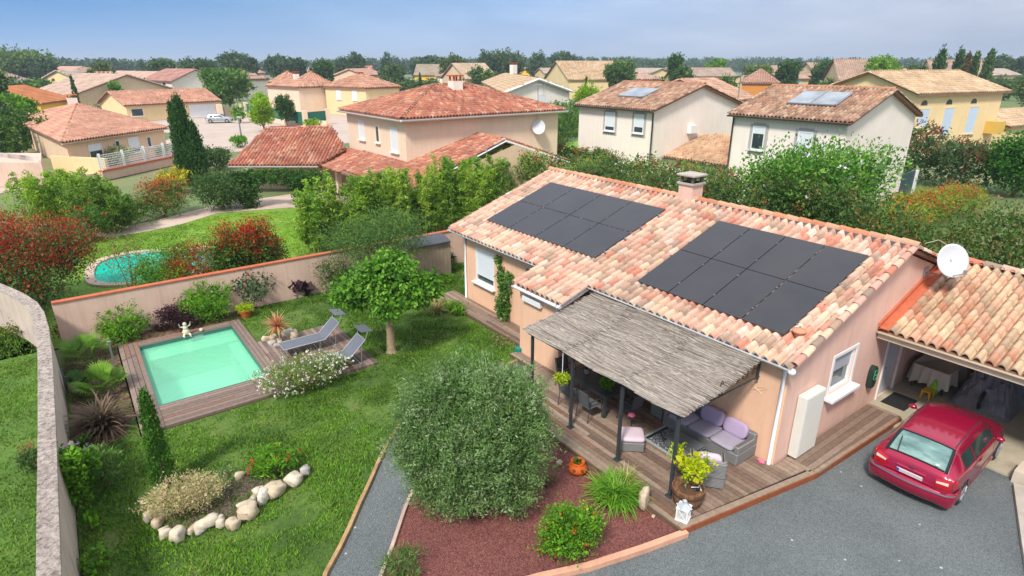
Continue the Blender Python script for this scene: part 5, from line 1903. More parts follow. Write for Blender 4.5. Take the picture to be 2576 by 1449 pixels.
# ================================================================== RED HATCHBACK
car = thing('parked_car', 'dark red hatchback parked nose first into the carport', 'car', (14.15, 3.7, 0), local=True)
M_PAINT = None
m, n, b = newmat('dark_red_paint')
b.inputs['Base Color'].default_value = (0.36, 0.005, 0.042, 1)
b.inputs['Roughness'].default_value = 0.25
b.inputs['Metallic'].default_value = 0.35
b.inputs['Coat Weight'].default_value = 0.8
b.inputs['Coat Roughness'].default_value = 0.06
M_PAINT = m
M_CGL = glassy('car_side_glass', (0.03, 0.055, 0.05), 0.04)
m, n, b = newmat('car_rear_glass')
f = noise(n, 2.6, 4, 0.6, stretch=(1, 0.35, 1))
n.links.new(rampn(n, f, [(0.36, (0.05, 0.10, 0.10)), (0.52, (0.15, 0.26, 0.24)), (0.66, (0.30, 0.42, 0.37))]), b.inputs['Base Color'])  # pale teal patches paint in the sky reflection and the shelf inside
b.inputs['Roughness'].default_value = 0.08
b.inputs['Specular IOR Level'].default_value = 0.7
M_CRG = m
# stations along the car: x, top z, top half width, belt z, belt half width, sill half width, bottom z
ST = [(0.00, 0.62, 0.60, 0.56, 0.66, 0.62, 0.30),
      (0.03, 0.74, 0.64, 0.66, 0.72, 0.69, 0.25),
      (0.09, 0.90, 0.66, 0.80, 0.775, 0.76, 0.22),
      (0.17, 0.985, 0.65, 0.90, 0.80, 0.80, 0.21),
      (0.32, 1.12, 0.63, 0.92, 0.815, 0.82, 0.2),
      (0.50, 1.25, 0.60, 0.93, 0.825, 0.83, 0.2),
      (0.66, 1.345, 0.585, 0.93, 0.83, 0.84, 0.19),
      (0.82, 1.385, 0.58, 0.925, 0.835, 0.845, 0.19),
      (1.15, 1.41, 0.58, 0.92, 0.84, 0.85, 0.19),
      (1.60, 1.425, 0.585, 0.91, 0.845, 0.85, 0.19),
      (2.10, 1.415, 0.585, 0.90, 0.845, 0.85, 0.19),
      (2.35, 1.38, 0.58, 0.895, 0.845, 0.85, 0.19),
      (2.65, 1.24, 0.60, 0.89, 0.84, 0.85, 0.19),
      (2.95, 1.06, 0.64, 0.88, 0.83, 0.85, 0.19),
      (3.18, 0.94, 0.68, 0.86, 0.82, 0.84, 0.19),
      (3.50, 0.88, 0.66, 0.80, 0.80, 0.83, 0.2),
      (3.80, 0.80, 0.60, 0.72, 0.75, 0.79, 0.21),
      (4.00, 0.68, 0.50, 0.60, 0.66, 0.70, 0.24),
      (4.08, 0.52, 0.42, 0.48, 0.56, 0.58, 0.3)]
ST = np.array(ST)

def prof(s):
    x, zt, wt, zb, wb_, ws, z0 = s
    return np.array([(0, zt + 0.012), (wt * 0.5, zt + 0.006), (wt * 0.88, zt - 0.012), (wt, zt - 0.035), (wt + (wb_ - wt) * 0.12, zt - 0.035 - (zt - 0.035 - zb) * 0.14),
                     (wt + (wb_ - wt) * 0.86, zb + (zt - 0.035 - zb) * 0.12), (wb_, zb), (wb_ + 0.018, zb - (zb - z0) * 0.14), (ws + 0.022, zb - (zb - z0) * 0.35), (ws + 0.024, zb - (zb - z0) * 0.5), (ws + 0.006, zb - (zb - z0) * 0.62), (ws, z0 + (zb - z0) * 0.15), (ws - 0.05, z0), (0, z0 - 0.01)])

def cmr(P, n):
    """Catmull-Rom through the rows of P, n steps per span"""
    out, par = [], []
    k = len(P)
    for i in range(k - 1):
        p0, p1, p2, p3 = P[max(i - 1, 0)], P[i], P[i + 1], P[min(i + 2, k - 1)]
        for j in range(n):
            t = j / n
            out.append(0.5 * ((2 * p1) + (p2 - p0) * t + (2 * p0 - 5 * p1 + 4 * p2 - p3) * t * t + (3 * p1 - p0 - 3 * p2 + p3) * t ** 3))
            par.append(i + t)
    out.append(P[-1]); par.append(k - 1)
    return np.array(out), np.array(par)

SS, sp_ = cmr(ST, 6)
rows = []
for s in SS:
    pr_, pp = cmr(prof(s), 4)
    rows.append(pr_)
NI, NJ = len(rows), len(rows[0])
idx = {}
V = []
for i in range(NI):
    for j in range(NJ):
        for sd_ in (1, -1):
            V.append((SS[i][0], rows[i][j][0] * sd_, rows[i][j][1]))
V = np.array(V)
AX = (0.80, 3.33)

def vid(i, j, s):
    return (i * NJ + j) * 2 + (0 if s > 0 else 1)

body, sideg, rearg, frontg = [], [[], []], [], []
for i in range(NI - 1):
    for j in range(NJ - 1):
        xm = (SS[i][0] + SS[i + 1][0]) / 2
        zm = (rows[i][j][1] + rows[i + 1][j + 1][1]) / 2
        ym = (rows[i][j][0] + rows[i + 1][j + 1][0]) / 2
        pj_ = pp[j] + 0.125
        arch = any((xm - a) ** 2 + (zm - 0.30) ** 2 < 0.345 ** 2 for a in AX) and pj_ > 6.6 and ym > 0.6
        if arch:
            continue
        for s in (1, -1):
            q = (vid(i, j, s), vid(i + 1, j, s), vid(i + 1, j + 1, s), vid(i, j + 1, s))
            if s > 0:
                q = q[::-1]
            tgt = body
            if 0.19 < xm < 0.655 and pj_ < 2.75:
                tgt = rearg
            elif 2.42 < xm < 3.05 and pj_ < 2.9:
                tgt = frontg
            elif 4.15 < pj_ < 5.85 and (0.72 < xm < 1.32 or 1.40 < xm < 2.72) and zm > 0.95:
                if (xm < 1.32 and (xm - 0.72) * 1.0 + (1.28 - zm) * 0.9 > 0.10) or (xm > 1.4 and zm < 1.34 - max(0, xm - 2.25) * 0.55):
                    tgt = sideg[0 if s > 0 else 1]
            tgt.append(q)

def sub(name, quads, mat, off_=0.0, parent=car):
    used = sorted({k for q in quads for k in q})
    mp_ = {k: i for i, k in enumerate(used)}
    Vv = V[used].copy()
    return npmesh(name, Vv, np.array([[mp_[k] for k in q] for q in quads]), mat, parent, smooth=True)

sub('body', body, M_PAINT)
sub('rear_window', rearg, M_CRG)
sub('windscreen', frontg, M_CGL)
sub('side_window', sideg[0], M_CGL)
sub('side_window', sideg[1], M_CGL)
# black surround of the rear window
def on(i_x, yy, dz=0.004):
    """point on the upper skin at station x, lateral y"""
    i = int(np.argmin(abs(SS[:, 0] - i_x)))
    r_ = rows[i]
    k = int(np.argmax(r_[:, 0] >= abs(yy)))
    k = max(k, 1)
    t = (abs(yy) - r_[k - 1][0]) / (r_[k][0] - r_[k - 1][0] + 1e-9)
    return (SS[i][0] - dz, yy, r_[k - 1][1] + t * (r_[k][1] - r_[k - 1][1]) + dz)

q = MB()
for xs in (0.19, 0.65):
    q.tube([on(xs, y_) for y_ in np.linspace(-0.56, 0.56, 9)], 0.02, 5)
for s in (-1, 1):
    q.tube([on(xx, s * yy_) for xx, yy_ in ((0.18, 0.60), (0.3, 0.585), (0.42, 0.57), (0.55, 0.55), (0.65, 0.53))], 0.034, 5)
q.build('window_seal', M_BLACK, car)
for s in (-1, 1):
    q = MB(); q.tube([on(xx, s * 0.53, 0.008) for xx in (0.74, 0.95, 1.3, 1.7, 2.1, 2.3)], 0.013, 5)
    q.build('roof_trim', plain('dark_trim', (0.05, 0.035, 0.04), 0.5, 0.1, 4), car)
q = MB(); q.ball(on(0.25, -0.40, 0.006), (0.045, 0.045, 0.012), 10, 5); q.build('sticker', M_WHITE, car)
q = MB(); q.tube([on(0.2, 0.38, 0.02), on(0.3, 0.40, 0.03), on(0.5, 0.44, 0.03)], 0.011, 5); q.build('wiper', M_BLACK, car)
# tail lamps wrapping the corners
for s in (-1, 1):
    q = MB()
    q.add([(0.055, s * 0.48, 0.83), (0.055, s * 0.50, 0.67), (0.075, s * 0.72, 0.66), (0.24, s * 0.832, 0.70), (0.24, s * 0.825, 0.88), (0.11, s * 0.72, 0.90),
           (-0.005, s * 0.49, 0.80), (-0.02, s * 0.50, 0.68), (0.018, s * 0.735, 0.67), (0.22, s * 0.856, 0.71), (0.22, s * 0.848, 0.86), (0.05, s * 0.735, 0.865)],
          [(6, 7, 8, 11), (11, 8, 9, 10), (0, 6, 11, 5), (5, 11, 10, 4), (1, 2, 8, 7), (2, 3, 9, 8), (3, 4, 10, 9), (0, 1, 7, 6)])
    o = q.build('tail_light', plain('tail_red', (0.34, 0.01, 0.015), 0.12, 0.05, 4), car)
    q = MB()
    q.add([(-0.006 + 0.002, s * 0.51, 0.815), (-0.010, s * 0.51, 0.775), (0.02, s * 0.73, 0.785), (0.036, s * 0.73, 0.85)], [(0, 1, 2, 3)])
    ob = q.build('reversing_lamp', plain('clear_lamp', (0.65, 0.5, 0.5), 0.2, 0.05, 4), o)
    mdx = ob.modifiers.new('t', 'SOLIDIFY'); mdx.thickness = 0.014; mdx.offset = 0
# bumper with grey strip
q = MB()
pts = []
for t_ in np.linspace(-1.42, 1.42, 27):
    # rounded corners, wrapping forward to the wheel arch
    a_ = max(0.0, abs(t_) - 0.62)
    ang = min(a_ / 0.36, math.pi / 2)
    yy_ = min(abs(t_), 0.62) + 0.245 * math.sin(ang)
    xx_ = -0.05 + 0.07 * (min(abs(t_), 0.62) / 0.62) ** 2 + 0.22 * (1 - math.cos(ang)) + max(0.0, a_ - 0.36 * math.pi / 2) * 1.15
    pts.append((xx_, math.copysign(yy_, t_)))
V2, Q2 = [], []
prb = [(0.10, 0.60), (0.0, 0.585), (-0.035, 0.54), (-0.04, 0.40), (-0.01, 0.28), (0.08, 0.20)]
for (bx, y_) in pts:
    for dx, z in prb:
        k_ = 1.0 if abs(y_) < 0.6 else max(0.0, 1 - (abs(y_) - 0.6) / 0.25)
        V2.append((bx + dx * k_, y_ + math.copysign((dx < 0) * -dx * (1 - k_), y_), z))
for i in range(len(pts) - 1):
    for k in range(len(prb) - 1):
        a = i * len(prb) + k
        Q2.append((a, a + 1, a + 1 + len(prb), a + len(prb)))
npmesh('bumper', V2, Q2, M_PAINT, car, smooth=True)
q = MB(); q.tube([(p[0] - 0.036, p[1], 0.535) for p in pts], 0.026, 6); q.build('bumper_strip', plain('grey_strip', (0.12, 0.09, 0.11), 0.5, 0.1, 4), car)
q = MB(); q.obox((-0.012, 0.0, 0.70), (0.012, 0.52, 0.115), ry=-0.35)
npl = q.build('number_plate', M_WHITE, car)
q = MB(); q.obox((-0.020, 0.235, 0.70), (0.006, 0.045, 0.11), ry=-0.35); q.build('plate_band', plain('plate_blue', (0.03, 0.12, 0.5), 0.4, 0.05, 4), npl)
q = MB(); q.obox((0.028, 0.0, 0.80), (0.05, 0.60, 0.02), ry=-0.5, bev=0.006); q.build('hatch_spoiler', M_PAINT, car)
q = MB(); q.tube([(0.05, -0.07, 0.865), (0.03, 0.0, 0.86), (0.05, 0.07, 0.865)], 0.012, 5); q.build('hatch_handle', M_DARK, car)
for s in (-1, 1):
    q = MB(); q.ball((2.62, s * 0.94, 0.97), (0.07, 0.10, 0.065), 12, 8); q.tube([(2.62, s * 0.82, 0.93), (2.62, s * 0.9, 0.95)], 0.02, 5); q.build('mirror', M_PAINT, car, smooth=True)
    q = MB(); q.tube([(1.55, s * 0.862, 0.80), (1.70, s * 0.868, 0.805)], 0.014, 6); q.build('door_handle', M_PAINT, car)
    q = MB()
    q.tube([(1.36, s * 0.845, 0.92), (1.36, s * 0.87, 0.7), (1.36, s * 0.862, 0.28)], 0.004, 4)
    q.tube([(2.66, s * 0.845, 0.88), (2.66, s * 0.872, 0.65), (2.66, s * 0.862, 0.28)], 0.004, 4)
    q.build('door_seam', M_BLACK, car)
    q = MB(); q.box(1.15, 2.95, s * 0.872 - 0.008, s * 0.872 + 0.008, 0.46, 0.51); q.build('side_strip', MATS['grey_strip'], car)
for ax in AX:
    for s in (-1, 1):
        q = MB()
        q.tube([(ax, s * 0.66, 0.30), (ax, s * 0.68, 0.30), (ax, s * 0.86, 0.30), (ax, s * 0.88, 0.30)], [0.27, 0.30, 0.30, 0.275], 28)
        wh = q.build('wheel', plain('tyre_rubber', (0.02, 0.02, 0.021), 0.85, 0.2, 20), car)
        q = MB()
        q.tube([(ax, s * 0.875, 0.30), (ax, s * 0.888, 0.30)], [0.20, 0.19], 24)
        for k in range(7):
            a = k * 2 * math.pi / 7
            q.tube([(ax + 0.05 * math.cos(a), s * 0.892, 0.30 + 0.05 * math.sin(a)), (ax + 0.18 * math.cos(a), s * 0.890, 0.30 + 0.18 * math.sin(a))], 0.016, 5)
        q.build('rim', plain('silver_rim', (0.42, 0.43, 0.44), 0.35, 0.1, 5, metal=0.7), wh)
q = MB()
q.box(0.25, 3.9, -0.64, 0.64, 0.18, 0.62)
q.build('underbody', M_BLACK, car)
q = MB(); q.tube([(2.05, 0.1, 1.43), (2.0, 0.1, 1.55)], 0.004, 4); q.build('aerial', M_BLACK, car)
car.location = (14.18, 3.72, 0.0)
car.rotation_euler = (0, 0, R(2))
car.scale = (1.05, 1.02, 1.02)

# ================================================================== GARDEN PLANTS
# olive tree: a big grey-green ball close to the ground
P0 = G(1212, 1285)
ol = thing('olive_tree', 'large round grey green olive tree in the red gravel bed', 'olive tree', (P0[0], P0[1], 0.035))
ox, oy = 6.35, 9.75
r = np.random.default_rng(77)
ox, oy = 6.08, 9.70
lob = [(ox + 0.80 * a - 0.0 + 0.59 * f, oy - 0.59 * a + 0.80 * f, z, r1, r1, r2) for a, f, z, r1, r2 in
       ((0, 0, 1.75, 1.62, 1.55), (-0.72, 0.1, 2.65, 0.98, 0.98), (0.82, 0.0, 2.60, 0.92, 0.90), (-1.02, -0.1, 1.65, 1.0, 1.0), (0.95, -0.1, 1.7, 1.0, 1.0), (-0.55, -0.4, 0.85, 1.05, 0.75), (0.65, -0.4, 0.9, 1.0, 0.75), (0.1, 0.6, 2.6, 1.0, 0.85), (0.05, -0.75, 1.9, 0.95, 1.0), (-1.25, 0.1, 2.15, 0.6, 0.6), (1.2, 0.1, 2.2, 0.5, 0.55))]
V, cl = crown(lob, 2300, 38, 0.10, 0.082, OLIVE, 0.27, shell=0.6, updir=0.6, r=r, cvar=0.3, core=10, cs_=1.3)
leafmesh('crown', V, cl, ol)
q = MB()
for k in range(5):
    a = k * 1.3
    q.tube([(ox - 0.1 + 0.08 * math.cos(a), oy - 0.25 + 0.08 * math.sin(a), 0), (ox + 0.35 * math.cos(a), oy + 0.35 * math.sin(a), 0.9), (ox + 0.75 * math.cos(a), oy + 0.75 * math.sin(a), 2.0), (ox + 1.0 * math.cos(a + 0.3), oy + 1.0 * math.sin(a + 0.3), 2.7)], [0.10, 0.07, 0.04, 0.015], 7)
q.build('trunk', M_PALEBARK, ol, smooth=True)

# mulberry-like tree on the lawn
tx, ty = 7.82, 17.8
mt_ = thing('round_tree', 'small leafy tree with a pale trunk standing on the lawn by the pool deck', 'tree', (tx, ty, 0.03))
r = np.random.default_rng(78)
zt = hz(tx, ty, 640)
lob = [(tx + 0.1, ty + 0.1, 2.75, 1.15, 1.15, 0.85), (tx - 0.95, ty + 0.5, 2.35, 0.8, 0.8, 0.6), (tx + 1.0, ty - 0.5, 2.4, 0.8, 0.8, 0.62), (tx + 0.35, ty + 0.8, 2.7, 0.75, 0.75, 0.6), (tx - 0.25, ty - 0.75, 2.2, 0.7, 0.7, 0.55), (tx + 0.2, ty, 3.3, 0.7, 0.7, 0.45)]
V, cl = crown(lob, 640, 14, 0.11, 0.16, [((0.13, 0.30, 0.035), 4), ((0.20, 0.40, 0.06), 3), ((0.07, 0.18, 0.025), 3)], 0.62, shell=0.5, updir=-0.5, r=r)
leafmesh('crown', V, cl, mt_)
q = MB()
q.tube([(tx, ty, 0), (tx, ty, 0.15), (tx + 0.02, ty, 0.8), (tx - 0.03, ty, 1.6), (tx, ty, 2.3)], [0.21, 0.165, 0.14, 0.13, 0.09], 10)
for k in range(8):
    a = k * 0.8
    q.tube([(tx, ty, 1.65), (tx + 0.4 * math.cos(a), ty + 0.4 * math.sin(a), 2.2), (tx + 0.9 * math.cos(a), ty + 0.9 * math.sin(a), 2.75)], [0.07, 0.045, 0.015], 6)
q.build('trunk', M_PALEBARK, mt_, smooth=True)
tree('feathery_tree', 'fine leaved spreading tree in front of the grey garden shed', 'tree', 10.0, 23.2, hz(10.0, 23.2, 520), 4.9, [((0.10, 0.19, 0.05), 4), ((0.15, 0.25, 0.06), 3), ((0.06, 0.13, 0.035), 2)], trunk=0.2, n=900, per=18, size=0.095, aspect=0.32, d=3.4, spread=0.2, lob=8)

# shrubs along the back wall
WHITE_F = [((0.8, 0.78, 0.72), 1)]
bushp('oleander', 'bushy green oleander with pink flowers at the left end of the pool', 'shrub', 320, 862, 124, 764, BRIGHT, n=260, per=12, size=0.13, aspect=0.28, flowers=([((0.7, 0.25, 0.4), 1), ((0.75, 0.5, 0.35), 1)], 10, 0.07), updir=0.9)
bushp('oleander', 'taller green shrub between the dark purple bush and the rose by the back wall', 'shrub', 532, 818, 126, 704, BRIGHT, n=330, per=12, size=0.13, aspect=0.28, flowers=(WHITE_F, 8, 0.06), updir=1.0)
bushp('purple_maple', 'dark purple dome shaped dwarf maple by the back wall of the pool', 'shrub', 455, 836, 96, 764, PURPLE, n=260, per=12, size=0.08, aspect=0.4)
bushp('purple_groundcover', 'low dark purple plant left of the dome shaped maple', 'shrub', 410, 838, 44, 812, PURPLE, n=40, per=10, size=0.07)
bushp('red_maple', 'thin dark red maple in the corner of the garden walls', 'shrub', 195, 855, 95, 790, [((0.14, 0.025, 0.025), 3), ((0.24, 0.04, 0.035), 1)], n=130, per=9, size=0.09, lob=6, shell=0.7)
bushp('rose_bush', 'dark leaved rose bush with red blooms against the back wall', 'rose bush', 640, 782, 120, 678, [((0.06, 0.12, 0.05), 3), ((0.10, 0.17, 0.07), 2)], n=150, per=10, size=0.12, aspect=0.6, flowers=([((0.5, 0.03, 0.04), 1)], 9, 0.09), shell=0.65)
for k, (u, w_) in enumerate(((745, 36), (775, 36))):
    bushp('dark_canna', ['dark purple broad leaved plant at the foot of the back wall, beside the rose', 'dark purple broad leaved plant at the foot of the back wall, beside the spreading shrub'][k], 'shrub', u, 752 - k * 4, w_, 700 + k * 2, PURPLE, n=20, per=5, size=0.28, aspect=0.5, group='dark purple plants at the back wall', updir=1.6)
bushp('spreading_shrub', 'wide light green shrub spilling forward from the back wall beside the lawn', 'shrub', 850, 745, 110, 640, MIDG, n=260, per=13, size=0.09, aspect=0.35, spread=0.16)
bushp('camellia', 'glossy dark green bush between the grey shed and the bungalow', 'shrub', 1112, 692, 78, 612, DEEP, n=170, per=12, size=0.11)
bushp('low_shrub', 'low bright green plants at the corner of the bungalow deck', 'shrub', 1120, 715, 50, 690, BRIGHT, n=60, per=10, size=0.08)
fpo = thing('flower_pot', 'terracotta pot of lime green leaves at the top corner of the pool deck', 'flower pot', tuple(G(620, 800)))
b_ = G(620, 800)
q = MB(); q.lathe((b_[0], b_[1], 0.04), [(0.16, 0), (0.24, 0.30), (0.26, 0.30), (0.26, 0.35), (0.22, 0.35), (0.2, 0.28)], 18); q.build('pot', M_TERRA, fpo)
V, cl = crown([(b_[0], b_[1], 0.46, 0.34, 0.34, 0.16)], 80, 8, 0.05, 0.07, [((0.42, 0.55, 0.04), 3), ((0.30, 0.45, 0.04), 2)])
leafmesh('foliage', V, cl, fpo)
# cherub statue on the deck rim
st_ = thing('cherub_statue', 'small cream stone cherub with raised arms on the pool deck edge', 'statue', (1.75, 23.75, 0.12))
s0 = G(455, 838, 0.12)
q = MB()
x, y, z = s0[0] + 0.15, s0[1] - 0.28, 0.10
q.ball((x, y, z + 0.13), (0.13, 0.12, 0.14), 12, 8, 0.03).ball((x, y, z + 0.30), (0.09, 0.08, 0.10), 12, 8, 0.02).ball((x, y - 0.01, z + 0.45), (0.07, 0.07, 0.08), 12, 8)
q.build('torso', plain('cream_stone', (0.58, 0.53, 0.42), 0.8, 0.15, 6), st_, smooth=True)
for s in (-1, 1):
    q = MB(); q.tube([(x + s * 0.07, y, z + 0.34), (x + s * 0.17, y - 0.02, z + 0.38), (x + s * 0.19, y - 0.02, z + 0.50)], [0.03, 0.025, 0.02], 6); q.build('arm', MATS['cream_stone'], st_, smooth=True)
    q = MB(); q.tube([(x + s * 0.06, y - 0.05, z + 0.08), (x + s * 0.12, y - 0.16, z + 0.05), (x + s * 0.10, y - 0.24, z + 0.02)], [0.05, 0.04, 0.03], 6); q.build('leg', MATS['cream_stone'], st_, smooth=True)
q = MB(); q.ball((x + 0.5, y - 0.02, z + 0.09), (0.07, 0.08, 0.07), 9, 6, 0.12)
setp(q.build('garden_ornament', MATS['cream_stone']), 'small cream ball ornament to the right of the cherub', 'ornament')

# cordyline, blades and the ring of stones on its left
cb = G(716, 865)
cd = thing('cordyline', 'red spiky cordyline on a thin stem between the pool and the loungers', 'cordyline', (cb[0], cb[1], 0.03))
zt = hz(cb[0], cb[1], 832)
x, y = G(690, 810, 0.85)[:2]
x, y = cb[0] - 0.12, cb[1] + 0.12
q = MB(); q.tube([(cb[0], cb[1], 0.02), (x + 0.05, y - 0.05, 0.35), (x, y, 0.72)], [0.03, 0.025, 0.02], 6); q.build('stem', M_BARK, cd)
V, Q, cc = blades((x, y, 0.70), 90, 0.66, 0.035, 0.9, [((0.50, 0.05, 0.05), 3), ((0.55, 0.18, 0.08), 2), ((0.6, 0.34, 0.18), 1.5)], 0.02, (-0.35, 1.45), tipcol=(0.6, 0.36, 0.2))
npmesh('foliage', V, Q, M_LEAF, cd, cc)

def rock(label, x, y, sx, sy, sz, rz=0.0, z=0.03, group=None, name='stone', seed=None):
    r = np.random.default_rng(seed if seed is not None else int(abs(x * 1000 + y * 77)) % 9999)
    q = MB()
    n_, m_ = 12, 8
    V, Q = [], []
    k1, k2, k3 = r.uniform(0, 6, 3)
    for i in range(m_ + 1):
        ph = math.pi * i / m_
        for k in range(n_):
            t = 2 * math.pi * k / n_
            d_ = Vector((math.sin(ph) * math.cos(t), math.sin(ph) * math.sin(t), math.cos(ph)))
            e = 1 + 0.16 * math.sin(3 * d_.x + k1) + 0.14 * math.sin(4 * d_.y + k2) + 0.10 * math.sin(6 * d_.z + 5 * d_.x + k3)
            e += r.uniform(-0.07, 0.07)
            p = [math.copysign(abs(c_) ** 0.62, c_) * e * 0.93 for c_ in d_]
            px, py = p[0] * sx / 2, p[1] * sy / 2
            V.append((x + px * math.cos(rz) - py * math.sin(rz), y + px * math.sin(rz) + py * math.cos(rz), max(z - 0.03, z + sz * 0.42 + p[2] * sz / 2)))
    for i in range(m_):
        for k in range(n_):
            j = (k + 1) % n_
            Q.append((i * n_ + k, i * n_ + n_ + k, i * n_ + n_ + j, i * n_ + j))
    c_ = np.array(pick([((0.60, 0.53, 0.42), 3), ((0.55, 0.45, 0.33), 2), ((0.66, 0.62, 0.54), 2), ((0.42, 0.40, 0.37), 1)], 1, r)[0])
    cc = np.repeat(c_[None], len(V), 0)
    o = npmesh(name, V, Q, M_STONE, None, cc, True)
    return setp(o, label, 'stone', group)

STN = [  # u, v, width px, height px, rz, label
    (383, 1308, 36, 34, 0.3, 'pale stone at the far left tip of the flower bed ring'),
    (404, 1322, 40, 34, 0.8, 'angular pale stone under the left edge of the cream shrub'),
    (420, 1350, 38, 30, 0.1, 'rounded stone low at the left of the flower bed ring'),
    (449, 1362, 44, 48, 1.0, 'large upright pale stone at the bottom left of the flower bed ring'),
    (488, 1341, 34, 26, 0.5, 'grey stone just right of the large upright stone'),
    (523, 1330, 52, 40, 0.2, 'wide pale stone below the middle of the cream shrub'),
    (558, 1324, 36, 34, 1.3, 'square pale stone at the bottom right of the cream shrub'),
    (592, 1328, 38, 34, 0.4, 'rounded beige stone at the lowest bend of the flower bed ring'),
    (627, 1302, 62, 44, 0.6, 'biggest cream boulder of the flower bed ring'),
    (611, 1281, 24, 24, 0.0, 'small stone behind the biggest cream boulder'),
    (638, 1270, 24, 26, 1.0, 'small pale stone left of the tall white one'),
    (663, 1268, 36, 46, 0.8, 'tall white stone in the middle of the right side of the ring'),
    (655, 1246, 30, 28, 0.2, 'white stone above the tall white one'),
    (697, 1246, 54, 46, 0.3, 'large yellowish boulder below the red flowers'),
    (745, 1216, 48, 36, 0.5, 'flat grey white stone near the right end of the ring'),
    (771, 1194, 34, 30, 0.9, 'stone at the right tip of the flower bed ring'),
    (606, 1204, 30, 22, 0.2, 'stone beside the magenta bloom at the back of the ring'),
    (506, 1345, 22, 16, 0.3, 'small grey stone under the wide pale stone'),
]
for u, v, w_, h_, rz, lb in STN:
    p = G(u, v)
    D = dist(p[0], p[1])
    rock(lb, p[0], p[1], w_ * D / F, w_ * D / F * 0.74, h_ * D / F * 0.82, rz, group='stones ringing the flower bed on the lawn')
# soil of that bed
sheet('flower_bed_soil', [tuple(G(*p)[:2]) for p in ((375, 1300), (430, 1352), (520, 1330), (600, 1322), (650, 1275), (700, 1240), (770, 1196), (720, 1180), (610, 1200), (560, 1230), (460, 1260), (400, 1280))], 0.045, gravelmat('dark_bed_gravel', (0.12, 0.07, 0.06), (0.05, 0.03, 0.03), (0.24, 0.16, 0.14), 24))
for k, (u, v, w_, h_) in enumerate(((672, 862, 22, 20), (690, 858, 20, 20), (705, 868, 22, 18), (684, 872, 24, 18), (724, 850, 34, 26), (742, 858, 24, 30), (698, 876, 20, 14))):
    p = G(u, v)
    D = dist(p[0], p[1])
    rock(['pale stone nearest the pool in the heap under the cordyline', 'yellowish stone at the back left of the heap under the cordyline', 'small stone in the middle of the heap under the cordyline', 'low white stone at the front of the heap under the cordyline', 'long grey stone at the back right of the heap under the cordyline', 'upright pale stone at the right of the heap beside the lounger', 'smallest stone of the heap beside the foot of the lounger'][k], p[0], p[1], w_ * D / F, w_ * D / F * 0.7, h_ * D / F * 0.9, k * 0.7, group='stones heaped under the red cordyline')

# plants of the stone ring bed
CREAMY = [((0.66, 0.57, 0.34), 4), ((0.50, 0.47, 0.22), 3), ((0.24, 0.30, 0.10), 1.5), ((0.68, 0.50, 0.33), 2)]
bushp('dappled_willow', 'cream and pink variegated shrub inside the ring of stones', 'shrub', 480, 1322, 215, 1196, CREAMY, n=700, per=14, size=0.055, aspect=0.3, updir=1.0, shell=0.45, spread=0.07, d=1.25)
bushp('oleander', 'green oleander with red blooms at the right of the ring of stones', 'shrub', 695, 1215, 130, 1130, BRIGHT, n=130, per=12, size=0.13, aspect=0.2, updir=0.9, flowers=([((0.62, 0.02, 0.04), 1)], 8, 0.07), shell=0.4)
bushp('magenta_flower', 'single magenta bloom by the back stones of the ring', 'flower', 628, 1208, 24, 1180, BRIGHT, n=8, per=5, size=0.06, flowers=([((0.75, 0.03, 0.22), 1)], 6, 0.06), stems=False)
bushp('rosemary', 'small grey green shrub behind the dappled willow', 'shrub', 575, 1212, 60, 1175, OLIVE, n=50, per=10, size=0.06, aspect=0.2)

# white flowering bush in front of the lounge deck
bushp('gaura', 'wide bush covered with small white flowers in front of the lounger deck', 'flowering shrub', 768, 1016, 268, 888, [((0.13, 0.25, 0.03), 3), ((0.20, 0.33, 0.05), 3), ((0.30, 0.28, 0.12), 1)], n=520, per=13, size=0.065, aspect=0.32, d=1.4, flowers=([((0.84, 0.81, 0.72), 4), ((0.78, 0.58, 0.5), 1)], 420, 0.05), updir=1.2, spread=0.09)

# left border: fan palms, phormium, cypress, leafy shrubs
def fanpalm(label, u, v, R_, pal, n=14):
    p = G(u, v)
    o = thing('fan_palm', label, 'palm', (p[0], p[1], 0.05), 'fan palms along the boundary wall')
    r = np.random.default_rng(int(u * 7 + v))
    V, Q, cc = [], [], []
    q = MB()
    for k in range(n):
        a = 2 * math.pi * k / n + r.uniform(-0.2, 0.2)
        e = r.uniform(0.35, 1.3)
        L = R_ * r.uniform(0.45, 0.7)
        c = np.array([p[0] + math.cos(a) * math.cos(e) * L, p[1] + math.sin(a) * math.cos(e) * L, 0.1 + math.sin(e) * L])
        q.tube([(p[0], p[1], 0.08), tuple((np.array([p[0], p[1], 0.25]) + c) / 2), tuple(c)], 0.009, 4)
        fwd = unit(c - np.array([p[0], p[1], 0.1]))
        side = unit(np.cross(fwd, [0, 0, 1]) + r.normal(0, 0.15, 3))
        col0 = pick(pal, 1, r)[0]
        for j in range(20):
            t = (j / 19 - 0.5) * 3.7
            d_ = fwd * math.cos(t) + side * math.sin(t)
            Lf = R_ * 0.5 * (1 - 0.12 * abs(t)) * r.uniform(0.9, 1.1)
            w = 0.022
            perp = unit(np.cross(d_, np.cross(fwd, side)))
            b = len(V)
            m1 = c + d_ * Lf * 0.6 + np.array([0, 0, 0.02])
            tip = c + d_ * Lf - np.array([0, 0, 0.10 * Lf])
            V += [c, c + perp * 0.003, m1 + perp * w, m1 - perp * w, tip + perp * 0.002, tip]
            col = col0 * r.uniform(0.8, 1.2)
            cc += [col] * 6
            Q.append((b, b + 1, b + 2, b + 3))
            Q.append((b + 3, b + 2, b + 4, b + 5))
    V = np.array(V)
    V[:, 2] = np.maximum(V[:, 2], 0.04)
    npmesh('frond', V, np.array(Q), M_LEAF, o, np.array(cc))
    q.build('stalk', plain('palm_stalk', (0.10, 0.16, 0.04), 0.7, 0.2, 5), o)
    return o

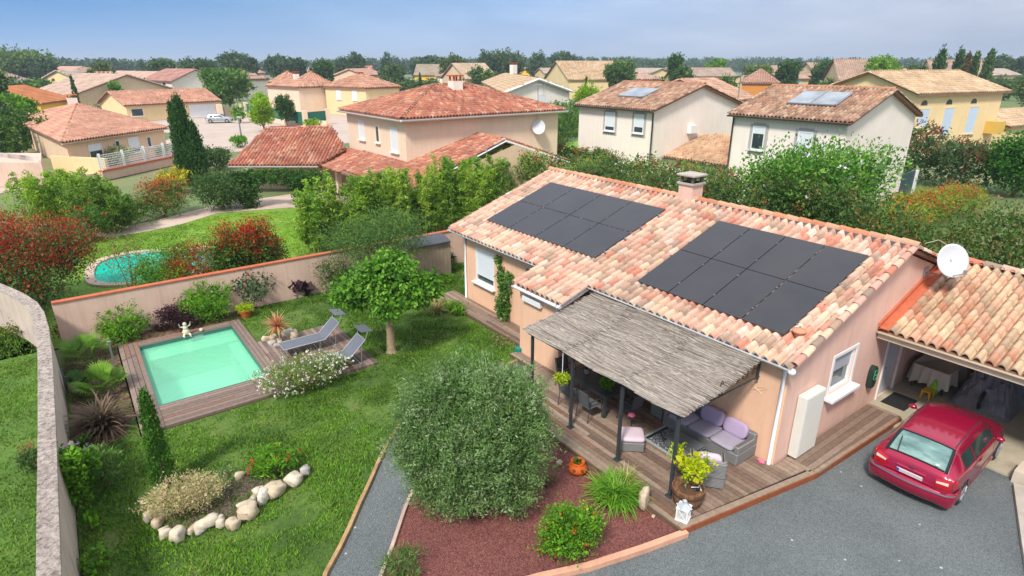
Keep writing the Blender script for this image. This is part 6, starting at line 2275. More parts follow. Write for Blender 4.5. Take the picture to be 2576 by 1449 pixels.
PALM = [((0.13, 0.27, 0.04), 3), ((0.18, 0.33, 0.06), 2), ((0.09, 0.19, 0.035), 2)]
fanpalm('fan palm nearest the pool corner and the red maple', 220, 915, 0.95, PALM)
fanpalm('lower fan palm between the two others and the spiky bronze plant', 262, 990, 0.9, [((0.17, 0.33, 0.04), 3), ((0.12, 0.24, 0.03), 2)])
fanpalm('small dark fan palm close to the boundary wall', 205, 985, 0.6, DEEP, 9)
pp0 = G(262, 1085)
ph = thing('bronze_flax', 'large bronze and green strap leaved flax beside the pool deck', 'flax', (pp0[0], pp0[1], 0.05))
V, Q, cc = blades((pp0[0], pp0[1], 0.05), 260, 1.15, 0.055, 1.5, [((0.13, 0.085, 0.045), 4), ((0.21, 0.16, 0.08), 3), ((0.09, 0.10, 0.035), 3), ((0.30, 0.23, 0.13), 1.5)], 0.09, (0.35, 1.5), seg=6, tipcol=(0.2, 0.13, 0.09))
npmesh('foliage', V, Q, M_LEAF, ph, cc)

def column(name, label, x, y, h, w, pal, n=300, per=14, size=0.07, group=None, z0=0.0, lean=(0, 0), cat='cypress', taper=0.25):
    o = thing(name, label, cat, (x, y, z0), group)
    r = np.random.default_rng(int(abs(x * 31 + y * 17) * 10) % 9973)
    t = r.uniform(0, 1, n) ** 0.9
    rad = w / 2 * np.clip(np.minimum(t * 7 + 0.35, 1.0), 0, 1) * np.clip((1 - t) ** 0.55 * (1 + taper), 0.04, 1)
    a = r.uniform(0, 2 * math.pi, n)
    k = r.uniform(0.55, 1.05, n)
    Cn = np.stack([x + np.cos(a) * rad * k + lean[0] * t * h, y + np.sin(a) * rad * k + lean[1] * t * h, z0 + 0.1 + t * (h - 0.15)], 1)
    P = Cn[:, None] + r.normal(0, 1, (n, per, 3)) * np.array([w * 0.07, w * 0.07, w * 0.15])
    cc = pick(pal, n, r)[:, None] * r.uniform(0.75, 1.25, (n, per, 1))
    out = np.repeat(np.stack([np.cos(a) * 0.4, np.sin(a) * 0.4, np.full(n, 1.3)], 1)[:, None], per, 1).reshape(-1, 3)
    P = P.reshape(-1, 3)
    P[:, 2] = np.maximum(P[:, 2], z0 + 0.02)
    V = leaf_quads(P, size, 0.35, 0.7, out, r)
    leafmesh('foliage', V, cc.reshape(-1, 3), o)
    q = MB(); q.tube([(x, y, z0 - 0.05), (x + lean[0] * h * 0.8, y + lean[1] * h * 0.8, z0 + h * 0.8)], [0.02 + 0.012 * h, 0.01], 6)
    q.build('trunk', M_BARK, o)
    return o

p = G(420, 1230)
column('italian_cypress', 'slim young cypress between the flax and the ring of stones', p[0], p[1], hz(p[0], p[1], 985), 0.52, [((0.07, 0.19, 0.03), 3), ((0.11, 0.26, 0.03), 2), ((0.05, 0.13, 0.02), 2)], n=620, per=18, size=0.07, taper=0.1)
bushp('hydrangea', 'leafy green shrub against the boundary wall at the lower left', 'shrub', 205, 1290, 115, 1130, BRIGHT, n=330, per=12, size=0.12, aspect=0.5)
bushp('oleander', 'narrow leaved green shrub below the flax at the boundary wall', 'shrub', 275, 1240, 105, 1120, [((0.12, 0.24, 0.05), 3), ((0.18, 0.30, 0.09), 2)], n=140, per=13, size=0.14, aspect=0.16, updir=1.0)
bushp('lily', 'white arum lilies in front of the bronze flax', 'flower', 212, 1135, 40, 1095, GREEN, n=30, per=8, size=0.1, flowers=([((0.85, 0.82, 0.78), 1)], 7, 0.13), stems=False)
bushp('small_shrub', 'small leafy plants on the lawn at the very bottom left', 'shrub', 245, 1440, 70, 1385, BRIGHT, n=50, per=9, size=0.07, d=0.8)
bushp('lily_leaf', 'lone broad leaved plant on the lawn below the boundary shrubs', 'plant', 238, 1335, 34, 1290, BRIGHT, n=8, per=4, size=0.22, aspect=0.5, updir=1.5, stems=False)
bushp('euonymus', 'small clipped green shrub outside the boundary wall', 'shrub', 92, 1190, 66, 1130, MIDG, n=90, per=10, size=0.06)
bushp('rusty_shrub', 'sparse rust coloured shrub outside the boundary wall', 'shrub', 75, 1150, 40, 1115, [((0.3, 0.16, 0.06), 2), ((0.2, 0.22, 0.06), 2)], n=24, per=8, size=0.05)
bushp('ivy_clump', 'yellowing creeper at the foot of the curved wall', 'shrub', 75, 850, 110, 800, [((0.25, 0.27, 0.05), 2), ((0.14, 0.18, 0.04), 3)], n=140, per=10, size=0.07, d=1.2)

# bike wheel leaning behind the palms, grey post, board by the wall
w0 = MB()
pw = G(182, 985)
w0.tube([(pw[0] - 0.1, pw[1] + 0.38 * math.cos(t), 0.43 + 0.38 * math.sin(t)) for t in np.linspace(0, 2 * math.pi, 25)], 0.018, 6)
for k in range(8):
    a = k * math.pi / 8
    w0.tube([(pw[0] - 0.1, pw[1] - 0.37 * math.cos(a), 0.43 - 0.37 * math.sin(a)), (pw[0] - 0.1, pw[1] + 0.37 * math.cos(a), 0.43 + 0.37 * math.sin(a))], 0.006, 4)
setp(w0.build('cart_wheel', M_DARK), 'dark spoked cart wheel leaning on the boundary wall behind the palms', 'wheel')
sp0 = G(290, 925)
q = MB(); q.box(sp0[0] - 0.03, sp0[0] + 0.03, sp0[1] - 0.03, sp0[1] + 0.03, 0.03, 0.95); q.box(sp0[0] - 0.05, sp0[0] + 0.05, sp0[1] - 0.05, sp0[1] + 0.05, 0.95, 0.98)
setp(q.build('shower_post', M_GREYMETAL), 'thin grey metal post standing beside the pool deck', 'post')
p = G(420, 815)
q = MB(); q.tube([(p[0], p[1] - 0.1, 0.03), (p[0] - 0.02, p[1] - 0.1, 0.75)], 0.018, 6); q.ball((p[0] - 0.02, p[1] - 0.1, 0.8), (0.06, 0.06, 0.05), 8, 5)
setp(q.build('garden_light', M_GREYMETAL), 'thin grey garden lamp post beside the purple maple', 'garden lamp')
pbd = []
for k, (a, hh) in enumerate(((0, 1.42), (1, 1.2))):
    q = MB(); q.box(-1.50 + 0.05 * k, -1.47 + 0.05 * k, 8.6, 10.62 - 0.35 * k, 0.03, hh)
    setp(q.build('leaning_board', M_WHITE), ['taller white panel leaning on the boundary wall at the bottom edge', 'shorter white panel in front of the taller one at the boundary wall'][k], 'panel')

# red gravel bed plants
gb = G(1546, 1262)
og = thing('ornamental_grass', 'round clump of bright green grass at the deck edge by the red gravel', 'grass clump', (gb[0], gb[1], 0.035))
V, Q, cc = blades((gb[0], gb[1], 0.04), 620, 0.86, 0.022, 1.7, [((0.16, 0.36, 0.04), 4), ((0.24, 0.46, 0.06), 3), ((0.09, 0.24, 0.03), 2)], 0.13, (0.5, 1.5), seg=5)
npmesh('foliage', V, Q, M_LEAF, og, cc)
gb = G(1590, 1240)
og = thing('feather_grass', 'blond feathery grass tuft leaning over the deck edge', 'grass clump', (gb[0], gb[1], 0.035))
V, Q, cc = blades((gb[0] - 0.1, gb[1] + 0.1, 0.35), 160, 0.5, 0.012, 1.6, [((0.5, 0.42, 0.2), 3), ((0.36, 0.36, 0.13), 2)], 0.05, (0.1, 1.2), seg=4)
npmesh('foliage', V, Q, M_LEAF, og, cc)
V, Q, cc = blades((gb[0] - 0.1, gb[1] + 0.1, 0.04), 60, 0.5, 0.015, 0.8, [((0.3, 0.36, 0.1), 3)], 0.06, (0.8, 1.5), seg=3)
npmesh('stem', V, Q, M_LEAF, og, cc)
bushp('lantana', 'bright green bush dotted with orange red flowers at the driveway kerb', 'flowering shrub', 1430, 1420, 168, 1272, BRIGHT, n=430, per=12, size=0.07, aspect=0.55, z0=0.035, flowers=([((0.55, 0.12, 0.03), 2), ((0.5, 0.05, 0.04), 1)], 34, 0.045), updir=0.8)
bushp('lavender', 'grey green lavender tuft at the bottom edge of the red gravel bed', 'shrub', 1010, 1475, 130, 1392, OLEA, n=120, per=14, size=0.10, aspect=0.12, updir=2.2)
bushp('thyme', 'sparse low green plant on the red gravel under the grass clump', 'plant', 1385, 1230, 50, 1205, MIDG, n=18, per=8, size=0.05, stems=False)
r0 = G(1624, 1290)
rock('upright porous cream stone at the corner of the deck', r0[0], r0[1] + 0.1, 0.30, 0.24, 0.62, 0.4, 0.03, name='standing_stone', seed=4)
rock('small white stone on the red gravel below the standing stone', *G(1643, 1304)[:2], 0.10, 0.08, 0.06, 0.4)
rock('beige stone at the edge of the olive tree near the terracotta pot', *G(1408, 1170)[:2], 0.22, 0.16, 0.12, 0.4)
sp = thing('strawberry_pot', 'round terracotta strawberry pot with holes on the red gravel', 'flower pot', tuple(G(1452, 1190)))
b_ = G(1452, 1190)
q = MB(); q.lathe((b_[0], b_[1], 0.035), [(0.12, 0), (0.24, 0.08), (0.25, 0.16), (0.19, 0.24), (0.16, 0.28), (0.18, 0.33), (0.16, 0.33), (0.12, 0.26)], 24)
po_ = q.build('pot', plain('orange_terracotta', (0.50, 0.12, 0.04), 0.7, 0.15, 6), sp, smooth=True)
q = MB()
for k in range(7):
    a = k * 2 * math.pi / 7
    q.ball((b_[0] + 0.225 * math.cos(a), b_[1] + 0.225 * math.sin(a), 0.215), (0.045, 0.045, 0.035), 8, 5)
q.build('opening', M_SOIL, po_)
V, cl = crown([(b_[0], b_[1], 0.36, 0.12, 0.12, 0.06)], 14, 6, 0.03, 0.06, GREEN)
leafmesh('foliage', V, cl, sp)

# beside the bungalow
vx, vy = 12.55, 17.6
vi = thing('climbing_vine', 'green climbing plant growing up the peach wall right of the front window', 'climbing plant', (vx, vy, 0.15))
V, cl = crown([(12.5, 17.55, 0.7, 0.22, 0.36, 0.6), (12.52, 17.45, 1.4, 0.18, 0.32, 0.5), (12.55, 17.75, 2.0, 0.13, 0.20, 0.4), (12.58, 17.95, 2.5, 0.10, 0.16, 0.2), (12.58, 17.2, 2.0, 0.1, 0.14, 0.25)], 190, 12, 0.06, 0.095, [((0.08, 0.2, 0.035), 4), ((0.13, 0.28, 0.05), 2), ((0.45, 0.5, 0.25), 0.7)], 0.6)
leafmesh('foliage', V, cl, vi)
q = MB()
for k in range(4):
    q.tube([(12.58, 17.6 + 0.05 * k, 0.15), (12.6, 17.5 + 0.1 * k, 1.2), (12.62, 17.4 + 0.16 * k, 2.3)], [0.018, 0.012, 0.005], 5)
q.build('stem', M_PALEBARK, vi)
bushp('agapanthus', 'dark green strap leaved tuft at the edge of the bungalow deck', 'plant', 1145, 798, 62, 757, BRIGHT, n=60, per=12, size=0.2, aspect=0.12, updir=0.8)
gb = G(1100, 790)
og = thing('blond_grass', 'drooping straw coloured grass beside the dark green tuft', 'grass clump', (gb[0], gb[1], 0.03))
V, Q, cc = blades((gb[0], gb[1], 0.04), 170, 0.95, 0.018, 1.9, [((0.42, 0.36, 0.17), 3), ((0.3, 0.3, 0.1), 2)], 0.06, (0.7, 1.5), seg=5)
npmesh('foliage', V, Q, M_LEAF, og, cc)
bushp('dry_groundcover', 'patch of dry leaves and low plants along the bungalow deck', 'plant', 1262, 868, 62, 848, [((0.35, 0.30, 0.15), 2), ((0.2, 0.25, 0.07), 2)], n=60, per=8, size=0.06, d=1.3, stems=False)
wc = thing('watering_can', 'small teal watering can on the lawn beside the deck', 'watering can', tuple(G(1306, 892)))
b_ = G(1306, 892)
q = MB(); q.lathe((b_[0], b_[1], 0.03), [(0.13, 0), (0.13, 0.24), (0.05, 0.27)], 14); q.build('body', plain('teal_plastic', (0.03, 0.20, 0.17), 0.4, 0.1, 4), wc)
q = MB(); q.tube([(b_[0] - 0.12, b_[1], 0.1), (b_[0] - 0.25, b_[1] + 0.05, 0.32)], 0.018, 6); q.build('spout', MATS['teal_plastic'], wc)
q = MB(); q.tube([(b_[0] + 0.12, b_[1], 0.1), (b_[0] + 0.2, b_[1], 0.25), (b_[0] + 0.02, b_[1], 0.36), (b_[0] - 0.06, b_[1], 0.27)], 0.012, 6); q.build('handle', MATS['teal_plastic'], wc)

# garden shed
sd_ = thing('garden_shed', 'small beige plank shed with a dark grey curved roof by the back wall', 'shed', (12.6, 24.0, 0.03))
q = MB()
x = 11.55
while x < 13.55:
    q.box(x, x + 0.19, 23.55, 23.58, 0.03, 1.72); x += 0.2
y = 23.6
while y < 24.75:
    q.box(13.55, 13.58, y, y + 0.18, 0.03, 1.72); y += 0.19
q.box(11.56, 13.54, 23.585, 24.8, 0.03, 1.72)
q.build('wall', plain('beige_planks', (0.36, 0.29, 0.23), 0.8, 0.15, 2), sd_)
V, Q = [], []
for i in range(11):
    t = i / 10
    y = 23.42 + t * 1.5
    z = 1.70 + 0.30 * math.sin(math.pi * (0.12 + 0.76 * t))
    V += [(11.45, y, z), (13.68, y, z), (11.45, y, z - 0.05), (13.68, y, z - 0.05)]
for i in range(10):
    a = i * 4
    Q += [(a, a + 1, a + 5, a + 4), (a + 2, a + 6, a + 7, a + 3), (a, a + 4, a + 6, a + 2), (a + 1, a + 3, a + 7, a + 5)]
Q += [(0, 2, 3, 1), (40, 41, 43, 42)]
npmesh('roof', V, Q, plain('shed_roof_grey', (0.07, 0.075, 0.085), 0.6, 0.1, 3), sd_)
q = MB()
q.add([(11.56, 23.57, 1.72), (13.54, 23.57, 1.72), (13.54, 23.57, 1.82), (11.56, 23.57, 1.82)], [(0, 1, 2, 3)])
q.tube([(13.8, 23.7, 0.03), (14.2, 23.5, 1.6)], 0.012, 5)
setp(MB().tube([(13.9, 22.9, 0.03), (14.35, 22.7, 1.3)], 0.012, 5).build('bamboo_cane', plain('cane', (0.45, 0.38, 0.2), 0.7, 0.1, 3)), 'pale leaning cane stuck in the bed by the bungalow corner', 'cane')

# ================================================================== NEIGHBOURING HOUSES
M_CREAM = plain('cream_render', (0.76, 0.61, 0.48), 0.9, 0.04, 0.7, streak=0.22)
M_CREAM2 = plain('pale_render', (0.84, 0.76, 0.69), 0.9, 0.04, 0.7, streak=0.22)
M_YELLOW = plain('yellow_render', (0.76, 0.60, 0.38), 0.9, 0.05, 0.6, streak=0.22)
M_ORANGE = plain('ochre_render', (0.78, 0.50, 0.13), 0.9, 0.05, 0.6)
M_BEIGE = plain('beige_render', (0.72, 0.54, 0.40), 0.9, 0.05, 0.6, streak=0.22)
M_BLUESH = plain('blue_shutter', (0.52, 0.60, 0.72), 0.5, 0.04, 2)
M_GTRIM = plain('grey_trim', (0.42, 0.40, 0.38), 0.8, 0.05, 2)

def slope_tiles(A, B, Tb, Ta, pitch, row, pal, coarse=True, parent_parts=None):
    """tiles on the quad or triangle A-B (eave) to Tb-Ta (top)"""
    A, B, Tb, Ta = (np.array(p, float) for p in (A, B, Tb, Ta))
    U = unit(B - A)
    N = np.cross(B - A, (Ta + Tb) / 2 - A)
    N = unit(N)
    if N[2] < 0:
        N = -N
    W = unit(np.cross(N, U))
    if W[2] < 0:
        W = -W
    pts = [((p - A) @ U, (p - A) @ W) for p in (A, B, Tb, Ta)]
    if np.linalg.norm(Ta - Tb) < 0.01:
        pts = pts[:3]
    return tile_field(A, U, W, pts, pitch, row, pal, coarse)

def roof_on(parent, corners, z, kind, pitchv, pal, tile=(0.27, 0.42), over=0.4, ridge_axis=0, z_under=True, name='roof', rp=None, hipl=None):
    """roof over the quadrilateral of eave corners [c0..c3] (counter-clockwise seen from above); ridge parallel to c0-c1 when ridge_axis = 0"""
    c = [np.array([p[0], p[1]], float) for p in corners]
    if ridge_axis:
        c = c[1:] + c[:1]
    # c0-c1 and c2-c3 are the eaves parallel to the ridge
    w = (np.linalg.norm(c[1] - c[2]) + np.linalg.norm(c[3] - c[0])) / 2
    L = (np.linalg.norm(c[0] - c[1]) + np.linalg.norm(c[2] - c[3])) / 2
    rise = pitchv * w / 2
    mA, mB = (c[3] + c[0]) / 2, (c[1] + c[2]) / 2
    if kind == 'hip':
        ins = min(0.5, (w / 2) / L)
        R0, R1 = mA + (mB - mA) * ins, mB + (mA - mB) * ins
    else:
        R0, R1 = mA, mB
    v3 = lambda p, zz: np.array([p[0], p[1], zz])
    E = [v3(p, z) for p in c]
    T0, T1 = v3(R0, z + rise), v3(R1, z + rise)
    parts = []
    parts.append(slope_tiles(E[0], E[1], T1, T0, *tile, pal))
    parts.append(slope_tiles(E[2], E[3], T0, T1, *tile, pal))
    if kind == 'hip':
        parts.append(slope_tiles(E[1], E[2], T1, T1, *tile, pal))
        parts.append(slope_tiles(E[3], E[0], T0, T0, *tile, pal))
    up = np.array([0, 0, 0.09])
    if np.linalg.norm(T1 - T0) > 0.5:
        parts.append(ridge_tiles(T0 + up, T1 + up, 0.13, 0.45, rp or pal))
    if kind == 'hip':
        for e, t in ((E[0], T0), (E[3], T0), (E[1], T1), (E[2], T1)):
            parts.append(ridge_tiles(e + up * 0.6, t + up, 0.12, 0.45, rp or pal))
    else:
        for e, t in ((E[0], T0), (E[3], T0), (E[1], T1), (E[2], T1)):
            parts.append(ridge_tiles(e + up * 0.4, t + up * 0.4, 0.11, 0.45, pal))
    V, Q, cc = join(parts)
    ro = npmesh(name, V, Q, M_TILE, parent, cc, True)
    dn = np.array([0, 0, 0.015])
    th = np.array([0, 0, 0.14])
    q = MB()
    if kind == 'hip':
        q.add([E[0] - dn, E[1] - dn, E[2] - dn, E[3] - dn, T0 - dn, T1 - dn, E[0] - th, E[1] - th, E[2] - th, E[3] - th],
              [(0, 1, 5, 4), (1, 2, 5), (2, 3, 4, 5), (3, 0, 4), (6, 7, 1, 0), (7, 8, 2, 1), (8, 9, 3, 2), (9, 6, 0, 3), (9, 8, 7, 6)])
    else:
        q.add([E[0] - dn, E[1] - dn, T1 - dn, T0 - dn, E[0] - th, E[1] - th, T1 - th, T0 - th], [(0, 1, 2, 3), (7, 6, 5, 4), (4, 5, 1, 0), (0, 3, 7, 4), (1, 5, 6, 2)])
        q.add([E[2] - dn, E[3] - dn, T0 - dn, T1 - dn, E[2] - th, E[3] - th, T0 - th, T1 - th], [(0, 1, 2, 3), (7, 6, 5, 4), (4, 5, 1, 0), (0, 3, 7, 4), (1, 5, 6, 2)])
    q.build('roof_deck', MATS['mortar_red'], ro)
    return ro, E, T0, T1

def walls_on(parent, corners, z0, z, kind, pitchv, inset, mat, ridge_axis=0, name='wall'):
    c = [np.array(p[:2], float) for p in corners]
    if ridge_axis:
        c = c[1:] + c[:1]
    ctr = sum(c) / 4
    L01 = unit(c[1] - c[0]); L12 = unit(c[2] - c[1])
    w = [c[0] + (L01 + L12) * inset, c[1] + (-L01 + L12) * inset, c[2] + (-L01 - L12) * inset, c[3] + (L01 - L12) * inset]
    ww = np.linalg.norm(c[1] - c[2])
    zt = z - 0.14 + pitchv * inset * 0.9
    q = MB()
    V = [(*p, z0) for p in w] + [(*p, zt) for p in w]
    Fc = [(3, 2, 1, 0), (0, 1, 5, 4), (2, 3, 7, 6)]
    if kind == 'hip':
        Fc += [(1, 2, 6, 5), (3, 0, 4, 7), (4, 5, 6, 7)]
    else:
        zr = z - 0.14 + pitchv * ww / 2
        mA, mB = (w[3] + w[0]) / 2, (w[1] + w[2]) / 2
        V += [(*mA, zr), (*mB, zr)]
        Fc += [(1, 2, 6, 9, 5), (3, 0, 4, 8, 7), (4, 5, 9, 8), (6, 7, 8, 9)]
    q.add(V, Fc)
    return q.build(name, mat, parent), w

def win(parent, a, b, t, z0, width, h, kind='shutter', frame=None, sill=True, trim=None, arch=False, shutter=None, part=1.0):
    """window on the wall from a to b (world xy), centred at t metres from a; kind shutter/glass; outward is to the right of a->b"""
    a, b = np.array(a[:2], float), np.array(b[:2], float)
    d = unit(b - a)
    o_ = np.array([d[1], -d[0]])
    c = a + d * t
    rz = math.atan2(d[1], d[0])

    def bx(cx, cz, w_, h_, dep, off):
        q = MB()
        p = c + d * cx + o_ * (off)
        q.obox((p[0], p[1], cz), (w_, dep, h_), rz=rz)
        return q
    fr = frame or M_WHITE
    q = MB()
    fw_ = 0.07
    for (cx, cz, w_, h_) in ((-width / 2 + fw_ / 2, z0 + h / 2, fw_, h), (width / 2 - fw_ / 2, z0 + h / 2, fw_, h), (0, z0 + fw_ / 2, width - 2 * fw_, fw_), (0, z0 + h - fw_ / 2, width - 2 * fw_, fw_)):
        p = c + d * cx + o_ * 0.02
        q.obox((p[0], p[1], cz), (w_, 0.08, h_), rz=rz)
    wn_ = q.build('window', fr, parent)
    if kind == 'glass' or part < 1:
        bx(0, z0 + h / 2, width - 2 * fw_, h - 2 * fw_, 0.04, 0.0).build('pane', M_GLASS, wn_)
    if kind == 'shutter':
        hh = (h - 2 * fw_) * part
        bx(0, z0 + h - fw_ - hh / 2, width - 2 * fw_, hh, 0.05, 0.012).build('shutter', shutter or MATS['shutter_white'], wn_)
    if sill:
        bx(0, z0 - 0.04, width + 0.2, 0.08, 0.2, 0.08).build('sill', fr if not trim else M_WHITE, wn_)
    if trim:
        q = MB()
        tw = 0.22
        for (cx, cz, w_, h_) in ((-width / 2 - tw / 2, z0 + h / 2 - 0.1, tw, h + 0.44), (width / 2 + tw / 2, z0 + h / 2 - 0.1, tw, h + 0.44), (0, z0 + h + tw / 2 - 0.10 + 0.1, width, tw), (0, z0 - tw - 0.0, width, tw * 0.9)):
            p = c + d * cx + o_ * 0.012
            q.obox((p[0], p[1], cz), (w_, 0.03, h_), rz=rz)
        q.build('trim', trim, wn_)
    return wn_

def lunette(parent, a, b, t, z, r_):
    a, b = np.array(a[:2], float), np.array(b[:2], float)
    d = unit(b - a)
    o_ = np.array([d[1], -d[0]])
    c = a + d * t + o_ * 0.03
    V = [(c[0] + d[0] * r_ * math.cos(k * math.pi / 12), c[1] + d[1] * r_ * math.cos(k * math.pi / 12), z + r_ * math.sin(k * math.pi / 12)) for k in range(13)]
    o = npmesh('vent_window', V, [tuple(range(13))], M_GLASS, parent)
    m_ = o.modifiers.new('t', 'SOLIDIFY'); m_.thickness = 0.05
    return o

def chimney(parent, x, y, z0, z1, s=0.55, mat=None):
    q = MB(); q.box(x - s / 2, x + s / 2, y - s / 2, y + s / 2, z0, z1)
    co_ = q.build('chimney', mat or M_CREAM2, parent)
    q = MB()
    for dx in (-1, 1):
        for dy in (-1, 1):
            q.box(x + dx * s * 0.35 - 0.06, x + dx * s * 0.35 + 0.06, y + dy * s * 0.35 - 0.06, y + dy * s * 0.35 + 0.06, z1, z1 + 0.35)
    q.box(x - s * 0.6, x + s * 0.6, y - s * 0.6, y + s * 0.6, z1 + 0.35, z1 + 0.45)
    q.build('chimney_cap', M_TERRA, co_)
    return co_

def rect(x0, x1, y0, y1):
    return [(x0, y0), (x1, y0), (x1, y1), (x0, y1)]

# ---- B: two storey hip roofed house behind the back wall, with its low wings
hb_ = thing('hip_roofed_house', 'large cream two storey house with red hip roof and low tiled wings', 'house', (25, 44, 0))
ZU = 6.1
pL, pC, pR = G(818, 277, ZU), G(1010, 300, ZU), G(1397, 274, ZU)
UB = rect(pC[0], pR[0], pC[1], pL[1])
roof_on(hb_, UB, ZU, 'hip', 0.33, PAL_RED, (0.26, 0.40), rp=[((0.26, 0.14, 0.10), 2), ((0.46, 0.22, 0.14), 2)])
wo_, wB = walls_on(hb_, UB, 0, ZU, 'hip', 0.33, 0.45, M_CREAM)
gutter(hb_, (UB[0][0] - 0.08, UB[0][1] - 0.1, ZU - 0.05), (UB[0][0] - 0.08, UB[3][1], ZU - 0.05), 0.15)
gutter(hb_, (UB[1][0] + 0.1, UB[0][1] - 0.08, ZU - 0.05), (UB[0][0] - 0.1, UB[0][1] - 0.08, ZU - 0.05), 0.15)
A_, Bq = wB[3], wB[0]
LW = np.linalg.norm(A_ - Bq)
win(hb_, A_, Bq, LW * 0.28, 4.0, 1.1, 1.45, 'shutter', frame=M_CREAM2)
win(hb_, A_, Bq, LW * 0.56, 4.05, 0.65, 1.25, 'glass', frame=M_CREAM2)
win(hb_, A_, Bq, LW * 0.83, 3.65, 1.15, 1.75, 'shutter', frame=M_CREAM2)
chx = (pC[0] + (pL[1] - pC[1]) / 2 + 1.6, (pC[1] + pL[1]) / 2 - 0.8)
chimney(hb_, chx[0], chx[1], 7.0, hz(chx[0], chx[1], 190) - 0.4, 0.85)
dshp = thing('satellite_dish', 'white satellite dish on the corner of the cream two storey house', 'satellite dish', (pR[0] - 1.2, pC[1] + 0.1, 4.2))
dx_ = hit(1355, 320, (0, pC[1] + 0.1, 0), np.array([0, 1.0, 0]))
cen = dx_.copy()
V, Q = [], []
tc_ = unit(np.array([-0.6, -0.75, 0.3])); s1 = unit(np.cross(tc_, [0, 0, 1])); s2 = np.cross(s1, tc_)
for L in range(5):
    rr = 0.52 * L / 4
    for k in range(20):
        a = 2 * math.pi * k / 20
        V.append(cen + s1 * math.cos(a) * rr + s2 * math.sin(a) * rr * 1.1 + tc_ * (rr / 0.5) ** 2 * 0.1)
for L in range(4):
    for k in range(20):
        j = (k + 1) % 20
        Q.append((L * 20 + k, L * 20 + j, L * 20 + 20 + j, L * 20 + 20 + k))
npmesh('reflector', V, Q, MATS['dish_white'], dshp, smooth=True)
MB().tube([tuple(cen), (cen[0] + 0.1, cen[1] + 0.4, cen[2] + 0.1)], 0.04, 6).build('bracket', M_GREYMETAL, dshp)

def antenna(label, x, y, z0, z1, s=1.0, group='television aerials on the roofs'):
    o = thing('tv_aerial', label, 'aerial', (x, y, z0), group)
    MB().tube([(x, y, z0), (x, y, z1)], 0.035 * s, 5).build('mast', M_GREYMETAL, o)
    q = MB()
    q.tube([(x - 0.7 * s, y - 0.4 * s, z1 - 0.15), (x + 0.5 * s, y + 0.3 * s, z1 - 0.15)], 0.02 * s, 4)
    for k in range(7):
        t = -0.6 + 0.17 * k
        q.tube([(x + t * s - 0.2 * s, y + t * 0.57 * s + 0.3 * s, z1 - 0.15), (x + t * s + 0.2 * s, y + t * 0.57 * s - 0.3 * s, z1 - 0.15)], 0.012 * s, 4)
    q.build('antenna', M_GREYMETAL, o)
    return o

antenna('thin television aerial above the satellite dish of the cream house', cen[0], cen[1] + 0.15, cen[2], hz(cen[0], cen[1], 208), 0.8)

def plane_roof(parent, px, A, B, slope, pal, tile=(0.27, 0.42)):
    """roof slope whose eave line runs from A to B, its outline seen at the picture points px"""
    A, B = np.array(A, float), np.array(B, float)
    U = unit(B - A)
    h = np.array([-U[1], U[0], 0])
    if h @ np.array([*(A[:2]), 0]) < 0:
        h = -h
    W = unit(h + np.array([0, 0, slope]))
    N = np.cross(U, W)
    P = [hit(u, v, A, N) for u, v in px]
    poly = [((p - A) @ U, (p - A) @ W) for p in P]
    V, Q, cc = tile_field(A, U, W, poly, *tile, pal, True)
    return V, Q, cc, P

ZL = 2.3
cx_ = lambda x, y: (528.6 + 0.676 * x, 151.0 + 0.676 * y)
E0, E1 = G(*cx_(65, 392), ZL), G(*cx_(402, 392), ZL)
E2 = G(*cx_(738, 489), ZL)
E1f = np.array([E2[0], E1[1], ZL])
VA = cx_(503, 330)
a1 = plane_roof(hb_, [cx_(65, 392), cx_(402, 392), VA, cx_(475, 285), cx_(455, 250), cx_(205, 254)], E0, E1, 0.36, PAL_RED)
a2 = plane_roof(hb_, [cx_(402, 392), cx_(738, 489), cx_(1097, 297), cx_(945, 268), cx_(722, 372), cx_(610, 345), VA], E1f, E2, 0.27, PAL_RED)
pk = a2[3][2]
RE = hit(*cx_(1340, 378), pk, np.array([0, 1.0, 0]))
parts = [a1[:3], a2[:3]]
up8 = np.array([0, 0, 0.07])
for p, q_ in ((a1[3][5], a1[3][4]), (a2[3][3], pk), (a2[3][1], pk), (pk, RE)):
    parts.append(ridge_tiles(p + up8, q_ + up8, 0.12, 0.42, PAL_RED))
V, Q, cc = join(parts)
ro = npmesh('roof', V, Q, M_TILE, hb_, cc, True)
q = MB()
for P in (a1[3], a2[3]):
    n_ = len(P)
    dn, th = np.array([0, 0, 0.02]), np.array([0, 0, 0.15])
    q.add([p - dn for p in P] + [p - th for p in P], [tuple(range(n_)), tuple(range(2 * n_ - 1, n_ - 1, -1))] + [(i, n_ + i, n_ + (i + 1) % n_, (i + 1) % n_) for i in range(n_)])
bk2 = np.array([0, 9.0, 0])
q.add([pk - [0, 0, .02], RE - [0, 0, .02], RE + bk2 - [0, 0, .02], pk + bk2 - [0, 0, .02]], [(0, 1, 2, 3)])
q.build('roof_deck', MATS['mortar_red'], ro)
q = MB()
g0 = a2[3][1]
q.add([(g0[0] + 0.4, g0[1] + 0.5, 0), (RE[0] - 0.4, g0[1] + 0.5, 0), (RE[0] - 0.4, g0[1] + 0.5, RE[2] - 0.2), (pk[0], g0[1] + 0.5, pk[2] - 0.18), (g0[0] + 0.4, g0[1] + 0.5, 2.2)], [(0, 1, 2, 3, 4)])
xi = g0[0] + 2.6
q.add([(xi, g0[1] + 0.5, 0), (xi, E1[1] + 2.5, 0), (xi, E1[1] + 2.5, 2.4), (xi, g0[1] + 0.5, 2.4)], [(0, 1, 2, 3)])
dE = unit(E1 - E0); nE = np.array([-dE[1], dE[0], 0]); nE = nE if nE[1] > 0 else -nE
w0_, w1_ = E0 + dE * 0.8 + nE * 2.6, E1 + dE * 3 + nE * 3.4
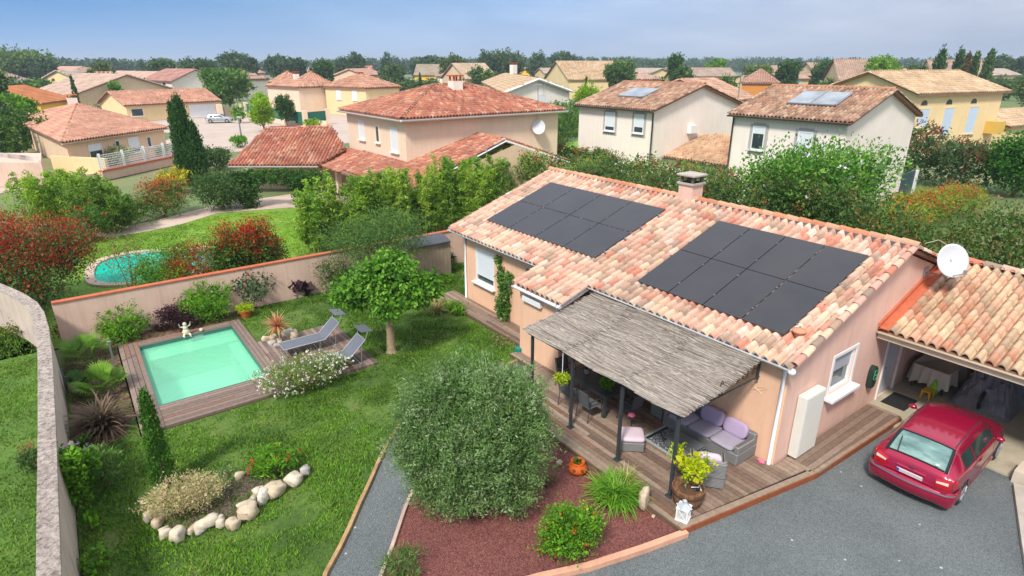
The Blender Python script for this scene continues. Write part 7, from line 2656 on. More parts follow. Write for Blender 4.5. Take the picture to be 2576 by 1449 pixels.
q.add([(w0_[0], w0_[1], 0), (w1_[0], w1_[1], 0), (w1_[0], w1_[1], 2.9), (w0_[0], w0_[1], 2.9)], [(0, 1, 2, 3)])
q.build('wall', M_BEIGE, hb_)
for f in (0.02, 0.33, 0.62):
    p = E1f + (E2 - E1f) * f
    q = MB(); q.box(p[0] + 0.25, p[0] + 0.6, p[1] - 0.2, p[1] + 0.2, 0, 2.2); q.build('pillar', M_CREAM, hb_)
gutter(hb_, E2 + [-0.08, 0, -0.05], E1f + [-0.08, 0, -0.05], 0.11)
gutter(hb_, E1 - nE * 0.08 - [0, 0, 0.05], E0 - nE * 0.08 - [0, 0, 0.05], 0.11)
q = MB(); q.tube([g0 - [0, 0.05, 0.10], pk - [0, 0.05, 0.10], RE - [0, 0.05, 0.10]], 0.08, 5)
q.build('verge_board', M_PVC, hb_)

# ---- W2 and W1: the two white houses, with the low garage between them

def panel_on_slope(parent, label, x0, x1, y0, y1, zf, n=2):
    o = thing('roof_collector', label, 'solar panel', ((x0 + x1) / 2, (y0 + y1) / 2, zf((x0 + x1) / 2)), 'grey solar panels on the white houses')
    m_ = glassy('grey_collector', (0.33, 0.36, 0.40), 0.25)
    for i in range(n):
        ya_, yb_ = y0 + (y1 - y0) * i / n + 0.03, y0 + (y1 - y0) * (i + 1) / n - 0.03
        q = MB()
        q.add([(x0, ya_, zf(x0) + 0.35), (x1, ya_, zf(x1) + 0.35), (x1, yb_, zf(x1) + 0.35), (x0, yb_, zf(x0) + 0.35), (x0, ya_, zf(x0) + 0.2), (x1, ya_, zf(x1) + 0.2), (x1, yb_, zf(x1) + 0.2), (x0, yb_, zf(x0) + 0.2)],
              [(0, 1, 2, 3), (7, 6, 5, 4), (0, 4, 5, 1), (1, 5, 6, 2), (2, 6, 7, 3), (3, 7, 4, 0)])
        q.build('collector', m_, o)
    q = MB(); q.tube([(x0 - 0.04, y0, zf(x0) + 0.3), (x0 - 0.04, y1, zf(x0) + 0.3)], 0.06, 5).tube([(x1, y0 - 0.04, zf(x1) + 0.3), (x0, y0 - 0.04, zf(x0) + 0.3)], 0.06, 5)
    q.build('frame', M_GREYMETAL, o)
    return o

w2 = thing('white_house', 'white two storey house with brown tiles and a blank gable at the right', 'house', (44, 22, 0), 'white two storey houses')
C2 = rect(38.95, 49.3, 17.95, 26.6)
Z2 = 6.2
roof_on(w2, C2, Z2, 'gable', 0.345, PAL_BROWN, (0.27, 0.42), ridge_axis=1, rp=[((0.45, 0.22, 0.14), 1)])
walls_on(w2, C2, 0, Z2, 'gable', 0.345, 0.33, M_CREAM2, ridge_axis=1)
gutter(w2, (38.85, 17.95, Z2 - 0.05), (38.85, 26.6, Z2 - 0.05), 0.11, M_DARK)
downpipe(w2, 39.2, 26.3, 0, Z2 - 0.2, 0.07, M_DARK, kick=(-0.25, 0))
X2, Y2 = 39.28, 18.28

def onx(u, v, x):
    return hit(u, v, (x, 0, 0), np.array([1.0, 0, 0]))

def ony(u, v, y):
    return hit(u, v, (0, y, 0), np.array([0, 1.0, 0]))

def pwin(o, x, ytop, u0, u1, vt, vb, **k):
    """window on a wall facing -x, from its outline in the picture"""
    a, b, c = onx(u0, vt, x), onx(u1, vt, x), onx(u0, vb, x)
    win(o, (x, ytop), (x, 0), ytop - (a[1] + b[1]) / 2, c[2], abs(a[1] - b[1]), a[2] - c[2], **k)

pwin(w2, X2, 26.2, 1896, 1928, 316, 376, trim=M_GTRIM, part=0.3)
pwin(w2, X2, 26.2, 2010, 2048, 330, 392, trim=M_GTRIM)
ga_, gb2 = ony(2202, 438, Y2), ony(2196, 492, Y2)
win(w2, (X2, Y2), (49, Y2), ga_[0] - X2, gb2[2], 1.0, ga_[2] - gb2[2], 'glass', trim=M_GTRIM)
panel_on_slope(w2, 'pair of grey solar panels on the right white house', 40.9, 42.9, 20.1, 23.4, lambda x: Z2 - 0.1 + 0.345 * (x - 38.95), 2)

w1 = thing('white_house', 'white two storey house with brown tiles and an aerial, left of the other white house', 'house', (43, 37, 0), 'white two storey houses')
C1 = rect(37.7, 50.0, 32.5, 41.7)
Z1 = 6.15
roof_on(w1, C1, Z1, 'gable', 0.29, PAL_BROWN, (0.27, 0.42), ridge_axis=1, rp=[((0.45, 0.2, 0.13), 1)])
walls_on(w1, C1, 0, Z1, 'gable', 0.29, 0.33, M_CREAM2, ridge_axis=1)
gutter(w1, (37.6, 32.5, Z1 - 0.05), (37.6, 41.7, Z1 - 0.05), 0.11, M_DARK)
downpipe(w1, 37.95, 32.7, 0, Z1 - 0.2, 0.07, M_DARK, kick=(-0.25, 0))
pwin(w1, 38.03, 41.3, 1524, 1549, 281, 328, trim=M_GTRIM, part=0.8)
pwin(w1, 38.03, 41.3, 1597, 1622, 286, 334, trim=M_GTRIM, part=0.7)
panel_on_slope(w1, 'single grey solar panel on the left white house', 39.9, 41.9, 35.7, 38.5, lambda x: Z1 - 0.1 + 0.29 * (x - 37.7), 1)
antenna('tall lattice aerial at the gable of the left white house', 49.0, 32.7, 6.2, hz(49.0, 32.7, 185), 1.3)
ac0 = ony(1742, 325, 32.6)
q = MB(); q.obox((ac0[0], 32.6, ac0[2]), (0.9, 0.4, 0.65))
setp(q.build('air_conditioner', M_WHITE), 'white air conditioner unit on the gable of the left white house', 'air conditioner')

lg_ = thing('tiled_garage', 'low garage with a brown tile roof between the two white houses', 'garage', (41, 30, 0))
e0, e1 = G(1840, 418, 2.4), G(1645, 392, 2.4)
xg = (e0[0] + e1[0]) / 2
e0[0] = e1[0] = xg
V, Q, cc, P = plane_roof(lg_, [pj(*e1), pj(*e0), (1850, 343), (1712, 335)], e1, e0, 0.30, [((0.5, 0.32, 0.2), 4), ((0.56, 0.40, 0.27), 3), ((0.4, 0.22, 0.14), 2)])
ro = npmesh('roof', V, Q, M_TILE, lg_, cc, True)
q = MB(); q.add([p - [0, 0, 0.02] for p in P] + [p - [0, 0, 0.14] for p in P], [(0, 1, 2, 3), (7, 6, 5, 4), (0, 4, 5, 1), (1, 5, 6, 2), (2, 6, 7, 3), (3, 7, 4, 0)])
q.build('roof_deck', MATS['mortar_red'], ro)
q = MB(); q.box(xg + 0.3, xg + 6, e0[1] + 0.1, e1[1] - 0.3, 0, 2.3); q.build('wall', M_CREAM2, lg_)
gutter(lg_, (xg - 0.1, e0[1], 2.35), (xg - 0.1, e1[1], 2.35), 0.10, M_DARK)

gt = thing('garden_gate', 'dark blue grey gate panel beside the right white house', 'gate', tuple(G(2275, 500)))
ga, gb_ = G(2250, 505), G(2290, 490)
q = MB(); q.prism([tuple(ga[:2]), tuple(gb_[:2]), tuple(gb_[:2] + np.array([0.1, 0.1])), tuple(ga[:2] + np.array([0.1, 0.1]))], 0, 1.9); q.build('panel', plain('blue_grey_panel', (0.05, 0.075, 0.10), 0.5, 0.05, 3), gt)
q = MB(); q.box(gb_[0] + 0.1, gb_[0] + 0.35, gb_[1] - 0.1, gb_[1] + 0.1, 0, 1.9); q.build('pillar', M_WHITE, gt)

# ---- Y: yellow house with blue shutters at the right
yh = thing('yellow_house', 'long yellow house with pale blue shutters and half round vents at the right', 'house', (110, 36, 0), 'yellow houses with blue shutters')
ZY = 6.7
y0_, y1_ = G(2313, 238, ZY), G(2545, 231, ZY)
d_ = unit(y1_[:2] - y0_[:2]); nrm = np.array([-d_[1], d_[0]])
if nrm @ np.array([1, 1]) < 0: nrm = -nrm
CYh = [tuple(y0_[:2]), tuple(y1_[:2]), tuple(y1_[:2] + nrm * 12), tuple(y0_[:2] + nrm * 12)]
roof_on(yh, CYh, ZY, 'gable', 0.34, PAL_TAN, (0.36, 0.55))
walls_on(yh, CYh, 0, ZY, 'gable', 0.34, 0.5, M_YELLOW)
A_, Bq = np.array(CYh[0]) + nrm * 0.5, np.array(CYh[1]) + nrm * 0.5
LL = np.linalg.norm(Bq - A_)
for t, hh, zz in ((0.14, 1.9, 3.4), (0.40, 2.9, 2.4), (0.67, 2.9, 2.4)):
    win(yh, A_, Bq, LL * t, zz, 1.75, hh, 'shutter', frame=M_YELLOW, shutter=M_BLUESH)
    lunette(yh, A_, Bq, LL * (t - 0.02), 5.6, 0.5)
q = MB(); p = A_ + d_ * LL * 0.9 - nrm * 0.6; q.obox((p[0], p[1], 3.0), (1.6, 1.2, 1.3), rz=math.atan2(d_[1], d_[0])); q.build('balcony', plain('ochre_balcony', (0.6, 0.40, 0.14), 0.9, 0.05, 1), yh)
pr = thing('white_parasol', 'white garden parasol in front of the yellow house', 'parasol', tuple(G(2420, 345)))
b_ = G(2420, 345)
zz = hz(b_[0], b_[1], 326)
q = MB(); q.lathe((b_[0], b_[1], zz - 0.5), [(2.7, 0), (1.2, 0.35), (0.05, 0.6)], 8); q.build('canopy', M_WHITE, pr)
q = MB(); q.tube([(b_[0], b_[1], 0), (b_[0], b_[1], zz)], 0.05, 6); q.build('pole', M_GREYMETAL, pr)

re_ = thing('ochre_house', 'cream gable end with a patch of tan tiles at the right edge of the view', 'house', (95, 22, 0))
a_ = G(2545, 320, 2.8)
cR = [tuple(a_[:2]), tuple(a_[:2] + np.array([22, -3])), tuple(a_[:2] + np.array([22, 6])), tuple(a_[:2] + np.array([0, 9]))]
roof_on(re_, cR, 2.8, 'gable', 0.3, PAL_TAN, (0.40, 0.6), ridge_axis=0)
walls_on(re_, cR, 0, 2.8, 'gable', 0.3, 0.4, M_YELLOW)

# ---- L: salmon roofed bungalow at the left
lh = thing('salmon_roofed_bungalow', 'beige bungalow with a broad salmon hip roof and rose window sills at the left', 'house', (0, 85, 0))
c0 = G(155, 360, 2.85)[:2]; c1 = G(422, 322, 2.85)[:2]; c3 = G(24, 298, 2.85)[:2]
c2 = c1 + (c3 - c0)
CL = [tuple(c0), tuple(c1), tuple(c2), tuple(c3)]
roof_on(lh, CL, 2.85, 'hip', 0.12, PAL_SALMON, (0.33, 0.5))
_, wL = walls_on(lh, CL, 0, 2.85, 'hip', 0.12, 0.5, M_BEIGE)
A_, Bq = wL[0], wL[1]
LL = np.linalg.norm(wL[1] - wL[0])
win(lh, A_, Bq, LL * 0.24, 0.5, 1.6, 1.8, 'shutter', part=0.35)
win(lh, A_, Bq, LL * 0.46, 1.5, 0.6, 0.8, 'glass', sill=False)
win(lh, A_, Bq, LL * 0.63, 0.8, 1.5, 1.6, 'shutter', part=0.75)
win(lh, A_, Bq, LL * 0.80, 1.1, 0.6, 1.1, 'glass')
chx = G(184, 262, 4.3)
chimney(lh, chx[0], chx[1], 3.0, hz(chx[0], chx[1], 246), 1.2)
gutter(lh, (*(c1 + (c1 - c0) * 0), 2.8), (*c0, 2.8), 0.12, plain('cream_gutter', (0.6, 0.5, 0.38), 0.5, 0.05, 3))

# boundary walls of that house
ylw = ribbon('garden_wall', [G(140, 432, 0)[:2], G(275, 440, 0)[:2]], 0.3, 0, 1.5, M_YELLOW, 'short yellow wall at the corner of the salmon roofed bungalow', 'wall')
pa, pb2 = G(262, 455)[:2], G(470, 408)[:2]
fw2 = thing('fence_wall', 'low pink wall with red coping under a white mesh fence', 'wall', (*((pa + pb2) / 2), 0))
d_ = unit(pb2 - pa); n_ = np.array([-d_[1], d_[0]])
q = MB(); q.prism([tuple(pa), tuple(pb2), tuple(pb2 + n_ * 0.3), tuple(pa + n_ * 0.3)], 0, 0.75); q.build('wall_face', M_WALLC, fw2)
q = MB(); q.prism([tuple(pa - n_ * 0.08), tuple(pb2 - n_ * 0.08), tuple(pb2 + n_ * 0.38), tuple(pa + n_ * 0.38)], 0.75, 0.88); q.build('coping', M_REDCOPE, fw2)
fn = thing('mesh_fence', 'white wire mesh fence with square posts on the low pink wall', 'fence', (*((pa + pb2) / 2), 0.88))
Lf = np.linalg.norm(pb2 - pa)
for k in range(5):
    p = pa + d_ * (0.2 + (Lf - 0.4) * k / 4) + n_ * 0.15
    MB().box(p[0] - 0.1, p[0] + 0.1, p[1] - 0.1, p[1] + 0.1, 0.88, 2.3).build('post', M_WHITE, fn)
q = MB()
for k in range(7):
    z = 1.0 + k * 0.19
    a, b_ = pa + n_ * 0.15, pb2 + n_ * 0.15
    q.tube([(*a, z), (*b_, z)], 0.022, 4)
for k in range(60):
    p = pa + d_ * (Lf * k / 60) + n_ * 0.15
    q.tube([(*p, 0.9), (*p, 2.15)], 0.012, 4)
q.build('mesh_panel', M_WHITE, fn)

# terrace of the ruined looking house at the far left edge
wlp = thing('leftmost_house', 'pale house corner with rubble and sloping roofs at the far left edge', 'house', tuple(G(30, 430)))
b1, b2, b3 = G(0, 500), G(110, 455), G(150, 470)
q = MB()
q.add([(*G(-40, 470)[:2], 0), (*G(120, 470)[:2], 0), (*G(120, 470)[:2], 2.0), (*G(-40, 470)[:2], 2.0), (*(G(-40, 470)[:2] + [0, 7]), 0), (*(G(120, 470)[:2] + [0, 7]), 0), (*(G(120, 470)[:2] + [0, 7]), 2.0), (*(G(-40, 470)[:2] + [0, 7]), 2.0)],
      [(0, 1, 2, 3), (1, 5, 6, 2), (5, 4, 7, 6), (4, 0, 3, 7), (3, 2, 6, 7)])
q.build('wall', M_WALLC, wlp)
q = MB()
pA, pB = G(-30, 380, 2.4)[:2], G(95, 395, 2.4)[:2]
q.prism([tuple(pA), tuple(pB), tuple(pB + np.array([-4, 8])), tuple(pA + np.array([-4, 8]))], 0, 2.4)
q.build('annex', plain('grubby_white', (0.55, 0.5, 0.45), 0.9, 0.3, 0.8, dirt=((0.2, 0.18, 0.17), 0.4, 0.5)), wlp)

# ---- simple house placed from its front eave in the picture
def vhouse(name, label, uL, vL, uR, vR, z, depth, kind, wall, pal, pitchv=0.32, ridge=0, tile=(0.45, 0.7), wins=(), group=None, over=0.4, cat='house', chim=None):
    a, b = G(uL, vL, z)[:2], G(uR, vR, z)[:2]
    d = unit(b - a)
    n_ = np.array([-d[1], d[0]])
    if n_ @ ((a + b) / 2) < 0:
        n_ = -n_
    c = [a, b, b + n_ * depth, a + n_ * depth]
    area = sum(c[i][0] * c[(i + 1) % 4][1] - c[(i + 1) % 4][0] * c[i][1] for i in range(4))
    if area < 0:
        c = [c[0], c[3], c[2], c[1]]
    ctr = sum(c) / 4
    o = thing(name, label, cat, (ctr[0], ctr[1], 0), group)
    roof_on(o, [tuple(p) for p in c], z, kind, pitchv, pal, tile, ridge_axis=ridge)
    _, w_ = walls_on(o, [tuple(p) for p in c], 0, z, kind, pitchv, over, wall, ridge_axis=ridge)
    A_, B_ = a + (n_ + d) * over, b + (n_ - d) * over
    LL = np.linalg.norm(B_ - A_)
    for t, zz, ww, hh, kd, *rest in wins:
        win(o, A_, B_, LL * t, zz, ww, hh, kd, shutter=rest[0] if rest else None)
    if chim:
        cx_, cy_ = ctr if chim is True else G(*chim)[:2]
        chimney(o, cx_, cy_, z, z + 2.6, 0.9)
    return o

TF = (0.55, 0.9)
SW = MATS['shutter_white']
vhouse('tiled_bungalow', 'long yellowish bungalow with a white garage door beyond the cypress', 312, 266, 556, 254, 2.8, 11, 'gable', M_YELLOW, PAL_SALMON, 0.38, 0, (0.40, 0.6), [(0.1, 0.9, 2.0, 1.3, 'glass'), (0.52, 0.2, 2.4, 2.2, 'glass'), (0.80, 0.1, 5.0, 2.3, 'shutter')])
vhouse('orange_roofed_house', 'low house with a bright orange roof behind the long bungalow', 470, 216, 548, 213, 2.8, 14, 'gable', M_CREAM, [((0.66, 0.24, 0.12), 3), ((0.6, 0.2, 0.1), 1)], 0.5, 0, TF)
vhouse('grey_gabled_house', 'pale grey two storey house with reddish roof left of the orange roofed one', 355, 203, 428, 206, 5.2, 14, 'gable', M_CREAM2, [((0.42, 0.22, 0.18), 3), ((0.38, 0.25, 0.22), 1)], 0.42, 0, TF, [(0.75, 3.3, 1.8, 1.7, 'glass')])
vhouse('low_annex', 'low grey wing with a red roof in front of the grey gabled house', 310, 216, 372, 220, 2.8, 12, 'gable', M_CREAM2, [((0.46, 0.24, 0.2), 3)], 0.4, 0, TF)
vhouse('pale_roofed_house', 'bungalow with a dusty pink roof at the far left, behind the trees', 62, 238, 165, 246, 2.8, 26, 'gable', M_BEIGE, [((0.5, 0.36, 0.29), 3), ((0.44, 0.32, 0.26), 1)], 0.34, 0, TF)
vhouse('orange_shed', 'long roof of vivid orange tiles behind the salmon roofed bungalow', 105, 262, 188, 250, 2.8, 16, 'gable', M_ORANGE, [((0.66, 0.28, 0.13), 3), ((0.58, 0.22, 0.11), 2)], 0.34, 0, (0.4, 0.6))
vhouse('far_pink_house', 'wide bungalow with a pink tile roof left of the round trees', 168, 220, 292, 228, 2.8, 30, 'gable', M_BEIGE, [((0.5, 0.34, 0.28), 3), ((0.56, 0.38, 0.3), 2)], 0.3, 0, TF, chim=True)
vhouse('far_left_house', 'roof ridge of a pale house peeping over the far left trees', 30, 212, 100, 206, 2.8, 26, 'gable', M_BEIGE, [((0.5, 0.37, 0.31), 3)], 0.3, 0, TF)
vhouse('maroon_barn', 'distant barn with a dark red roof near the horizon', 332, 172, 382, 172, 2.8, 30, 'gable', M_BEIGE, [((0.33, 0.07, 0.05), 3)], 0.3, 0, (0.8, 1.4))
# row of four attached houses
ROW = [('first', 669, 206, 700, 211, 724, 211), ('second', 721, 208, 759, 214, 791, 214), ('third', 791, 216, 834, 218, 869, 221), ('fourth', 869, 221, 918, 223, 992, 221)]
for k, (nm, ua, va, ub, vb_, uc, vc) in enumerate(ROW):
    a, b, c = G(ua, va, 5.2)[:2], G(ub, vb_, 5.2)[:2], G(uc, vc, 5.2)[:2]
    d1 = unit(a - b) * 14.0
    d2 = np.array([d1[1], -d1[0]]) / 14.0
    d2 = d2 * (1 if d2 @ (c - b) > 0 else -1) * [7.0, 7.0, 7.5, 9.0][k]
    cc_ = [b, b + d2, b + d2 + d1, b + d1]
    ar_ = sum(cc_[i][0] * cc_[(i + 1) % 4][1] - cc_[(i + 1) % 4][0] * cc_[i][1] for i in range(4))
    if ar_ < 0:
        cc_ = [cc_[0], cc_[3], cc_[2], cc_[1]]
    ctr = sum(cc_) / 4
    lab = ['cream house at the left end of the row of four two storey houses', 'second house of the row of four, with a blank beige side wall', 'third house of the row of four, beside the yellow walled one', 'right end house of the row of four, partly hidden by the red hip roof'][k]
    o = thing('row_house', lab, 'house', (*ctr, 0), 'row of four two storey houses')
    roof_on(o, [tuple(p) for p in cc_], 5.2, 'hip', 0.36, [((0.48, 0.26, 0.18), 4), ((0.54, 0.34, 0.25), 2), ((0.4, 0.2, 0.14), 2)], TF)
    walls_on(o, [tuple(p) for p in cc_], 0, 5.2, 'hip', 0.36, 0.4, [M_CREAM, M_BEIGE, M_CREAM, M_YELLOW][k])
    A_, B_ = b + d1, b
    LL = 14.0
    s_ = unit(d2) * 0.4
    for t in (0.35, 0.72):
        win(o, A_ + s_, B_ + s_, LL * t, 2.9, 1.5, 1.9, 'shutter')
    chimney(o, ctr[0], ctr[1], 5.8, 7.6, 1.0)
vhouse('pyramid_roofed_house', 'small grey pyramid roof beyond the row of four houses', 701, 184, 735, 184, 5.2, 20, 'hip', M_CREAM2, [((0.42, 0.36, 0.32), 3)], 0.45, 0, (0.8, 1.2))
vhouse('far_orange_roof', 'long orange tile roof beyond the row of four houses', 838, 187, 926, 187, 2.8, 30, 'gable', M_BEIGE, [((0.6, 0.27, 0.18), 3)], 0.35, 0, (0.8, 1.2))
vhouse('ochre_gable_house', 'bright yellow house with a grey brown roof left of the chimney', 1040, 190, 1108, 190, 5.2, 20, 'gable', M_ORANGE, [((0.42, 0.35, 0.27), 3)], 0.4, 0, TF, [(0.2, 3.4, 1.4, 1.0, 'glass'), (0.7, 3.4, 1.4, 1.0, 'glass')])
# C: pale hip roofed house with a gable towards us
ch_ = thing('gabled_house', 'grey rendered house with a wide pale tile roof and tall chimney in the middle distance', 'house', (60, 90, 0))
a, b = G(1262, 234, 5.2)[:2], G(1440, 229, 5.2)[:2]
cL = G(1204, 204, 5.2)[:2]
d1 = cL - a
cc_ = [a, b, b + d1 * 0.8, a + d1 * 0.8]
roof_on(ch_, [tuple(p) for p in cc_], 5.2, 'gable', 0.30, PAL_TAN, (0.5, 0.8), ridge_axis=1)
walls_on(ch_, [tuple(p) for p in cc_], 0, 5.2, 'gable', 0.30, 0.5, M_CREAM2, ridge_axis=1)
s_ = unit(d1) * 0.5
LL = np.linalg.norm(b - a)
win(ch_, a + s_, b + s_, LL * 0.55, 2.9, 1.7, 1.9, 'shutter')
mp_ = (a + b) / 2 + d1 * 0.55
chimney(ch_, mp_[0], mp_[1], 7.2, hz(mp_[0], mp_[1], 163), 1.2)
q = MB(); q.tube([(*(a - s_ * 0.2), 5.1), (*((a + b) / 2 - s_ * 0.2), 5.1 + 0.30 * LL / 2), (*(b - s_ * 0.2), 5.1)], 0.22, 5); q.build('verge_board', M_WHITE, ch_)
am = (a + b) / 2 + s_ * 0.1
antenna('thin aerial on the gable of the grey rendered house', am[0] + 1, am[1], 5.0, hz(am[0], am[1], 206), 0.9)
vhouse('yellow_gable_house', 'yellow gabled house right behind the grey rendered one', 1368, 197, 1430, 202, 5.2, 22, 'gable', M_YELLOW, PAL_TAN, 0.4, 1, TF)
vhouse('pale_tile_house', 'pale tile roof left of the tall chimney', 1172, 200, 1256, 199, 5.2, 22, 'gable', M_BEIGE, [((0.52, 0.40, 0.29), 3), ((0.46, 0.35, 0.26), 1)], 0.4, 0, TF)
vhouse('ochre_peak_house', 'small orange gable behind the tall chimney', 1304, 181, 1338, 181, 5.2, 20, 'gable', M_ORANGE, PAL_TAN, 0.5, 1, (0.8, 1.2))
vhouse('long_grey_roof_house', 'long yellow house with a grey brown roof behind the left white house', 1751, 193, 1855, 193, 5.2, 18, 'gable', M_YELLOW, [((0.42, 0.33, 0.27), 3), ((0.36, 0.28, 0.23), 1)], 0.32, 0, TF, [(0.2, 3.6, 1.2, 1.2, 'glass'), (0.8, 3.2, 1.6, 1.6, 'shutter', M_BLUESH)])
vhouse('low_grey_roof_house', 'low grey brown roof left of the long yellow house', 1705, 200, 1752, 200, 5.2, 18, 'gable', M_YELLOW, [((0.42, 0.33, 0.27), 3)], 0.32, 0, TF)
vhouse('brown_hip_house', 'orange walled house with a brown hip roof between the two white houses', 1862, 209, 1962, 210, 5.2, 20, 'hip', plain('rust_render', (0.55, 0.24, 0.10), 0.9, 0.05, 1), [((0.40, 0.24, 0.19), 3), ((0.46, 0.29, 0.22), 2)], 0.3, 0, TF)
vhouse('red_brown_roof_house', 'mottled red brown roof just behind the low garage roof', 1828, 256, 1910, 250, 5.2, 14, 'gable', M_CREAM2, [((0.50, 0.31, 0.22), 3), ((0.42, 0.24, 0.17), 2), ((0.56, 0.4, 0.3), 2)], 0.35, 0, (0.42, 0.6))
vhouse('yellow_terrace_house', 'yellow house with pale blue shutters left of the long terrace', 1968, 200, 2040, 199, 5.2, 20, 'gable', M_YELLOW, [((0.46, 0.33, 0.26), 3), ((0.4, 0.28, 0.22), 2)], 0.36, 0, TF, [(0.2, 3.0, 2.0, 1.8, 'shutter', M_BLUESH), (0.65, 3.0, 2.0, 1.8, 'shutter', M_BLUESH)], group='yellow houses with blue shutters')
vt2 = vhouse('yellow_terrace_house', 'long yellow terrace with a brown roof and round topped vents in the distance', 2110, 203, 2250, 204, 5.2, 26, 'gable', M_YELLOW, [((0.46, 0.33, 0.26), 3), ((0.4, 0.28, 0.22), 2)], 0.42, 0, TF, [(0.15, 2.6, 2.4, 2.0, 'shutter', M_BLUESH), (0.5, 2.6, 2.4, 2.0, 'shutter', M_BLUESH), (0.85, 2.6, 2.4, 2.0, 'shutter', M_BLUESH)], group='yellow houses with blue shutters')
vhouse('brown_roof_house', 'brown roof directly behind the long yellow terrace at its left', 2060, 194, 2112, 194, 5.2, 22, 'gable', M_YELLOW, [((0.44, 0.31, 0.25), 3)], 0.42, 0, TF)
vhouse('brown_roof_house', 'brown roof with a satellite dish behind the long yellow house at the right', 2350, 197, 2500, 198, 5.2, 26, 'gable', M_YELLOW, [((0.42, 0.30, 0.24), 3), ((0.48, 0.33, 0.26), 2)], 0.42, 0, TF)
vhouse('brown_roof_house', 'low brown roof between the long yellow terrace and the right one', 2268, 196, 2352, 197, 5.2, 22, 'gable', M_YELLOW, [((0.44, 0.31, 0.25), 3)], 0.25, 0, TF)
vhouse('far_roof', 'distant pinkish roof left of the dark poplar', 1690, 172, 1745, 172, 2.8, 30, 'gable', M_BEIGE, [((0.5, 0.38, 0.33), 3)], 0.3, 0, (1, 1.5))
vhouse('far_roof', 'distant grey roof at the right beyond the conifers', 2455, 166, 2510, 166, 2.8, 60, 'gable', M_CREAM2, [((0.36, 0.33, 0.33), 3)], 0.3, 0, (1, 1.5))

r_ = np.random.default_rng(12)
NUM = 'first second third fourth fifth sixth seventh eighth ninth tenth eleventh twelfth thirteenth fourteenth fifteenth'.split()
for k, (u, v, w_) in enumerate(sorted(((15, 186, 70), (215, 188, 50), (262, 196, 46), (255, 176, 60), (560, 190, 50), (640, 178, 60), (770, 176, 50), (945, 182, 46), (1130, 176, 50), (1200, 184, 44), (1255, 172, 46), (1400, 178, 60), (1495, 176, 60), (1600, 178, 56), (1640, 190, 50), (1745, 182, 44), (1560, 170, 60), (1905, 172, 50), (1990, 176, 60), (2075, 174, 50), (2130, 184, 60), (2210, 180, 60), (2300, 180, 60), (2400, 178, 60), (2530, 182, 80), (2450, 172, 60), (150, 170, 60), (480, 176, 50), (860, 174, 60), (1700, 168, 50)))):
    zz = 5.2
    v = 162 + (v - 160) * 1.35
    vhouse('distant_house', '%s roof near the horizon, the %s of the far roofs from the %s' % (['brown', 'terracotta', 'grey brown'][k % 3], NUM[k] if k < 15 else NUM[29 - k], 'left' if k < 15 else 'right'), u - w_ / 2, v, u + w_ / 2, v + r_.uniform(-2, 2), zz, 14, 'gable' if k % 3 else 'hip', [M_CREAM2, M_BEIGE, M_YELLOW][k % 3], [[((0.48, 0.33, 0.27), 3), ((0.42, 0.28, 0.22), 2)], [((0.55, 0.33, 0.25), 3)], [((0.44, 0.36, 0.3), 3)]][k % 3], 0.34, 0, (0.9, 1.4), group='distant roofs near the horizon')

# neighbour's pool, half hidden by the shrubs
np_ = thing('kidney_pool', 'turquoise kidney shaped pool half hidden by shrubs behind the back wall', 'swimming pool', (2.6, 34, 0))
pts = [(0.1, 32.3), (-0.1, 34.0), (0.3, 35.9), (1.6, 36.7), (3.6, 36.2), (5.4, 35.3), (6.6, 33.8), (6.2, 32.0), (4.4, 31.0), (2.6, 31.2), (1.4, 31.4)]
P = np.array(pts + pts[:1])
Pc, _ = cmr(np.array([pts[-1]] + pts + pts[:2], float), 5)
Pc = Pc[5:-5]
q = MB(); q.add([(x, y, 0.02) for x, y in Pc], [tuple(range(len(Pc)))])
wt2 = q.build('water', plain('turquoise_water', (0.06, 0.50, 0.40), 0.12, 0.15, 0.8, spec=0.6), np_)
ctr = Pc.mean(0)
V, Q = [], []
for x, y in Pc:
    for s, z in ((1.0, 0.0), (1.0, 0.10), (1.13, 0.10), (1.13, 0.0)):
        V.append((ctr[0] + (x - ctr[0]) * s, ctr[1] + (y - ctr[1]) * s, z))
nP = len(Pc)
for i in range(nP):
    j = (i + 1) % nP
    for k in range(3):
        Q.append((i * 4 + k, j * 4 + k, j * 4 + k + 1, i * 4 + k + 1))
npmesh('coping', V, Q, plain('stone_coping', (0.52, 0.40, 0.32), 0.9, 0.15, 2), np_)

# parked silver car and street furniture
cs2 = dup(car, tuple(G(520, 309)), R(-25), 1.05)
cs2.name = 'parked_car'
cs2['label'] = 'small silver car parked on the street behind the tall cypress'
M_SILV = plain('silver_paint', (0.5, 0.52, 0.55), 0.3, 0.03, 3, metal=0.5)
for chd in cs2.children:
    if chd.name.split('.')[0] in ('body', 'bumper', 'mirror', 'hatch_spoiler', 'door_handle'):
        chd.data = chd.data.copy()
        chd.data.materials.clear()
        chd.data.materials.append(M_SILV)
pl0 = G(610, 362)
sl_ = thing('street_lamp', 'thin grey street lamp pole standing on the street', 'street lamp', tuple(pl0))
zt = hz(pl0[0], pl0[1], 296)
q = MB(); q.tube([(pl0[0], pl0[1], 0), (pl0[0], pl0[1], zt)], [0.13, 0.08], 8); q.build('pole', M_GREYMETAL, sl_)
q = MB(); q.obox((pl0[0], pl0[1] - 0.4, zt + 0.05), (0.4, 1.1, 0.22), bev=0.05); q.build('lamp_head', plain('lamp_grey', (0.4, 0.42, 0.42), 0.4, 0.05, 3), sl_)
gtw = thing('driveway_gate', 'brown double gate between cream pillars across the street', 'gate', tuple(G(578, 292)))
a, b = G(556, 297)[:2], G(604, 296)[:2]
d_ = unit(b - a)
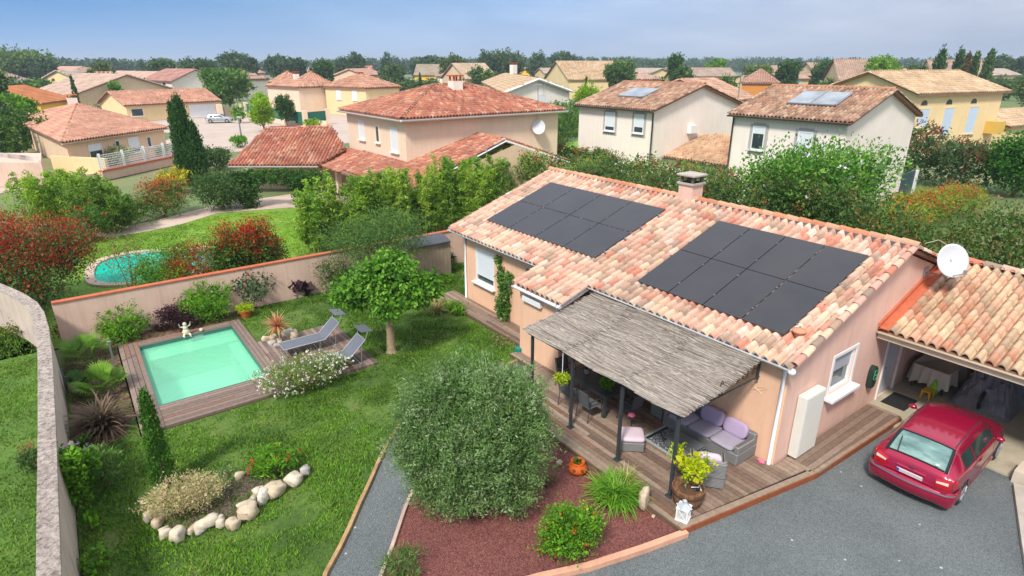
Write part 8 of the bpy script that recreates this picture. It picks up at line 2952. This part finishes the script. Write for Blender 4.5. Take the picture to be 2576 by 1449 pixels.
q = MB(); q.prism([tuple(a + d_ * 0.6), tuple(b - d_ * 0.6), tuple(b - d_ * 0.6 + [0.1, 0.1]), tuple(a + d_ * 0.6 + [0.1, 0.1])], 0.1, 2.0); q.build('gate_leaf', plain('brown_gate', (0.20, 0.17, 0.12), 0.7, 0.1, 2), gtw)
for p in (a, b):
    q = MB(); q.box(p[0] - 0.45, p[0] + 0.45, p[1] - 0.45, p[1] + 0.45, 0, 2.5); q.build('pillar', M_CREAM, gtw)
gs = thing('green_fence', 'dark green screen fence with cream pillars beyond the street', 'fence', tuple(G(700, 300)))
pts = [G(622, 290)[:2], G(665, 300)[:2], G(722, 312)[:2], G(770, 318)[:2], G(826, 312)[:2]]
for i in range(4):
    q = MB()
    a, b = pts[i], pts[i + 1]
    q.prism([tuple(a), tuple(b), tuple(b + [0.12, 0.12]), tuple(a + [0.12, 0.12])], 0.3, 2.2)
    q.build('screen', plain('green_screen', (0.03, 0.13, 0.09), 0.8, 0.1, 1), gs)
for p in pts:
    q = MB(); q.box(p[0] - 0.35, p[0] + 0.35, p[1] - 0.35, p[1] + 0.35, 0, 2.5); q.build('pillar', M_CREAM, gs)
cw = ribbon('garden_wall', [G(622, 292)[:2] + [-.3, -.3], G(722, 314)[:2] + [-.3, -.3], G(826, 314)[:2] + [-.3, -.3]], 0.3, 0, 0.7, M_CREAM, 'low cream wall under the dark green screen fence', 'wall')

# ================================================================== NEIGHBOURS' VEGETATION
# red-tipped shrubs and others just beyond the back wall
bushp('photinia', 'huge dark red and green photinia behind the left end of the back wall', 'shrub', 118, 785, 285, 528, MIDG, n=1700, per=15, size=0.12, aspect=0.38, tip=REDTIP + [((0.33, 0.12, 0.05), 3)], tipf=0.85, tipz=0.5, d=4.2, lob=9, spread=0.22)
bushp('photinia', 'rounded photinia with bright red tips behind the middle of the back wall', 'shrub', 668, 738, 118, 546, GREEN, n=900, per=14, size=0.12, aspect=0.4, tip=REDTIP, tipf=1.25, tipz=0.8, lob=5)
bushp('photinia', 'squarer photinia with red tips touching the rounded one on its left', 'shrub', 597, 748, 96, 556, GREEN, n=700, per=14, size=0.12, aspect=0.4, tip=REDTIP, tipf=1.25, tipz=0.85, lob=4)
bushp('low_photinia', 'low loose shrub with red and yellow leaf tips above the back wall', 'shrub', 505, 750, 165, 606, BRIGHT, n=900, per=11, size=0.09, aspect=0.35, tip=REDTIP + [((0.5, 0.42, 0.08), 1)], tipf=1.5, tipz=0.4)
bushp('broom_shrub', 'bright green shrub in front of the turquoise pool', 'shrub', 425, 764, 165, 612, BRIGHT, n=900, per=12, size=0.09, aspect=0.35, shell=0.4)
bushp('wispy_shrub', 'wispy brown green shrub rising before the turquoise pool', 'shrub', 345, 775, 120, 570, [((0.24, 0.2, 0.07), 2), ((0.14, 0.2, 0.05), 3), ((0.36, 0.18, 0.07), 1)], n=230, per=10, size=0.085, aspect=0.35, shell=0.3, lob=7, core=0.1)
bushp('oleander', 'tall green oleander with red blooms above the huge photinia', 'shrub', 235, 615, 105, 508, GREEN, n=260, per=12, size=0.15, aspect=0.25, flowers=([((0.62, 0.06, 0.05), 1)], 22, 0.14), updir=0.8)
bushp('rusty_hedge', 'rust coloured bush at the left edge above the curved wall', 'shrub', 20, 640, 130, 520, RUST, n=240, per=12, size=0.12)

def bamboo(label, u0, v0, u1, v1, tops, n, w=0.8, pal=BAMB, name='bamboo', size=0.21, group=None, per=11, clump=True):
    """a stand of bamboo: leafy plumes on bending canes between two feet in the picture"""
    a, b = G(u0, v0)[:2], G(u1, v1)[:2]
    o = thing(name, label, 'bamboo', (*((a + b) / 2), 0), group)
    r = np.random.default_rng(int(u0 * 3 + v0))
    Pn, cc, out = [], [], []
    q = MB()
    n = int(n * 1.35)
    for i in range(n):
        t = (i + r.uniform(0, 1)) / n
        p = a + (b - a) * t + r.normal(0, w * 0.35, 2)
        vt = np.interp(t, np.linspace(0, 1, len(tops)), tops) + r.uniform(-14, 38)
        h = hz(p[0], p[1], vt)
        lean = r.normal(0, 0.35, 2)
        q.tube([(p[0], p[1], 0), (p[0] + lean[0] * 0.2, p[1] + lean[1] * 0.2, h * 0.5), (p[0] + lean[0], p[1] + lean[1], h * 0.97)], [0.02, 0.015, 0.005], 4)
        col = pick(pal, 1, r)[0] * r.uniform(0.85, 1.15)
        m = 52
        for k in range(m):
            s = r.uniform(0.12, 1) ** 0.8
            rad = w * 0.36 * (1.0 - s) ** 0.8 + 0.03
            c = np.array([p[0] + lean[0] * s * s + r.normal(0, rad), p[1] + lean[1] * s * s + r.normal(0, rad), h * s])
            pts_ = c + r.normal(0, 0.07, (per, 3)) * np.array([1.2, 1.2, 0.8])
            Pn.append(pts_)
            cl_ = (col * 0.7 + pick(pal, 1, r)[0] * 0.3) * (0.85 + 0.35 * s)
            cc.append(np.repeat(cl_[None], per, 0) * r.uniform(0.85, 1.15, (per, 1)))
    Pn = np.concatenate(Pn); cc = np.concatenate(cc)
    V = leaf_quads(Pn, size, 0.26, 0.2, None, r)
    leafmesh('foliage', V, cc, o)
    q.build('cane', plain('cane_green', (0.22, 0.27, 0.07), 0.7, 0.2, 3), o)
    return o

bamboo('light green bamboo stand at the near end of the bamboo row', 770, 640, 850, 625, [462, 500, 450], 16, 1.0)
bamboo('dense bamboo in the middle of the row behind the back wall', 860, 622, 1020, 600, [448, 462, 430, 452], 42, 1.1)
bamboo('tall bamboo in front of the low red roof of the cream house', 1010, 590, 1180, 570, [430, 448, 402, 415], 40, 1.1)
bamboo('bamboo behind the far gable corner of the bungalow', 1150, 560, 1330, 505, [405, 398, 385, 380], 44, 1.2)
bamboo('yellow green bamboo thicket left of the bright lawn', 95, 585, 235, 560, [450, 430, 445, 425], 34, 1.6, [((0.28, 0.42, 0.05), 4), ((0.18, 0.32, 0.04), 3)])
bamboo('darker bamboo clump right of the yellow green thicket', 240, 590, 320, 575, [440, 470, 500], 26, 1.5, [((0.15, 0.25, 0.04), 4), ((0.10, 0.18, 0.03), 3)])

bushp('firethorn', 'big round shrub with orange red tips at the back of the bright lawn', 'shrub', 415, 552, 150, 448, GREEN, n=420, per=13, size=0.15, aspect=0.4, tip=[((0.5, 0.15, 0.06), 2), ((0.45, 0.08, 0.05), 1)], tipf=0.6, tipz=0.55)
bushp('golden_shrub', 'yellow leaved shrub beside the tall cypress', 'shrub', 437, 490, 80, 420, [((0.58, 0.48, 0.05), 3), ((0.35, 0.4, 0.05), 2)], n=180, per=12, size=0.18)
p = G(485, 465)
column('tall_cypress', 'tall dark green cypress with several points beside the bright lawn', p[0], p[1], hz(p[0], p[1], 248), 1.7, CYPR, n=900, per=18, size=0.2, taper=0.3)
p2 = G(466, 462)
column('cypress', 'slim left hand point of the cypress group beside the bright lawn', p2[0], p2[1], hz(p2[0], p2[1], 262), 1.1, CYPR, n=420, per=16, size=0.2, taper=0.2)
p2 = G(508, 466)
column('cypress', 'shorter cypress leaning against the tall one', p2[0], p2[1], hz(p2[0], p2[1], 312), 1.5, CYPR, n=500, per=16, size=0.22, taper=0.35)
bushp('laurel', 'large round green bush under the eaves of the left wing', 'shrub', 560, 535, 130, 428, MIDG, n=460, per=14, size=0.16)
bushp('blue_green_shrub', 'rounded shrub between the cypress and the left wing of the cream house', 'shrub', 545, 430, 90, 370, MIDG, n=300, per=13, size=0.2)
iv = thing('ivy_arch', 'thick green ivy covering the left pillars of the cream house terrace', 'climbing plant', (11, 43, 0))
pA = [(10.0, 44.4), (12.6, 42.4)]
lob = []
for t in np.linspace(0, 1, 6):
    x, y = 9.5 + 4.2 * t, 45.2 - 3.2 * t
    lob.append((x, y, 2.15, 0.75, 0.75, 0.55))
for z in (0.5, 1.2, 1.8):
    lob.append((13.0, 42.7, z, 0.85, 0.85, 0.6))
    lob.append((9.9, 44.6, z, 0.7, 0.7, 0.6))
V, cl = crown(lob, 620, 14, 0.13, 0.17, DEEP + [((0.08, 0.2, 0.03), 3)], 0.6, shell=0.6)
leafmesh('foliage', V, cl, iv)
MB().tube([(13.0, 42.7, 0), (13.0, 42.7, 2.3)], 0.14, 6).tube([(9.9, 44.6, 0), (9.9, 44.6, 2.3)], 0.14, 6).build('stem', M_BARK, iv)
bushp('flowering_arch', 'arch of pale flowering climber in front of the salmon roofed bungalow', 'climbing plant', 290, 418, 92, 368, [((0.26, 0.3, 0.12), 3), ((0.4, 0.42, 0.22), 2)], n=260, per=11, size=0.22)
bushp('green_tuft_shrub', 'bright green bush behind the white mesh fence', 'shrub', 395, 392, 70, 360, BRIGHT, n=110, per=10, size=0.22, flowers=([((0.6, 0.1, 0.08), 1)], 10, 0.2))
for k, (u, w_, vt) in enumerate(((240, 64, 262), (330, 40, 264), (372, 38, 260), (408, 28, 262))):
    bushp('round_bush', ['round dark shrubs left of the long yellowish bungalow', 'clipped round bush nearest the left end of the long bungalow', 'clipped round bush in the middle of the long bungalow front', 'small clipped bush right of the middle one before the long bungalow'][k], 'shrub', u, 292, w_, vt, MIDG, n=110, per=10, size=0.35, group='round bushes before the long bungalow')
bushp('street_tree', 'small round street tree beside the lamp pole', 'tree', 605, 310, 34, 262, BRIGHT, n=90, per=10, size=0.3)
bushp('oak_hedge', 'low rounded shrubs by the street below the cypress', 'shrub', 605, 372, 50, 340, BRIGHT, n=80, per=10, size=0.25)

# behind the bungalow: mixed hedge, trees and clipped hedges
def hedge(name, label, pts, w, vt, pal, tip=None, tipf=0.0, size=0.14, dens=1.0, cat='hedge', lumps=0.3):
    """loose hedge along world points with its top at the given picture rows"""
    o = thing(name, label, cat, (*np.mean(np.array(pts), 0), 0))
    P = np.array(pts, float)
    seg = np.linalg.norm(np.diff(P, axis=0), axis=1)
    L = seg.sum()
    n = max(3, int(L / (w * 0.45)))
    r = np.random.default_rng(int(P[0, 0] * 13 + P[0, 1] * 7))
    lob = []
    for i in range(n + 1):
        s = i / n * L
        k = 0
        while k < len(seg) - 1 and s > seg[k]:
            s -= seg[k]; k += 1
        p = P[k] + (P[k + 1] - P[k]) * min(1, s / seg[k])
        v = np.interp(i / n, np.linspace(0, 1, len(vt)), vt)
        h = max(0.8, hz(p[0], p[1], v)) * (1 + r.uniform(-lumps, lumps) * 0.3)
        lob.append((p[0], p[1], h * 0.5, w * 0.55, w * 0.55, h * 0.5))
        lob.append((p[0] + r.normal(0, w * 0.15), p[1] + r.normal(0, w * 0.15), h * 0.78, w * 0.45, w * 0.45, h * 0.24))
    hm = np.mean([l[5] for l in lob])
    ncl = int(L * (2 * hm + w * 0.5) * 26 * dens * (0.16 / size))
    V, cl = crown(lob, ncl, 14, w * 0.06, size, pal, 0.5, tip, tipf, 0.55, 0.7, r=r, core=1.2, jit=1.03)
    leafmesh('foliage', V, cl, o)
    q = MB()
    for i in range(0, n + 1, 2):
        l = lob[min(2 * i, len(lob) - 1)]
        q.tube([(l[0], l[1], -0.05), (l[0] + 0.1, l[1], l[5] * 1.6)], [0.05, 0.02], 5)
    q.build('stem', M_BARK, o)
    return o

hedge('mixed_hedge', 'tall mixed green hedge running behind the bungalow ridge', [(23.5, 25.5), (24.5, 20), (25, 14.5), (25.5, 9)], 2.6, [392, 415, 440, 500], MIDG, [((0.24, 0.2, 0.07), 2), ((0.35, 0.12, 0.05), 1)], 0.18, 0.13)
hedge('back_hedge', 'green hedge beyond the bamboo below the low garage', [(26, 33), (29, 27), (31, 22), (32, 17)], 2.8, [385, 398, 408, 425], MIDG + BAMB[:2], [((0.34, 0.13, 0.06), 2)], 0.15, 0.16)
hedge('grey_hedge', 'grey green and rusty hedge between the cream house and the left white house', [(33, 45), (36, 40), (38, 37)], 2.6, [330, 360, 372], OLEA, [((0.36, 0.13, 0.05), 2)], 0.4, 0.2)
bushp('grey_green_tree', 'silvery green tree left of the left white house', 'tree', 1430, 345, 105, 250, OLEA, n=420, per=13, size=0.28, lob=7)
bushp('red_leaf_tree', 'bushy tree with rusty red leaves before the left white house', 'tree', 1578, 440, 92, 318, [((0.12, 0.16, 0.04), 3)], n=420, per=13, size=0.2, tip=REDTIP + [((0.3, 0.12, 0.05), 2)], tipf=1.2, tipz=0.45)
bushp('rusty_shrub', 'rusty red shrub before the gable of the cream house', 'shrub', 1430, 430, 90, 385, GREEN, n=260, per=12, size=0.16, tip=RUST, tipf=1.0)
q_ = G(2035, 560)
tree('white_blossom_tree', 'large bright green tree with white blossoms behind the bungalow', 'tree', 27.5, 13.6, hz(27.5, 13.6, 342), 6.4, [((0.13, 0.30, 0.045), 4), ((0.23, 0.42, 0.08), 3), ((0.06, 0.17, 0.03), 3)], trunk=0.15, n=1500, per=15, size=0.17, aspect=0.5, flowers=([((0.78, 0.82, 0.74), 1)], 60, 0.14), lob=9, updir=0.8)
hedge('trimmed_hedge', 'flat topped yellow green hedge with orange tips right of the white house', [tuple(G(2205, 575, 1.5)[:2]), tuple(G(2290, 512, 1.5)[:2]), tuple(G(2430, 482, 1.5)[:2])], 3.0, [545, 490, 466], [((0.20, 0.32, 0.04), 4), ((0.14, 0.22, 0.04), 2), ((0.30, 0.36, 0.08), 1)], [((0.48, 0.13, 0.04), 3), ((0.5, 0.35, 0.05), 1)], 0.5, 0.12, 1.3, lumps=0.1)
hedge('dark_hedge', 'broad dark green shrubbery above the carport ridge', [(26.5, 8.0), (29, 6.0), (31, 3.5), (32, 0.5)], 5.0, [540, 500, 495, 530], [((0.06, 0.13, 0.025), 4), ((0.09, 0.17, 0.03), 3), ((0.14, 0.16, 0.05), 1.5)], [((0.3, 0.16, 0.06), 2)], 0.15, 0.14, 1.2)
bushp('orange_tip_shrub', 'orange and yellow tipped bush at the near end of the trimmed hedge', 'shrub', 2215, 600, 75, 520, [((0.3, 0.38, 0.05), 2), ((0.45, 0.35, 0.05), 2)], n=220, per=12, size=0.1, tip=[((0.55, 0.17, 0.03), 3)], tipf=1.5, tipz=0.5)
hedge('tall_hedge', 'high hedge of green and dark red leaves below the yellow house', [tuple(G(2275, 455)[:2]), tuple(G(2380, 470)[:2]), tuple(G(2470, 480)[:2])], 4.5, [322, 345, 352, 350], [((0.06, 0.12, 0.04), 4), ((0.10, 0.16, 0.06), 3), ((0.04, 0.12, 0.03), 2)], [((0.22, 0.06, 0.04), 3), ((0.3, 0.09, 0.04), 1)], 0.4, 0.22, 1.2)
bushp('laurel_tree', 'dense glossy green laurel at the right edge of the view', 'tree', 2545, 500, 165, 318, [((0.05, 0.17, 0.02), 4), ((0.09, 0.26, 0.03), 3), ((0.03, 0.1, 0.015), 2)], n=620, per=14, size=0.25)

# middle distance trees
TREES = [  # u, v top, width px, depth m, palette, label
    (185, 505 - 0, 0, 0, None, None)]

def ftree(label, u, vt, wpx, depth, pal, name='broadleaf_tree', n=230, size=0.5, trunk=0.15, squat=None, group='trees between the distant houses', vb=None):
    d_ = ray(u, 400)
    hd_ = unit(np.array([d_[0], d_[1]]))
    p = hd_ * depth
    D = dist(p[0], p[1])
    w = wpx * D / F
    h = hz(p[0], p[1], vt)
    return tree(name, label, 'tree', p[0], p[1], h, w, pal, trunk=trunk, n=int(n * 1.4), per=13, size=size * 0.62, d=w, group=group, lob=6, shell=0.6, spread=max(w, h) * 0.035, updir=0.1, jit=1.02)

FT = [
    ('big pale green tree against the far left of the sky, on the low rise', 95, 120, 175, 330, [((0.12, 0.2, 0.05), 3), ((0.16, 0.26, 0.06), 2)], 2.2, 420),
    ('broad dark tree left of the pale one at the horizon', 25, 132, 110, 340, BLUEG, 2.2, 260),
    ('dark tree right of the pale one at the horizon', 160, 138, 80, 320, BLUEG, 2.2, 200),
    ('dark olive tree at the far left behind the roofs', 20, 168, 90, 130, MIDG, 0.9, 240),
    ('lime green tree at the left edge above the bungalow', 70, 228, 90, 105, BRIGHT, 0.7, 260),
    ('grey green tree at the left edge beside the lime one', 25, 238, 70, 95, MIDG, 0.6, 200),
    ('tree with a round top between the left roofs', 310, 150, 62, 190, [((0.10, 0.15, 0.04), 3), ((0.15, 0.2, 0.06), 2)], 1.2, 260),
    ('bright green bush before the grey gabled house', 330, 198, 34, 165, BRIGHT, 0.9, 110),
    ('dark green tree right of the grey gabled house', 448, 142, 80, 240, BLUEG, 1.5, 260),
    ('wide leafy tree above the long bungalow roof', 600, 165, 125, 150, [((0.09, 0.2, 0.04), 3), ((0.13, 0.27, 0.05), 2)], 0.9, 420),
    ('dark tree behind the wide leafy one', 535, 142, 90, 260, BLUEG, 1.6, 240),
    ('high dark tree above the row houses', 640, 132, 95, 290, BLUEG, 1.8, 260),
    ('tall dark tree behind the pyramid roof', 735, 135, 70, 280, BLUEG, 1.7, 220),
    ('lower dark tree right of the tall one', 775, 143, 55, 290, BLUEG, 1.7, 160),
    ('dark bush tree over the orange roof', 835, 146, 60, 220, DEEP, 1.3, 180),
    ('bright yellow green tree before the row of houses', 675, 228, 62, 100, [((0.24, 0.42, 0.03), 3), ((0.32, 0.48, 0.05), 2)], 0.45, 300),
    ('dark round tree beside the bright one', 733, 234, 48, 108, DEEP, 0.5, 220),
    ('lime bush behind the tiled left wing', 800, 296, 50, 88, LIME, 0.4, 120),
    ('twin topped dark tree left of centre at the horizon', 915, 129, 60, 300, BLUEG, 1.8, 220),
    ('dark round tree beside the twin topped one', 885, 138, 50, 310, BLUEG, 1.8, 150),
    ('pointed dark tree at the horizon left of the chimney', 990, 130, 32, 320, BLUEG, 1.6, 120),
    ('yellow green trees behind the ochre gable house', 1000, 160, 70, 210, MIDG, 1.2, 220),
    ('broad brownish tree right of the chimney', 1150, 135, 85, 230, [((0.09, 0.13, 0.04), 3), ((0.12, 0.17, 0.05), 2)], 1.4, 260),
    ('grey green tree behind the roof chimney', 1080, 138, 80, 290, BLUEG, 1.8, 220),
    ('tall tree with a feathery top in the centre distance', 1225, 124, 48, 290, BLUEG, 1.7, 180),
    ('wide dark grove right of the feathery tree', 1275, 124, 105, 295, [((0.07, 0.125, 0.045), 3), ((0.10, 0.16, 0.055), 2)], 1.8, 320),
    ('airy tree above the tall chimney house', 1350, 125, 60, 310, BLUEG, 1.6, 160),
    ('pale green tree right of the airy one', 1410, 128, 75, 320, BLUEG, 1.8, 220),
    ('small round green tree left of the tall chimney', 1235, 170, 46, 170, [((0.16, 0.24, 0.06), 2), ((0.1, 0.16, 0.05), 2)], 0.9, 130),
    ('green tree between the pale roofs', 1200, 160, 50, 190, MIDG, 1.0, 140),
    ('shrubby tree at the right hip of the red roof', 1175, 192, 90, 88, MIDG, 0.5, 220),
    ('dark green tree right of the yellow gable', 1458, 152, 40, 210, DEEP, 1.1, 160),
    ('large mid green tree left of the white houses', 1545, 146, 78, 170, [((0.08, 0.16, 0.035), 3), ((0.12, 0.22, 0.05), 2)], 1.0, 340),
    ('vivid lime tree left of the left white house', 1475, 200, 72, 95, LIME, 0.5, 260),
    ('olive tree in front of the grey rendered house', 1410, 245, 110, 62, OLEA, 0.3, 260),
    ('dark poplar at the horizon above the white houses', 1680, 132, 40, 190, DEEP, 1.0, 180),
    ('leafy tree right of the dark poplar', 1695, 160, 62, 150, MIDG, 0.9, 240),
    ('tree beside the tall lattice aerial', 1808, 182, 62, 110, MIDG, 0.6, 240),
    ('round tree behind the long yellow house', 1775, 142, 50, 260, BRIGHT, 1.4, 150),
    ('yellow green tree left of the brown hip roof', 1875, 155, 70, 200, [((0.15, 0.22, 0.05), 3)], 1.1, 220),
    ('dark tree behind the brown hip roof', 1950, 150, 62, 190, DEEP, 1.1, 240),
    ('dark green round tree above the yellow terrace', 2035, 148, 62, 230, [((0.06, 0.14, 0.03), 3)], 1.3, 240),
    ('bright lime green tree in the right distance', 2180, 140, 92, 200, [((0.16, 0.32, 0.03), 3), ((0.22, 0.4, 0.05), 3)], 1.1, 420),
    ('dull green tree right of the lime one', 2255, 160, 60, 190, MIDG, 1.1, 180),
    ('green bushes before the long yellow terrace', 2100, 198, 72, 120, [((0.07, 0.17, 0.03), 3), ((0.11, 0.22, 0.04), 2)], 0.7, 220),
    ('grey green bush left of those before the terrace', 2040, 205, 40, 125, OLEA, 0.7, 110),
    ('loose tree at the right edge of the sky', 2555, 135, 80, 150, [((0.10, 0.16, 0.05), 3), ((0.14, 0.2, 0.06), 2)], 0.9, 260),
    ('grey blue tree at the horizon right of the conifers', 2455, 138, 48, 330, BLUEG, 1.8, 130),
    ('grey blue tree further right at the horizon', 2505, 142, 50, 330, BLUEG, 1.8, 130),
    ('dense green tree by the low garage gable', 1842, 298, 24, 62, BRIGHT, 0.35, 80),
]
for lb, u, vt, w_, dp, pal, sz, nn in FT:
    ftree(lb, u, vt, w_, dp, pal, n=nn, size=sz, trunk=0.12)
for lb, u, vt, w_, dp, c_ in (('tallest feathery conifer in the right distance', 2308, 132, 46, 190, DEEP), ('pointed conifer right of the tallest one', 2352, 132, 40, 195, DEEP), ('rusty green conifer between its neighbours', 2372, 140, 26, 185, [((0.2, 0.09, 0.04), 2), ((0.08, 0.12, 0.03), 2)]), ('slender conifer at the right of the group', 2392, 136, 28, 195, DEEP), ('thin sparse conifer standing apart', 2425, 130, 34, 200, MIDG)):
    d_ = ray(u, 400); hd_ = unit(np.array([d_[0], d_[1]])); p = hd_ * dp
    column('conifer', lb, p[0], p[1], hz(p[0], p[1], vt), w_ * dist(p[0], p[1]) / F, c_, n=300, per=10, size=0.9, cat='conifer', group='conifers in the right distance', taper=0.0)
for lb, u, vt, w_, dp in (('small dark cypress before the ochre gable house', 1067, 184, 9, 140), ('small cypress among the bushes left of the white houses', 1467, 192, 12, 100), ('little dark cypress among the left roofs', 229, 190, 14, 150), ('slim dark cypress at the horizon behind the barn', 404, 148, 10, 330)):
    d_ = ray(u, 400); hd_ = unit(np.array([d_[0], d_[1]])); p = hd_ * dp
    column('small_cypress', lb, p[0], p[1], hz(p[0], p[1], vt), w_ * dist(p[0], p[1]) / F, DEEP, n=110, per=10, size=0.5, group='small distant cypresses')

# continuous woods on the horizon (nobody could count these)
def wood(name, label, u0, u1, depth, vts, n, size, pal, thick=40):
    r = np.random.default_rng(int(u0 + depth))
    lob = []
    nn = int((u1 - u0) / 14)
    for i in range(nn):
        u = u0 + (u1 - u0) * (i + r.uniform(0, 1)) / nn
        d_ = ray(u, 400); hd_ = unit(np.array([d_[0], d_[1]])); p = hd_ * (depth + r.uniform(-thick, thick))
        h = hz(p[0], p[1], np.interp(u, np.linspace(u0, u1, len(vts)), vts) + r.uniform(-3, 4))
        w = r.uniform(16, 34) * dist(p[0], p[1]) / F
        lob.append((p[0], p[1], h * 0.5, w * 0.6, w * 0.6, h * 0.5))
    V, cl = crown(lob, int(n * 1.5), 12, depth * 0.0026, size * 0.5, pal, 0.7, shell=0.75, r=r, updir=0.1, core=0.6, jit=1.0)
    o = leafmesh(name, V, cl)
    return setp(o, label, 'wood', kind='stuff')

wood('woodland', 'band of dark woods along the middle of the horizon', 380, 1660, 620, [164, 160, 157, 158, 153, 150, 150, 149, 146, 148, 155], 4600, 4.6, BLUEG)
wood('woodland', 'thin distant woods along the right horizon', 1560, 2700, 800, [147, 150, 152, 151, 152, 152], 3400, 5.0, BLUEG, 80)
wood('woodland', 'low woods on the left horizon', -60, 480, 600, [150, 152, 153, 152], 1800, 4.5, BLUEG, 60)
wood('greenery', 'mixed greenery filling the gaps between the distant houses', 260, 1500, 240, [206, 206, 204, 204, 202, 200, 198, 198], 1900, 1.7, MIDG, 50)
wood('greenery', 'mixed gardens between the houses on the right', 1450, 2650, 260, [198, 198, 198, 196, 196, 196], 1900, 1.8, MIDG, 60)
wood('greenery', 'garden greenery among the far left roofs', -60, 420, 230, [202, 204, 202, 206, 204], 1200, 1.6, MIDG + BRIGHT[:1], 60)
wood('greenery', 'hedges and shrubs in the gardens of the middle distance', 1150, 1500, 110, [262, 255, 262], 700, 0.6, OLEA, 12)
wood('greenery', 'hedges and shrubs along the street and gardens at the left', -40, 130, 90, [250, 262, 275], 500, 0.6, GREEN, 10)

# distant hills on the horizon
V, Q = [], []
n_ = 160
for i in range(n_ + 1):
    u = -400 + 3400 * i / n_
    d_ = ray(u, 400); hd_ = unit(np.array([d_[0], d_[1]])); 
    p0_, p1_, p2_ = hd_ * 2600, hd_ * 3000, hd_ * 3600
    h = 14 + 9 * math.sin(u * 0.004 + 1) + 5 * math.sin(u * 0.013) + 2 * math.sin(u * 0.05)
    V += [(*p0_, -0.1), (*p1_, h), (*p2_, -0.1)]
for i in range(n_):
    a = i * 3
    Q += [(a, a + 3, a + 4, a + 1), (a + 1, a + 4, a + 5, a + 2)]
o = npmesh('hills', V, Q, plain('wooded_hill', (0.06, 0.10, 0.05), 0.95, 0.3, 0.02), smooth=True)
setp(o, kind='structure')

# ------------------------------------------------------------------ the air
hm_ = bpy.data.materials.new('air_haze')
hm_.use_nodes = True
hn = hm_.node_tree
hn.nodes.clear()
ho = hn.nodes.new('ShaderNodeOutputMaterial')
hv = hn.nodes.new('ShaderNodeVolumePrincipled')
hv.inputs['Color'].default_value = (0.72, 0.82, 0.95, 1)
hv.inputs['Density'].default_value = 0.00035
hv.inputs['Anisotropy'].default_value = 0.1
hn.links.new(hv.outputs[0], ho.inputs['Volume'])
q = MB()
q.box(-4200, 6200, -400, 6200, -1.6, 62)
o = q.build('haze', hm_)
setp(o, 'thin pale summer haze over the whole neighbourhood', 'haze', kind='stuff')
